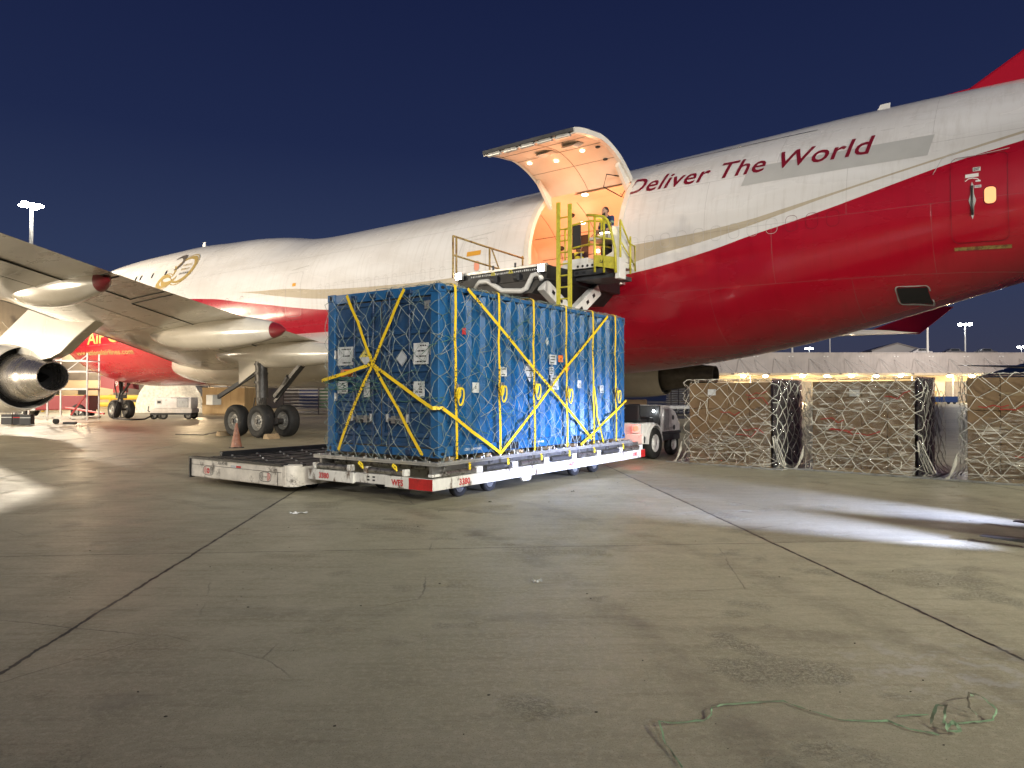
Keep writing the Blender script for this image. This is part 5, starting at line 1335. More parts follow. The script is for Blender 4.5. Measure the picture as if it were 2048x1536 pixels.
# operator at the console, looking down at the controls; local frame = aircraft frame
def op():
    root = empty('person', AW(47.85,-4.95,5.05), AROT, 'bearded man in navy shirt and dark trousers standing at the loader control desk', 'person')
    f = Vector((-.35,-.94,0)).normalized(); l = Vector((-f.y, f.x, 0)); V = Vector
    hc = V((0,0,1.60))+f*.09
    sh = [V((0,0,1.41))+l*sg*.19+f*.02 for sg in (-1,1)]; el = [V((0,0,1.14))+l*sg*.25+f*.08 for sg in (-1,1)]; wr = [V((0,0,1.02))+l*sg*.14+f*.30 for sg in (-1,1)]
    hp_ = [V((0,0,.93))+l*sg*.09 for sg in (-1,1)]; kn = [V((0,0,.50))+l*sg*.11+f*.05 for sg in (-1,1)]; an = [V((0,0,.09))+l*sg*.12-f*.02 for sg in (-1,1)]
    P_ = head(hc, f)+[('c', V((0,0,1.43)), hc-V((0,0,.06))-f*.02, .058, .055), ('e', V((0,0,1.25)), (.16,.125,.24)), ('e', V((0,0,1.36)), (.18,.10,.09)), ('e', V((0,0,1.0)), (.15,.12,.14))]
    for k in (0,1):
        P_ += [('c', sh[k], el[k], .055, .043), ('c', el[k], wr[k], .042, .028), ('c', hp_[k], kn[k], .088, .058), ('c', kn[k], an[k], .056, .038), ('c', an[k], an[k]+f*.15-V((0,0,.05)), .042, .032)]
        P_ += hand(1 if k else -1, wr[k], f*.9-V((0,0,.35)), .7, (0,0,-1))
    root.scale = (1.07, 1.07, 1.07)
    b = blob_body('body', P_, 'skin', root, .009)
    S_ = [('e', V((0,0,1.25)), (.175,.14,.25)), ('e', V((0,0,1.365)), (.195,.115,.095)), ('e', V((0,0,1.03)), (.165,.135,.13)), ('c', V((0,0,1.40)), V((0,0,1.47)), .07, .065)]
    for k in (0,1): S_.append(('c', sh[k], sh[k].lerp(el[k], .75), .068, .060))
    blob_body('shirt', S_, 'cloth_navy', root)
    T_ = [('e', V((0,0,.96)), (.168,.138,.12))]
    for k in (0,1): T_ += [('c', hp_[k], kn[k], .104, .074), ('c', kn[k], an[k]+V((0,0,.03)), .074, .058)]
    blob_body('trousers', T_, 'cloth_dark', root)
    blob_body('shoes', [('c', an[k]-f*.03-V((0,0,.035)), an[k]+f*.16-V((0,0,.05)), .05, .038) for k in (0,1)], 'black', root)
    blob_body('hair', [('e', hc+V((0,0,.060))-f*.012, (.084,.084,.075)), ('e', hc-f*.035+V((0,0,.03)), (.078,.078,.08))], 'hair', root, .008)
    blob_body('beard', [('e', hc+f*.045-V((0,0,.072)), (.050,.050,.035)), ('c', hc+f*.05-V((0,0,.05))+l*.05, hc+f*.05-V((0,0,.05))-l*.05, .02, .02)], 'hair', root, .007)
    t = MB(); 
    for k in (0,1): t.cyl(sh[k].lerp(el[k],.42), sh[k].lerp(el[k],.60), .069, .067, n=16)
    t.build('sleeve_band', 'green_tape', root); eyes(hc, f, root)
op()
def crouch():
    root = empty('person', AW(46.3,-3.95,5.0), AROT, 'man in dark cap and yellow safety vest crouching in the lit cargo doorway', 'person')
    f = Vector((.25,-.97,0)).normalized(); l = Vector((-f.y, f.x, 0)); V = Vector; U = V((0,0,1))
    hc = U*1.10+f*.10+l*.02
    sh = [U*.90+l*sg*.19+f*.05 for sg in (-1,1)]; el = [U*.64+l*sg*.26+f*.12 for sg in (-1,1)]; wr = [U*.50+l*sg*.16+f*.34 for sg in (-1,1)]
    hp_ = [U*.30+l*sg*.10-f*.08 for sg in (-1,1)]; kn = [U*.46+l*sg*.18+f*.34 for sg in (-1,1)]; an = [U*.09+l*sg*.14+f*.06 for sg in (-1,1)]
    P_ = head(hc, f)+[('c', U*.93+f*.04, hc-U*.07-f*.02, .058, .055), ('e', U*.72+f*.02, (.16,.13,.24)), ('e', U*.86+f*.04, (.18,.10,.09)), ('e', U*.38-f*.06, (.16,.15,.15))]
    for k in (0,1):
        P_ += [('c', sh[k], el[k], .055, .043), ('c', el[k], wr[k], .042, .028), ('c', hp_[k], kn[k], .09, .06), ('c', kn[k], an[k], .058, .04), ('c', an[k], an[k]+f*.15-U*.05, .042, .032)]
        P_ += hand(1 if k else -1, wr[k], f*.7-U*.5, 1.0, (0,0,-1))
    blob_body('body', P_, 'skin', root, .009)
    S_ = [('e', U*.70+f*.02, (.17,.14,.25)), ('e', U*.865+f*.04, (.19,.11,.09))]
    for k in (0,1): S_ += [('c', sh[k], el[k], .067, .056), ('c', el[k], wr[k].lerp(el[k],.15), .056, .042)]
    blob_body('shirt', S_, 'cloth_maroon', root)
    blob_body('safety_vest', [('e', U*.69+f*.02, (.185,.155,.25)), ('c', U*.90+l*.11+f*.04, U*.9-l*.11+f*.04, .085, .085)], 'vest', root)
    T_ = [('e', U*.38-f*.06, (.175,.165,.16))]
    for k in (0,1): T_ += [('c', hp_[k], kn[k], .105, .076), ('c', kn[k], an[k]+U*.03, .075, .06)]
    blob_body('trousers', T_, 'cloth_dark', root)
    blob_body('shoes', [('c', an[k]-f*.03-U*.035, an[k]+f*.16-U*.05, .05, .038) for k in (0,1)], 'black', root)
    blob_body('cap', [('e', hc+U*.068-f*.01, (.088,.088,.062)), ('e', hc+U*.062+f*.075, (.065,.065,.012))], 'cloth_dark', root, .008); eyes(hc, f, root)
    t = MB(); t.ribbon([U*z+l*.10+f*(.165+.01*math.sin(z*9)) for z in (.52,.62,.72,.82,.92)], .045, tuple(f), .003); t.build('reflective_band', 'reflect', root)
crouch()

# ------------------------------------------------------------------ netted cargo pallets on the right
mk('carton', (.20,.125,.062), .7, var=.12, vscale=1.5, bump=.05, bscale=9)
mk('carton_tape', (.25,.18,.10), .4)
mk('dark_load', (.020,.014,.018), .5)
def wrapmat(name, tint, glint_mix, gl):
    m = bpy.data.materials.new(name); m.use_nodes = True; nt = m.node_tree; nt.nodes.clear(); N = nt.nodes.new; L = nt.links
    tc = N('ShaderNodeTexCoord'); mp = N('ShaderNodeMapping'); mp.inputs['Rotation'].default_value = (0, R(14), 0); mp.inputs['Scale'].default_value = (.8,1.0,9.0)
    L.new(tc.outputs['Object'], mp.inputs[0]); n = N('ShaderNodeTexNoise'); n.inputs['Scale'].default_value = 2.2; n.inputs['Detail'].default_value = 5; n.inputs['Roughness'].default_value = .7; n.inputs['Distortion'].default_value = 1.2
    L.new(mp.outputs[0], n.inputs[0]); n2 = N('ShaderNodeTexNoise'); n2.inputs['Scale'].default_value = 7; n2.inputs['Detail'].default_value = 2; L.new(mp.outputs[0], n2.inputs[0])
    ad = N('ShaderNodeMath'); ad.operation = 'ADD'; L.new(n.outputs[0], ad.inputs[0]); L.new(n2.outputs[0], ad.inputs[1])
    bp = N('ShaderNodeBump'); bp.inputs['Strength'].default_value = 1.0; bp.inputs['Distance'].default_value = .09; L.new(ad.outputs[0], bp.inputs['Height'])
    gs = N('ShaderNodeBsdfGlossy'); gs.inputs['Roughness'].default_value = .2; gs.inputs[0].default_value = (1,1,1,1); L.new(bp.outputs[0], gs.inputs['Normal'])
    tr = N('ShaderNodeBsdfTransparent'); tr.inputs[0].default_value = (*tint, 1); df = N('ShaderNodeBsdfDiffuse'); df.inputs[0].default_value = (.80,.74,.62,1)
    mr = N('ShaderNodeMapRange'); mr.inputs[1].default_value = .50; mr.inputs[2].default_value = .60; mr.inputs[3].default_value = 0; mr.inputs[4].default_value = glint_mix; L.new(n.outputs[0], mr.inputs[0])  # pale diffuse streaks painted in as highlights on the crinkled film
    a = N('ShaderNodeMixShader'); L.new(mr.outputs[0], a.inputs[0]); L.new(tr.outputs[0], a.inputs[1]); L.new(df.outputs[0], a.inputs[2])
    b = N('ShaderNodeMixShader'); fr = N('ShaderNodeFresnel'); fr.inputs[0].default_value = 1.5; L.new(bp.outputs[0], fr.inputs['Normal'])
    fm = N('ShaderNodeMath'); fm.operation = 'MULTIPLY_ADD'; L.new(fr.outputs[0], fm.inputs[0]); fm.inputs[1].default_value = 0.0; fm.inputs[2].default_value = gl; L.new(fm.outputs[0], b.inputs[0])
    L.new(a.outputs[0], b.inputs[1]); L.new(gs.outputs[0], b.inputs[2]); o = N('ShaderNodeOutputMaterial'); L.new(b.outputs[0], o.inputs[0]); MM[name] = m
wrapmat('clear_wrap', (.97,.96,.95), .60, .16)
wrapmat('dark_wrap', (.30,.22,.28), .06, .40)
UR = math.atan2(-.68, .733)
def crumple(mb, fn, nu, nv, amp, seed):
    rn = random.Random(seed); o_ = Vector((seed*3.1, seed*1.7, 0))
    for i in range(nu+1):
        for j in range(nv+1):
            u, v = i/nu, j/nv; p, n_ = fn(u, v); h = mnoise.noise(Vector((u*nu*.35, v*nv*.35, 0))+o_)*amp
            mb.v.append(tuple(Vector(p)+Vector(n_)*h))
    for i in range(nu):
        for j in range(nv): mb.f.append([i*(nv+1)+j,(i+1)*(nv+1)+j,(i+1)*(nv+1)+j+1,i*(nv+1)+j+1]); mb.mi.append(0)
def uld(P, wd, dp_, ht, idx, where, nl, cover):
    base = empty('cargo_pallet', (P[0],P[1],0), UR, 'aluminium sheet pallet on the ground under the '+where+' stack of cartons', 'pallet')
    t = MB(); t.box(-.40, wd+.22, -.12, dp_+.1, .004, .022); t.box(-.42,wd+.24,-.15,-.122,.004,.034); t.build('sheet', 'alu', base)
    rows, cols = 3, 4; cw = (wd-.20)/cols; rh = (ht-.14)/rows; x0 = .12
    first = None
    for r_ in range(rows):
        for c_ in range(cols):
            rn = random.Random(idx*100+r_*10+c_)
            b = MB(); yy = .03
            b.box(x0+c_*cw+.003, x0+(c_+1)*cw-.004, yy+rn.uniform(0,.014), dp_-.06, .10+r_*rh+.002, .10+(r_+1)*rh-.004)
            o = b.build('carton', 'carton', None, bevel=.008, loc=(P[0],P[1],0), rz=UR)
            tag(o, ('bottom','middle','top')[r_]+' row carton, '+('first','second','third','fourth')[c_]+' from the left in the '+where+' netted stack', 'carton', 'cartons of the '+where+' stack')
            if r_ == 0 or rn.random() < .3:
                t = MB(); zc = .10+(r_+.5)*rh; t.box(x0+c_*cw+.01,x0+(c_+1)*cw-.01,.0255,.029,zc-.03,zc+.03); t.build('tape','carton_tape',o)
    # wood skid under the cartons
    t = MB()
    for k in range(4): t.box(.12, wd-.08, .05+k*(dp_-.4)/3, .15+k*(dp_-.4)/3, .024, .098)
    t.build('skid', 'wood', base)
    # shipping label
    lx, lz = nl; t = MB(); t.box(lx, lx+.20, .0, .004, lz, lz+.14); lo_ = t.build('shipping_label', 'paper', base)
    # plastic wrap
    wr_ = empty('plastic_wrap', (P[0],P[1],0), UR, 'clear and dark stretch wrap round the '+where+' stack of cartons', 'plastic wrap')
    t = MB(); lo, hi = cover
    crumple(t, lambda u, v: ((.09+u*(wd-.16), -.012-.03*(1-v)**3, .05+v*(lerp(lo, hi, u**1.3)*(ht-.06))), (0,-1,0)), 60, 44, .022, idx)
    t.build('clear_film', 'clear_wrap', wr_, smooth=True)
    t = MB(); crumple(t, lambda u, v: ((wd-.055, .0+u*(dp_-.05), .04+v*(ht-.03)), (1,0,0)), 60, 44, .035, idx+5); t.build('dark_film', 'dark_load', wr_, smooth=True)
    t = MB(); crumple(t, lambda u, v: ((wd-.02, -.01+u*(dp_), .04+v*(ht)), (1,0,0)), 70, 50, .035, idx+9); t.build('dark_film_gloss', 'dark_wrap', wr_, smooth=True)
    t = MB(); crumple(t, lambda u, v: ((.07+u*(wd-.1), v*dp_, ht+.01), (0,0,1)), 30, 20, .03, idx+6); t.build('top_film', 'clear_wrap', wr_, smooth=True)
    # net
    nt_ = empty('cargo_net', (P[0],P[1],0), UR, 'white rope net tied over the '+where+' stack of cartons', 'net')
    def um(u, v):
        flare = max(0, .22-v)*.6
        if v > ht+.6: return None
        if v > ht+.01 and (u < -.02 or u > wd+.02): return None
        if v > ht+.01: return (min(max(u,.0),wd), v-ht, ht+.03), (0,0,1)
        if u > wd: return (wd+.03+flare, u-wd, max(.03,v)), (1,0,0)
        if u < 0: return (-.02-flare, -u, max(.03,v)), (-1,0,0)
        return (u-(flare if u < .3 else 0), -.045-flare*.4, max(.03,v)), (0,-1,0)
    rope_net('mesh', um, 28, 13, .185, .178, -.95, -.02, .0068, .34, 'white_rope', nt_, sag=.02, dbl=.10, seed=idx+20, knot=1.5)
    rn = random.Random(idx+40)
    t = MB()
    for k in range(6):      # slack line pulled round at knee height
        z0 = .55+rn.uniform(-.16,.12); xa = rn.uniform(-.0,wd*.5); xb = xa+rn.uniform(.4,1.3); pts = []
        for i in range(10):
            f = i/9; p, n_ = um(min(wd,lerp(xa,xb,f)), z0-.10*math.sin(math.pi*f)*rn.uniform(.6,1.3)+.02*math.sin(f*14+k)); pts.append(Vector(p)+Vector(n_)*.03)
        t.tube(pts, .006, 5)
    for k in range(7):      # tails drooping to the sheet
        x = rn.uniform(0,wd); pts = [Vector((x+rn.uniform(-.06,.06)*i/2, -.07-.03*i, .30-.045*i)) for i in range(6)]; t.tube(pts, .0055, 5)
    t.build('slack_rope', 'white_rope', nt_)
    t = MB()
    for k in range(5):
        x = rn.uniform(.2,wd-.5); z = rn.uniform(.5,ht-.2); pts = []
        for i in range(5): p, n_ = um(min(wd+.2, x+.12*i), z+.03*i*rn.uniform(-1,1)); pts.append(Vector(p)+Vector(n_)*.012)
        t.ribbon(pts, .02, (0,-1,.1), .004)
    t.build('red_tie', 'red_strap', nt_)
    t = MB()
    for k in range(5): t.tube([(wd+.05+.02*k, -.05-.02*k, .04), (wd+.12+.05*k, .0-.04*k, .10+.03*(k%3)), (wd+.0, .02, .42+.08*k), (wd-.02, -.05, .7)], .010, 5)
    for k in range(4): t.tube([(-.22+.02*k,-.12,.035),(-.12,-.10,.12+.02*k),(-.03,-.07,.34+.06*k)], .010, 5)
    t.build('corner_lashing', 'white_rope', nt_)
uld((4.13,17.28), 2.20, 1.65, 1.95, 1, 'leftmost', (.62,1.62), (.28,.78))
uld((6.40,15.68), 2.20, 1.35, 1.96, 2, 'middle', (.9,1.60), (.97,.97))
uld((8.50,13.69), 2.30, 1.65, 2.0, 3, 'rightmost', (1.35,1.30), (.55,.90))

# ------------------------------------------------------------------ white baggage tug behind the container
TG = empty('baggage_tug', (3.10, 18.75, 0), math.atan2(1.25,.89), 'small white tow tug with glowing red tail lamp between container and cartons', 'tug')
mk('tug_glass', (.02,.02,.022), .15, coat=.6)
t = MB(); t.prism([(-.55,-.62,.42),(1.75,-.62,.42),(1.75,-.62,.58),(1.05,-.62,.58),(-.55,-.62,.58)], (0,1.24,0)); t.build('chassis', 'dark_grey', TG, bevel=.02)
t = MB(); t.prism([(.62,-.58,.60),(1.85,-.58,.60),(1.90,-.58,.82),(1.55,-.58,1.18),(1.10,-.58,1.34),(.70,-.58,1.36),(.62,-.58,1.30)], (0,1.16,0)); hd = t.build('hood', 'tug_white', TG, bevel=.05)
t = MB()
for x, z in ((1.35,1.02),(1.42,.75)): t.cyl((x,-.586,z),(x,-.59,z),.07,n=16)
t.build('hood_hole', 'dark_grey', hd)
t = MB(); t.box(.74,1.08,-.588,-.582,.70,1.24); t.build('louvre_panel', 'alu', hd)
t = MB(); t.box(.62,1.86,-.60,.60,.575,.66); t.build('bumper_skirt', 'dark_grey', TG, bevel=.02)
t = MB(); t.prism([(-.62,-.62,.58),(.12,-.62,.58),(.12,-.62,.92),(-.62,-.62,.92)], (0,1.24,0)); t.box(-.70,-.625,-.66,.66,.40,.66); t.build('rear_body', 'tug_white', TG, bevel=.03)
for y in (-.70,.56):
    t = MB(); n_ = 14; pts = []
    for i in range(n_+1):
        a = math.pi*i/n_; pts.append((-.02+.46*math.cos(a), y, .40+.50*math.sin(a)))
    for i in range(n_, -1, -1):
        a = math.pi*i/n_; pts.append((-.02+.41*math.cos(a), y, .40+.45*math.sin(a)))
    t.v = [p for p in pts]+[(p[0],p[1]+.14,p[2]) for p in pts]; m_ = len(pts)
    for i in range(n_):
        j = m_-1-i; t.f += [[i,i+1,j-1,j],[m_+i,m_+i+1,m_+j-1,m_+j],[i,i+1,m_+i+1,m_+i],[j,j-1,m_+j-1,m_+j]]; t.mi += [0]*4
    t.build('mudguard', 'tug_white', TG)
t = MB(); t.box(.10,.30,-.5,.5,.58,1.05); t.box(-.35,.10,-.42,.42,.93,1.0); t.box(-.42,-.32,-.42,.42,.95,1.38); t.build('seat', 'black', TG, bevel=.03)
t = MB(); t.prism([(.45,-.55,.60),(.62,-.55,.60),(.62,-.55,1.35),(.55,-.55,1.35)], (0,1.1,0)); t.build('dashboard', 'dark_grey', TG, bevel=.01)
t = MB(); t.lathe([(0,.155),(.012,.17),(.025,.155),(.012,.14),(0,.155)], (.38,.1,1.36),'z',20); t.cyl((.38,.1,1.37),(.52,.1,1.1),.02); t.build('steering_wheel', 'black', TG, smooth='auto')
t = MB(); t.cyl((.45,-.42,1.2),(.45,-.44,1.2),.03,n=10); t.build('marker_lamp', 'led', TG)
t = MB(); t.box(-.715,-.70,-.60,-.36,.68,.90); tl_ = t.build('tail_lamp_housing', 'tug_white', TG, bevel=.01)
MM['taillamp'] = mat('tail_lamp_red', (.8,.05,.03), .3, emit=(1.0,.05,.03), estr=9)
t = MB(); t.cyl((-.716,-.48,.79),(-.735,-.48,.79),.065,n=18); t.build('tail_lamp', 'taillamp', tl_, smooth='auto')
lamp('tail_light_glow', 'POINT', TG.location+Vector((-.15,-1.05,.8)), 6, (1,.12,.08), size=.05)
for x, y, r_, wd in ((-.02,-.60,.40,.24),(-.02,.60,.40,.24),(1.42,-.50,.31,.20),(1.42,.50,.31,.20)):
    a, b_ = MB(), MB(); wheel(a, b_, (x,y,r_), r_, wd); wo = a.build('tyre','rubber',TG,smooth=True); b_.build('wheel_rim','tug_white' if y < 0 else 'rim_grey',wo,smooth='auto')
lamp('tug_headlight', 'POINT', TG.location+Vector((.9,.3,1.1)), 5, (1,.97,.9), size=.1)
# driver's yellow vest over the seat
# ------------------------------------------------------------------ forklift standing outside the frame on the right, its tines reaching in
FR = math.atan2(.74,-.67)
fk = empty('forklift', (7.25, 6.85, 0), FR, 'forklift whose dark steel tines reach in low at the right edge', 'forklift')
for y in (-.68,.68):
    t = MB(); L_ = 2.25
    t.prism([(.35,y-.07,.06),(L_-.35,y-.07,.06),(L_,y-.07,.07),(L_,y-.07,.078),(L_-.35,y-.07,.095),(.35,y-.07,.11)], (0,.14,0)); t.box(.28,.345,y-.07,y+.07,.06,.7); t.build('fork_tine','gear_steel',fk,bevel=.004)
for y in (-.42,.42):
    t = MB(); t.box(.0,.16,y-.07,y+.07,.08,2.3); t.build('mast_rail','black_steel',fk)
t = MB(); t.box(.17,.25,-.75,.75,.35,.47); t.box(.17,.25,-.75,.75,.72,.82); t.build('fork_carriage','black_steel',fk,bevel=.01)
t = MB(); t.prism([(-2.1,-.62,.35),(-.1,-.62,.35),(-.1,-.62,.85),(-.55,-.62,.95),(-.6,-.62,.55),(-1.0,-.62,.55),(-1.1,-.62,1.1),(-2.1,-.62,1.05)], (0,1.24,0)); t.build('body','safety_yellow',fk,bevel=.05)
t = MB()
for x in (-.15,-1.5):
    for y in (-.5,.5): t.bar((x,y,.9),(x-.15 if x > -1 else x,y,2.15),.06,.06)
t.box(-1.65,-.15,-.55,.55,2.15,2.20); t.build('overhead_guard','black_steel',fk)
t = MB(); t.box(-1.3,-.8,-.28,.28,1.02,1.15); t.box(-1.38,-1.26,-.28,.28,1.15,1.6); t.build('seat','black',fk,bevel=.03)
for x, y, r_ in ((-.25,-.62,.34),(-.25,.62,.34),(-1.75,-.55,.27),(-1.75,.55,.27)):
    a, b_ = MB(), MB(); wheel(a,b_,(x,y,r_),r_,.22); wo = a.build('tyre','rubber',fk,smooth=True); b_.build('wheel_rim','rim_grey',wo,smooth='auto')
for y in (-.98,.98):
    t = MB(); t.bar((-.08,y*.45,.62),(-.08,y,.62),.05,.05); t.build('lamp_arm','black_steel',fk); t = MB(); t.cyl((-.05,y,.62),(.0,y,.62),.07,n=16); t.build('headlamp','led',fk)
    p = Vector((7.25,6.85,0))+Vector((math.cos(FR)*.06-math.sin(FR)*y, math.sin(FR)*.06+math.cos(FR)*y, .62)); a_ = p+Vector((math.cos(FR)*7.5, math.sin(FR)*7.5, -.45))
    lamp('forklift_headlight', 'SPOT', p, 13000, (.48,.58,1.0), a_, .05, 30, 1.0)

# ------------------------------------------------------------------ small things on the apron
def cone(x, y):
    o = empty('traffic_cone', (x,y,0), 0, 'faded orange traffic cone standing behind the grimy dolly', 'traffic cone')
    t = MB(); t.lathe([(.03,.165),(.74,.03),(.76,.022),(.76,.001)], (0,0,0),'z',20); t.build('body','cone_plastic',o,smooth='auto')
    t = MB(); t.lathe([(0,.24),(.03,.23),(.035,.15)], (0,0,0),'z',4); t.build('base','rubber',o)
cone(-8.45, 22.1)
def gw(s, y): p = AW(s,y,0); return p
for lab, p, rz in (('dark wheel chock with rope, in front of the front wing gear tyre', AW(31.65,-6.95), AROT), ('dark wheel chock tucked behind the rear wing gear tyre', AW(34.75,-6.9), AROT+math.pi)):
    o = empty('wheel_chock', p, rz, lab, 'wheel chock')
    t = MB(); t.prism([(-.22,-.25,0),(.16,-.25,0),(.10,-.25,.16),(-.05,-.25,.19)], (0,.5,0)); t.build('block','wood',o,bevel=.01)
    if 'rope' in lab:
        t = MB(); t.tube([(-.1,.0,.1),(-.4,-.1,.12),(-.9,-.35,.02),(-1.7,-.6,.02),(-2.4,-.7,.015)], .018, 6); t.build('rope','dark_grey',o,smooth=True)
def scrap(name, p, lab, m, sz, seed, cat):
    rn = random.Random(seed); t = MB(); n_ = 7; o_ = Vector((seed,0,0))
    for i in range(n_+1):
        for j in range(5):
            u, v = i/n_-.5, j/4-.5; t.v.append((p[0]+u*sz[0]+rn.uniform(-.15,.15)*sz[1], p[1]+v*sz[1]*rn.uniform(.6,1.1)+.25*sz[1]*math.sin(u*7), .006+sz[2]*abs(mnoise.noise(Vector((u*3.1,v*3.7,seed))))*1.6))
    for i in range(n_):
        for j in range(4): t.f.append([i*5+j,(i+1)*5+j,(i+1)*5+j+1,i*5+j+1]); t.mi.append(0)
    tag(t.build(name, m), lab, cat)
scrap('paper_scrap', (-2.93,9.9), 'crumpled white strip of paper on concrete in front of the dollies', 'paper', (.24,.07,.045), 3, 'litter')
scrap('paper_scrap', (.22,6.32), 'crumpled white paper scrap lying alone on the open concrete', 'paper', (.09,.06,.05), 5, 'litter')
scrap('paper_scrap', (-.33,10.97), 'tiny pale green scrap just in front of the white dolly', 'green_tape', (.045,.05,.03), 8, 'litter')
scrap('paper_scrap', (1.02,12.1), 'tiny pale green scrap right of the dolly wheels', 'green_tape', (.045,.05,.03), 9, 'litter')
GR = lambda px, py, z=0.0: (((px-1024)/1440)*((1.65-z)*1440/(py-788)), (1.65-z)*1440/(py-788), z)
def tape(lab, pts, w_, seed):
    rn = random.Random(seed); P_ = []; N_ = []; W_ = []
    for a, b_ in zip(pts, pts[1:]):
        for i in range(4):
            f = i/4; p = Vector(a).lerp(Vector(b_), f); P_.append(p+Vector((rn.uniform(-.004,.004), rn.uniform(-.004,.004), rn.uniform(0,.004)))); an = rn.uniform(-1,1)*1.2; N_.append(Vector((math.sin(an)*.8, -.3, abs(math.cos(an))+.25))); W_.append(w_*rn.uniform(.6,1.1))
    P_.append(Vector(pts[-1])); N_.append(Vector((0,0,1))); W_.append(w_)
    t = MB(); t.ribbon(P_, W_, N_, .0012); return tag(t.build('packing_strip','green_tape'), lab, 'packing strip')
"""ground points of the strip, metres"""
tape('long pale green plastic strip trailing across the near concrete', [(.75,3.185,.010),(.718,3.38,.014),(.721,3.557,.045),(.786,3.605,.012),(.964,3.633,.010),(1.014,3.678,.022),(1.032,3.742,.030),(1.115,3.814,.012),(1.446,3.87,.008),(1.565,3.73,.010),(1.657,3.644,.008),(1.887,3.633,.008),(1.948,3.546,.008),(2.054,3.484,.010)], .013, 4)
tape('short faint green strip beside the knotted strip at lower right', [(1.954,3.684,.008),(2.13,3.707,.010)], .010, 6)
tape('pale green strip crumpled in a small knot standing on the concrete', [(2.08,3.60,.01),(2.11,3.60,.10),(2.15,3.58,.11),(2.12,3.56,.05),(2.10,3.50,.02),(2.17,3.50,.02),(2.16,3.54,.05),(2.11,3.52,.03)], .017, 9)
tape('looped pale green strip at the lower right corner', [(2.16,3.60,.008),(2.30,3.62,.010),(2.41,3.63,.015),(2.46,3.67,.05),(2.42,3.74,.09),(2.37,3.76,.10),(2.33,3.70,.05),(2.36,3.68,.02)], .012, 12)
tape('tiny upright green strip end above the loop at the lower right corner', [(2.40,3.76,.09),(2.43,3.86,.05),(2.50,3.93,.01)], .012, 15)
"""debris chips"""
for k, (x, y) in enumerate(((-1.15,7.1),(-1.5,5.05),(-.9,4.6),(-1.9,4.9),(1.5,6.9),(.55,4.3),(-.55,5.9),(2.2,4.9))):
    pass

# ------------------------------------------------------------------ cargo terminal on the right
def corrugated(name, col, scale, dirt=None):
    m = mat(name, col, .55, var=.12, vscale=.35, dirt=dirt, dscale=.5, dlo=.55, dhi=.8); nt = m.node_tree; L = nt.links; b = nt.nodes['Principled BSDF']
    tc = nt.nodes.new('ShaderNodeTexCoord'); wv = nt.nodes.new('ShaderNodeTexWave'); wv.inputs['Scale'].default_value = scale; L.new(tc.outputs['Object'], wv.inputs[0])
    bp = nt.nodes.new('ShaderNodeBump'); bp.inputs['Strength'].default_value = .15; bp.inputs['Distance'].default_value = .08; L.new(wv.outputs[0], bp.inputs['Height']); L.new(bp.outputs[0], b.inputs['Normal']); MM[name] = m
corrugated('terminal_wall', (.40,.37,.35), .5, (.30,.27,.25)); corrugated('terminal_wall_left', (.44,.40,.34), .6, (.34,.30,.25)); mk('beige_wall', (.52,.45,.34), .7, var=.1, vscale=.4)
mk('dock_door', (.14,.13,.13), .6, var=.2, vscale=1); mk('roof_white', (.6,.6,.58), .5)
MM['canopy_lamp'] = mat('canopy_lamp', (1,.85,.5), .4, emit=(1.0,.78,.42), estr=45)
tr = empty('cargo_terminal', (100,150,0), 0, 'long low grey beige cargo terminal with lit canopy on the right horizon', 'building')
t = MB(); t.box(-62,90,0,25,5.7,10.2); t.build('upper_wall','terminal_wall',tr)
t = MB(); t.box(-62,90,1.5,25,0,5.69); t.build('dock_wall','beige_wall',tr)
t = MB(); t.box(-62.2,90.2,-.15,.0,10.05,10.3); t.build('parapet','terminal_wall',tr)
t = MB(); t.box(-62,90,-4.2,-.05,5.45,5.95); t.build('canopy','beige_wall',tr,bevel=.05)
for k in range(18):
    x = -58+k*8.2
    t = MB(); t.box(x,x+4.6,1.35,1.49,.1,4.3); t.build('dock_door','dock_door',tr)
    t = MB(); t.cyl((x+6.4,-4.0,0),(x+6.4,-4.0,5.14),.16,n=8); t.build('canopy_post','alu',tr)
    if 6 < k: pass
for k in range(20):
    x = -60+k*7.3
    t = MB(); t.cyl((x,-.2,9.0),(x+.1,-4.0,5.97),.05,n=6); t.cyl((x+.2,-.2,9.0),(x+4.0,-4.0,5.97),.05,n=6); t.build('canopy_tie','roof_white',tr)
    t = MB(); t.cyl((x+3.2,-.2,8.8),(x+5.0,-4.0,5.97),.05,n=6); t.build('canopy_tie','roof_white',tr)
    t = MB(); t.box(x+3.0,x+3.35,-.12,-.02,9.35,9.6); t.box(x+3.7,x+4.05,-.12,-.02,9.35,9.6); t.build('wall_fixture','roof_white',tr)
    t = MB(); t.box(x+4.4,x+5.0,-4.24,-4.205,5.55,5.87); t.build('dock_number','dock_door',tr)
for k, x in enumerate((-53,-48.5,-41,-36,-31,-26,-21,-11,-6.5,-1,5,11,22,33)):
    t = MB(); t.ell((x,-3.7,5.30),(.55,.55,.30),10,7); t.build('canopy_lamp','canopy_lamp',tr,smooth=True)
    if k % 2 == 0: lamp('canopy_light','POINT',(100+x,145.8,4.6),2500,(1,.76,.42),size=.5)
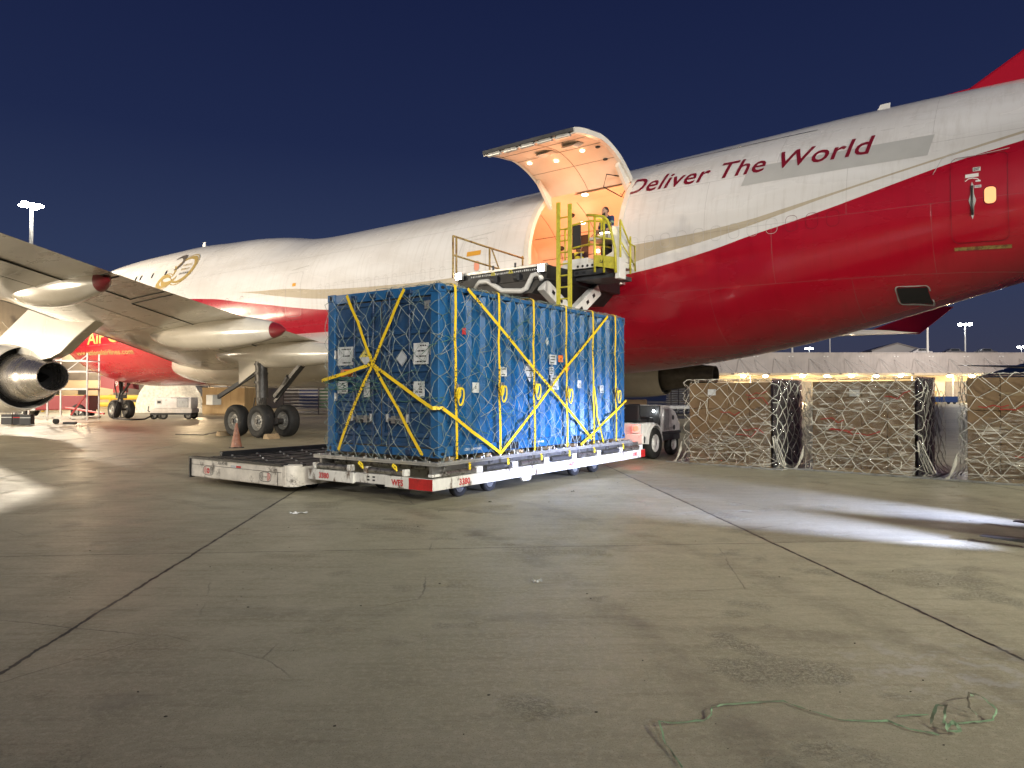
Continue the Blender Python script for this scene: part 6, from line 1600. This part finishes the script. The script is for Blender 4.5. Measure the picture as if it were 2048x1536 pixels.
# hangar roof peeping over the terminal
hg = empty('hangar', (117,222,0), R(-12), 'small pale gabled hangar behind the terminal roof on the right', 'building')
t = MB(); t.prism([(-7,-6,0),(7,-6,0),(7,-6,14.6),(0,-6,16.7),(-7,-6,14.6)], (0,20,0)); t.build('wall','roof_white',hg)
t = MB(); t.prism([(-7.3,-6.2,14.6),(0,-6.2,16.8),(0,-6.2,17.1),(-7.3,-6.2,14.9)], (0,20.6,0)); t.prism([(7.3,-6.2,14.6),(0,-6.2,16.8),(0,-6.2,17.1),(7.3,-6.2,14.9)], (0,20.6,0)); t.build('roof','terminal_wall',hg)
# trees behind
mk('leaf_dark', (.03,.045,.02), .8, var=.3, vscale=2); mk('bark', (.06,.05,.04), .9)
for k, (x, y, h) in enumerate(((98,226,13.6),(103,228,14.2),(107,230,13.2))):
    rn = random.Random(k+70); o = empty('tree', (x,y,0), 0, ('leftmost','middle','rightmost')[k]+' of the three dark trees beyond the terminal roof', 'tree', 'trees beyond the terminal')
    t = MB(); t.cyl((0,0,0),(0,0,h*.75),.3,.1,n=7)
    for q_ in range(5): a = q_*1.3; t.cyl((0,0,h*.5),(math.cos(a)*2,math.sin(a)*2,h*.85),.1,.03,n=5)
    t.build('trunk','bark',o); t = MB()
    for q_ in range(900):
        a, b_, c_ = rn.gauss(0,1), rn.gauss(0,1), rn.gauss(0,1); r_ = 2.9*rn.random()**.4/max(.3,math.sqrt(a*a+b_*b_+c_*c_)); p = Vector((a*r_,b_*r_,c_*r_*.6+h*.82)); d = Vector((rn.uniform(-1,1),rn.uniform(-1,1),rn.uniform(-1,1)))*.35; e_ = Vector((rn.uniform(-1,1),rn.uniform(-1,1),rn.uniform(-1,1)))*.35
        t.add([p,p+d,p+d+e_,p+e_],[(0,1,2,3)])
    t.build('crown','leaf_dark',o)
# light masts
MM['mast_lamp'] = mat('mast_lamp', (1,1,1), .4, emit=(1.0,.95,.84), estr=220)
MM['mast_lamp_far'] = mat('mast_lamp_far', (1,1,1), .4, emit=(.92,.97,1.0), estr=60)
MM['sodium_lamp'] = mat('sodium_lamp', (1,.5,.1), .4, emit=(1.0,.30,.04), estr=60)
def mast(x, y, h, lab, r=.3, heads=6, hs=.5, glow='mast_lamp_far', pole='roof_white', spread=1.5, grp=None):
    o = empty('light_mast', (x,y,0), 0, lab, 'light mast', grp)
    t = MB(); t.cyl((0,0,0),(0,0,h),r,r*.6,n=10); t.cyl((0,0,0),(0,0,.6),r*1.8,r*1.5,n=10); t.build('pole',pole,o,smooth='auto')
    if heads:
        t = MB(); t.lathe([(-.08,spread*.55),(.08,spread*.55)],(0,0,h),'z',12,close=True)
        for k in range(heads): a = 2*math.pi*k/heads; t.cyl((0,0,h),(math.cos(a)*spread,math.sin(a)*spread,h+.1),r*.2,n=6)
        hd = t.build('head_frame','alu',o)
        for k in range(heads):
            a = 2*math.pi*k/heads; c = (math.cos(a)*spread, math.sin(a)*spread, h+.05+(.4*hs if k % 2 else 0)); t = MB(); t.ell(c,(hs,hs,hs*.5),10,7); t.build('flood_lamp',glow,hd,smooth=True)
    return o
mast(-59.6,89,24.9,'tall pale mast with blazing floodlights above the wing on the left',.32,7,.42,'mast_lamp',spread=.95)
mast(-59.6-.0,89.01,.2,'x',.01,0) if False else None
mast(100.8,160,17.0,'tall mast with bright cluster of lamps in the right sky',.2,6,.38,spread=1.1)
mast(82.6,200,14.2,'short distant mast with small cool lamps just right of the red belly',.15,4,.34,spread=.8)
mast(141.6,200,14.6,'small distant lamp mast at the right edge of the sky',.15,4,.34,spread=.8)
mast(70.7,160,18.5,'thin unlit pole rising behind the terminal under the red winglet end',.14,0)
mast(87.8,152,17.5,'thick pale pole rising from the terminal roof beneath the red winglet',.32,0)
mast(59.2,152,17.5,'pale pole cut off by the aircraft belly, left above the terminal',.28,0)
mast(104,205,12.4,'low orange street lamp glowing over the terminal roof',.10,1,.42,'sodium_lamp',spread=.3)
mk('car_grey', (.10,.10,.11), .3, coat=.5); mk('car_pale', (.45,.45,.45), .3, coat=.5)
def roofcar(x, lab, m, y=158):
    o = empty('parked_car', (x,y,10.21), 0, lab, 'car', 'cars parked on the terminal roof')
    t = MB(); t.prism([(-2.1,-.85,.3),(2.1,-.85,.3),(2.15,-.85,.75),(1.3,-.85,.85),(.7,-.85,1.35),(-1.0,-.85,1.38),(-1.7,-.85,.9),(-2.15,-.85,.8)],(0,1.7,0)); b = t.build('body',m,o,bevel=.08)
    t = MB(); t.box(-1.05,.65,-.86,-.852,.88,1.25); t.build('side_window','glass_dark',b)
    for x_ in (-1.3,1.35):
        t = MB(); t.cyl((x_,-.86,.31),(x_,-.66,.31),.31,n=14); t.cyl((x_,.86,.31),(x_,.66,.31),.31,n=14); t.build('wheels','rubber',o)
roofcar(89.8,'pale car parked on the terminal roof just left of the orange lamp','car_pale'); roofcar(97.0,'grey car parked on the terminal roof between orange lamp and tall mast','car_grey'); roofcar(104.0,'dark car parked on the terminal roof right of the tall mast','car_grey')
# another aircraft's dark blue wing reaching in on the right
ow_ = empty('parked_aircraft', (52,62,0), R(8), 'dark blue wing of another parked aircraft at the right edge', 'aircraft')
t = MB()
for k, (x, le, te, z, th) in enumerate(((-14.9,-.3,.3,4.02,.05),(-10,-.9,1.2,3.95,.22),(-4,-1.6,2.6,3.75,.40),(6,-2.6,4.5,3.4,.7))):
    for a, u in ((0,0),(.3,.5),(.7,.35),(1,0),(.7,-.25),(.3,-.45)): t.v.append((x, lerp(le,te,a), z+u*th))
for k in range(3):
    for i in range(6): t.f.append([k*6+i,k*6+(i+1)%6,(k+1)*6+(i+1)%6,(k+1)*6+i]); t.mi.append(0)
t.build('wing','hull_blue',ow_,smooth='auto')
t = MB(); t.lathe([(-12,.1),(-11,1.3),(-8,1.9),(10,1.9),(18,.3)],(9,8,3.4),'y',24); t.build('fuselage','hull_blue',ow_,smooth='auto')
for x, y in ((7.4,9),(10.6,9)):
    t = MB(); t.cyl((x,y,.5),(x,y,2.2),.15); t.cyl((x-.25,y,.5),(x+.25,y,.5),.5,n=18); t.build('landing_gear','rubber',ow_)
# things on the far right apron
def racks(loc, rz, n_, w_, d_, pitch, lab, m='roof_white', post='dock_door'):
    o = empty('rack_stack', (*loc,0), rz, lab, 'rack')
    for k in range(n_):
        t = MB(); z = .12+k*pitch
        for q_ in range(int(w_/.6)+1): t.box(q_*.6,min(w_,q_*.6+.28),0,d_,z,z+pitch*.30)
        t.box(0,w_,-.02,.0,z+pitch*.1,z+pitch*.42); t.box(0,w_,d_,d_+.02,z+pitch*.1,z+pitch*.42)
        t.build('shelf',m,o)
    t = MB()
    for x in (0,w_*.33,w_*.66,w_-.08): t.box(x,x+.08,-.05,-.021,0,.12+n_*pitch)
    t.build('rack_post',post,o)
racks((13.2,60), 0, 12, 1.9, 1.6, .19, 'tall stack of white empty pallets beyond the tug, left of the cartons')
tb = empty('transfer_dolly', (70.0,118,0), 0, 'dark blue flat dolly standing far off between the cartons', 'dolly')
t = MB(); t.box(-2.6,2.6,-1,1,.3,1.25); t.build('deck','hull_blue',tb,bevel=.03)
t = MB(); 
for x in (-2,2): 
    for y in (-.8,.8): t.cyl((x,y-.1,.25),(x,y+.1,.25),.25,n=12)
t.build('wheels','rubber',tb)
yr = empty('guard_rail', (69,124,0), 0, 'yellow safety rails standing behind the blue dolly', 'rail')
t = MB()
for k in range(9): t.bar((-4+k*1.0,0,0),(-4+k*1.0,0,2.1+.4*(k % 3 == 0)),.14,.14)
for z in (.8,1.5,2.1): t.bar((-4,0,z),(4,0,z),.12,.12)
t.build('rails','decal_yellow',yr)
lt = empty('baggage_cart', (6.7,31,0), R(12), 'long flat white cart with yellow ends seen behind the tug', 'cart')
t = MB(); t.box(-2.6,5.0,-.8,.8,1.02,1.16); t.build('deck','roof_white',lt,bevel=.02)
t = MB(); t.box(-2.4,-1.2,-.6,.6,1.17,1.42); t.build('load','carton',lt)
t = MB()
for k in range(6): t.cyl((-.4+k*.5,-.82,.98),(-.4+k*.5,-.7,.98),.06,n=8)
for x in (-2,4.2): t.cyl((x,-.7,.25),(x,-.55,.25),.25,n=14); t.cyl((x,.55,.25),(x,.7,.25),.25,n=14); t.bar((x,0,.25),(x,0,1.0),.1,.1)
t.build('undercarriage','dark_grey',lt)

# ------------------------------------------------------------------ left background
bl = empty('cargo_building', (-45,80,0), R(4), 'pinkish beige cargo building with dark doorways behind the aircraft nose', 'building')
t = MB(); t.box(-34,17,0,18,5.2,12.2); t.build('upper_wall','terminal_wall_left',bl)
t = MB(); t.box(-34,17,.3,18,0,5.19); t.build('lower_wall','beige_wall',bl)
for x0_, x1_, h in ((-28,-20,4.6),(-16,-13.5,4.6),(-11.2,-7.0,4.8),(.6,9.6,3.2),(11.5,15,3.0)):
    t = MB(); t.box(x0_,x1_,.2,.295,0,h); t.build('dark_opening','dock_door',bl)
for x in (-6.2,-3.2): 
    t = MB(); t.box(x,x+.95,.2,.295,.2,2.3); t.build('door','dark_grey',bl)
t = MB()
for k in range(26): t.cyl((-33+k*2,-.3,9.6),(-31.9+k*2,-.25,8.3),.05,n=5)
t.build('wall_brace','roof_white',bl)
t = MB(); t.box(-6.8,-.2,.27,.298,3.2,5.1); t.build('grey_panel','dock_door',bl)
for x in (-18,-9.5,-1.8,6):
    t = MB(); t.ell((x,-.3,5.6),(.3,.3,.18),8,6); t.build('wall_lamp','canopy_lamp',bl,smooth=True)
for x in (-60,-46,-34): lamp('wall_light','POINT',(x,77,6),2600,(1,.74,.44),size=.4)
fn_ = empty('green_fence', (-14,86,0), 0, 'low dark green fence wall far behind the main landing gear', 'fence')
t = MB(); t.box(-9,9,0,.3,0,3.0); mk('fence_green', (.02,.07,.035), .6, var=.2, vscale=1); t.build('panel','fence_green',fn_)
t = MB(); t.box(-9.1,9.1,-.05,.35,3.0,3.15); t.build('cap','alu',fn_)
for k, (x, h) in enumerate(((-21.5,5.2),(-12.5,4.6),(-8.0,5.0))):
    rn = random.Random(k+90); o = empty('tree', (x,95,0), 0, ('left','middle','right')[k]+' one of the dark trees low behind the green fence', 'tree', 'trees behind the green fence')
    t = MB(); t.cyl((0,0,0),(0,0,h*.7),.16,.06,n=7); t.build('trunk','bark',o); t = MB()
    for q_ in range(700):
        a, b_, c_ = rn.gauss(0,1), rn.gauss(0,1), rn.gauss(0,1); r_ = 2.2*rn.random()**.4/max(.3,math.sqrt(a*a+b_*b_+c_*c_)); p = Vector((a*r_,b_*r_,c_*r_*.55+h*.72)); d = Vector((rn.uniform(-1,1),rn.uniform(-1,1),rn.uniform(-1,1)))*.25; e_ = Vector((rn.uniform(-1,1),rn.uniform(-1,1),rn.uniform(-1,1)))*.25
        t.add([p,p+d,p+d+e_,p+e_],[(0,1,2,3)])
    t.build('crown','leaf_dark',o)
racks((-18.6,58.5), R(2), 9, 8.6, 2.4, .27, 'long stack of white metal racks behind the right side of the main gear')
racks((-27.6,62), R(2), 9, 4.6, 2.4, .27, 'stack of white metal racks between generator and plywood crate')
cr_ = empty('plywood_crate', (-24.0,55.8,0), R(-3), 'large plain plywood crate behind the main landing gear', 'crate')
for k, x in enumerate((0,1.12,2.24)):
    t = MB(); t.box(x,x+1.11,0,2.2,.12,2.15); t.build('side_panel','plywood',cr_,bevel=.006)
t = MB(); t.box(0,3.4,.1,.25,0,.118); t.box(0,3.4,1.8,1.95,0,.118); t.build('skid','wood',cr_)
for k in range(3):
    pass
gp = empty('ground_power_unit', (-22.1,47.3,0), R(4), 'white ground power unit on a black wheeled chassis under the aircraft', 'generator')
t = MB(); t.box(-1.05,1.22,-.62,.62,.70,1.44); b = t.build('cabinet','tug_white',gp,bevel=.03)
t = MB(); t.box(.32,1.05,-.628,-.621,.78,1.38); t.build('louvre_grille','dark_grey',b)
t = MB()
for k in range(9): t.box(.34,1.03,-.640,-.629,.81+k*.062,.835+k*.062)
t.build('louvre_slat','alu',b)
t = MB(); t.box(-.95,-.62,-.628,-.621,.98,1.28); t.build('control_panel','decal_grey',b)
t = MB(); t.box(-.9,-.68,-.634,-.629,1.05,1.2); t.build('gauge','black',b)
t = MB(); t.box(-1.35,1.28,-.66,.66,.42,.695); t.build('chassis','tug_white',gp,bevel=.02)
t = MB(); t.box(-1.30,1.22,-.64,.64,.30,.415); t.build('frame','black_steel',gp)
for x, y in ((-1.15,-.5),(-.55,-.5),(1.0,-.5),(-1.15,.5),(1.0,.5)):
    a, b_ = MB(), MB(); wheel(a,b_,(x,y,.26),.26,.16); wo = a.build('tyre','rubber',gp,smooth=True); b_.build('wheel_rim','rim_grey',wo)
t = MB(); t.bar((-1.35,0,.35),(-1.75,0,.55),.06,.06); t.bar((-1.75,0,.55),(-1.7,0,.85),.05,.05); t.build('tow_handle','black_steel',gp)
wp = empty('wrapped_load', (-29.0,61,0), 0, 'domed load wrapped in white plastic film behind the generator', 'wrapped cargo')
t = MB()
for i in range(33):
    for j in range(13):
        a = math.pi*i/32; v = j/12; x = -math.cos(a)*2.9; z = 1.0*min(1,(math.sin(a)*1.4))+1.9*math.sin(a)**.75; nz_ = mnoise.noise(Vector((i*.7,j*.8,2)))*.13
        t.v.append((x*(1+nz_*.3), v*2.6, max(.05,z+nz_)))
for i in range(32):
    for j in range(12): t.f.append([i*13+j,(i+1)*13+j,(i+1)*13+j+1,i*13+j+1]); t.mi.append(0)
mk('film_white', (.62,.60,.54), .3, var=.25, vscale=5, bump=.9, bscale=5, coat=.5)
t.build('film','film_white',wp,smooth=True)
t = MB()
c0 = len(t.v)
pts = []
for i in range(33):
    a = math.pi*i/32; pts.append((-math.cos(a)*2.9, 0.0, max(.05,1.0*min(1,(math.sin(a)*1.4))+1.9*math.sin(a)**.75)))
for i in range(33):
    for j in range(9):
        f = j/8; p = pts[i]; nz_ = mnoise.noise(Vector((i*.8,j*.9,7)))*.10; t.v.append((p[0], -.02-abs(nz_), .05+(p[2]-.05)*f))
for i in range(32):
    for j in range(8): t.f.append([i*9+j,(i+1)*9+j,(i+1)*9+j+1,i*9+j+1]); t.mi.append(0)
t.build('front_film','film_white',wp,smooth=True)
st_ = empty('service_stairs', (-24.6,40.2,0), R(6), 'white maintenance platform stairs beside the engine on the left', 'stairs')
t = MB()
for x in (-2.6,-.9,1.15):
    for y in (-.7,.7): t.bar((x,y,.2),(x,y,3.9 if x > -2 else 2.2),.07,.07)
for z in (.35,1.9,2.9,3.5):
    for y in (-.7,.7): t.bar((-.9,y,z),(1.15,y,z),.06,.06)
    for x in (-.9,1.15): t.bar((x,-.7,z),(x,.7,z),.06,.06)
t.box(-.9,1.15,-.7,.7,1.92,1.97); t.bar((-.9,-.7,2.1),(1.15,-.7,3.8),.04,.04); t.build('frame','tug_white',st_)
t = MB(); t.bar((-2.7,-.7,.35),(1.25,-.7,.35),.12,.12); t.bar((-2.7,.7,.35),(1.25,.7,.35),.12,.12); t.build('base_beam','grimy_white',st_)
t = MB(); t.bar((.35,-.75,.5),(1.1,-.75,1.6),.08,.08); t.build('red_brace','red_paint',st_)
t = MB(); t.box(.0,.6,-.9,-.6,0,.12); t.build('foot_pad','black',st_)
for x in (-2.5,-.45):
    t = MB(); t.cyl((x,-.75,.16),(x,-.65,.16),.16,n=14); t.build('castor','rubber',st_)
rt = empty('baggage_tractor', (-31.6,50.2,0), R(5), 'dark red and white airport tractor partly hidden by the stairs', 'tractor')
t = MB(); t.box(-1.1,2.4,-.8,.8,.55,1.55); t.build('red_body','dark_red',rt,bevel=.05)
t = MB(); t.box(-1.9,-1.11,-.8,.8,.5,1.3); t.box(-2.9,-1.91,-.7,.7,.45,.9); t.build('white_body','tug_white',rt,bevel=.05)
for x in (-2.1,1.7):
    for y in (-.8,.62):
        a, b_ = MB(), MB(); wheel(a,b_,(x,y,.48),.48,.26); wo = a.build('tyre','rubber',rt,smooth=True); b_.build('wheel_rim','rim_grey',wo)
tw = empty('tow_bar', (-27.5,46.5,0), R(-28), 'red tow bar leading to the nose wheels', 'tow bar')
t = MB(); t.cyl((-2.2,0,.75),(1.9,0,.4),.06,n=8); t.cyl((-2.2,.25,.75),(1.9,.0,.4),.05,n=8); t.build('bar','red_paint',tw)
t = MB(); t.cyl((-.8,-.4,.22),(-.8,-.25,.22),.22,n=14); t.cyl((-.8,.25,.22),(-.8,.4,.22),.22,n=14); t.bar((-.8,-.3,.22),(-.8,.3,.22),.05,.05); t.bar((-.8,0,.22),(-.8,0,.65),.05,.05); t.build('wheels','rubber',tw)
yb = empty('yellow_barrier', (-37,66,0), 0, 'low yellow barrier rail behind the nose gear', 'barrier')
t = MB(); t.cyl((-6.5,0,1.35),(10,0,1.35),.22,n=10); t.cyl((-6.5,0,.7),(10,0,.7),.22,n=10)
for k in range(6): t.cyl((-6+k*3.1,0,0),(-6+k*3.1,0,1.6),.14,n=8)
t.build('rail','decal_yellow',yb)
for lab, x, y, w_, m_ in (('black tool case on the ground at the far left edge', -26.7,38.2,.55,'black'), ('dark case with red trim beside the leftmost case', -25.9,37.9,.5,'cloth_dark'), ('boxy black case nearest the stairs on the left', -25.3,37.6,.55,'black')):
    o = empty('equipment_case', (x,y,0), R(8), lab, 'case'); t = MB(); t.box(-w_/2,w_/2,-.2,.2,.03,.58); t.build('shell',m_,o,bevel=.03)
    t = MB(); t.tube([(-.1,-.02,.58),(-.09,-.02,.66),(.09,-.02,.66),(.1,-.02,.58)],.015,6); t.build('handle','dark_grey',o)
    t = MB(); t.box(-w_/2+.02,w_/2-.02,-.206,-.2005,.40,.44); t.build('trim','red_paint' if 'red' in lab else 'steel',o)
sg_ = empty('number_board', (-27.4,50.4,0), R(3), 'red board with white number 936 standing beside the nose gear', 'sign')
t = MB(); t.box(-.5,.5,-.03,.03,1.75,2.75); t.build('panel','red_paint',sg_)
t = MB(); t.cyl((0,.05,0),(0,.05,2.7),.04,n=8); t.cyl((0,.05,0),(0,.05,.05),.3,n=12); t.build('post','dark_grey',sg_)
text_on('936', .48, lambda u, v: (-.40+u, -.036, 2.2+v), 'lettering', 'paper', sg_, bold=.012, width=.8)
hs = MB()
q0 = AW(7.6,.6,0)
hs.tube([tuple(AW(7.5,-.1,2.4)), tuple(AW(7.9,-.3,2.0)), tuple(AW(7.9,-.5,1.2)), tuple(AW(8.4,-.9,.5)), tuple(AW(8.9,-1.2,.06)), (-23.6,44.8,.05), (-23.4,45.9,.05), (-23.3,46.9,.3)], .05, 7)
tag(hs.build('power_cable','black',smooth=True), 'black ground power cable looping from the nose to the generator', 'cable')

# ------------------------------------------------------------------ give separate pieces of a part their own objects
def split_pieces(names):
    for o in [x for x in COL.objects if x.type == 'MESH' and x.name.split('.')[0] in names]:
        me = o.data; n = len(me.vertices); par = list(range(n))
        def find(i):
            while par[i] != i: par[i] = par[par[i]]; i = par[i]
            return i
        for e_ in me.edges:
            a, b_ = find(e_.vertices[0]), find(e_.vertices[1])
            if a != b_: par[a] = b_
        comps = {}
        for v in me.vertices: comps.setdefault(find(v.index), []).append(v.index)
        items = []
        for vs in comps.values():
            c = [me.vertices[i].co for i in vs]; items.append([set(vs), [min(p[k] for p in c) for k in range(3)], [max(p[k] for p in c) for k in range(3)]])
        merged = True
        while merged:
            merged = False
            for i in range(len(items)):
                for j in range(i+1, len(items)):
                    A, B = items[i], items[j]
                    gap = math.sqrt(sum(max(0, A[1][k]-B[2][k], B[1][k]-A[2][k])**2 for k in range(3)))
                    if gap < .02:
                        items[i] = [A[0] | B[0], [min(A[1][k], B[1][k]) for k in range(3)], [max(A[2][k], B[2][k]) for k in range(3)]]; items.pop(j); merged = True; break
                if merged: break
        if len(items) < 2: continue
        base = o.name.split('.')[0]; ms = [m for m in me.materials]; polys = [(list(p.vertices), p.material_index, p.use_smooth) for p in me.polygons]; co = [v.co.copy() for v in me.vertices]
        for q_, it in enumerate(items):
            idx = {v: k for k, v in enumerate(sorted(it[0]))}; nm = bpy.data.meshes.new(base)
            pp = [p for p in polys if p[0][0] in idx]
            nm.from_pydata([co[v] for v in sorted(it[0])], [], [[idx[v] for v in p[0]] for p in pp])
            for m in ms: nm.materials.append(m)
            nm.polygons.foreach_set('material_index', [p[1] for p in pp]); nm.polygons.foreach_set('use_smooth', [p[2] for p in pp])
            if q_ == 0: o.data = nm
            else:
                c = o.copy(); c.data = nm; c.name = base; COL.objects.link(c)
split_pieces({'wall_brace','ball_castor','rod_bracket','doorway_frame','edge_roller','fan','wheels','roller_channel','red_tie','axle','hood_hole','skid','landing_gear','deck_rollers','shoes','sleeve_band','guide_rail','bottom_side_rail','station_underframe','red_brace','canopy_tie','lining_fitting','timber_bearer','fork_tine','door_gasket','casting_hole','rail_post','side_box','seat','wall_fixture','mudguard','faded_label','white_body','net_stud','pallet_stop','net_hook','arrow','tread_hole','control_levers','corner_lashing','skirt','hose_reel','gear_door_rod','top_edge','edge_rail','bolt_slot'})
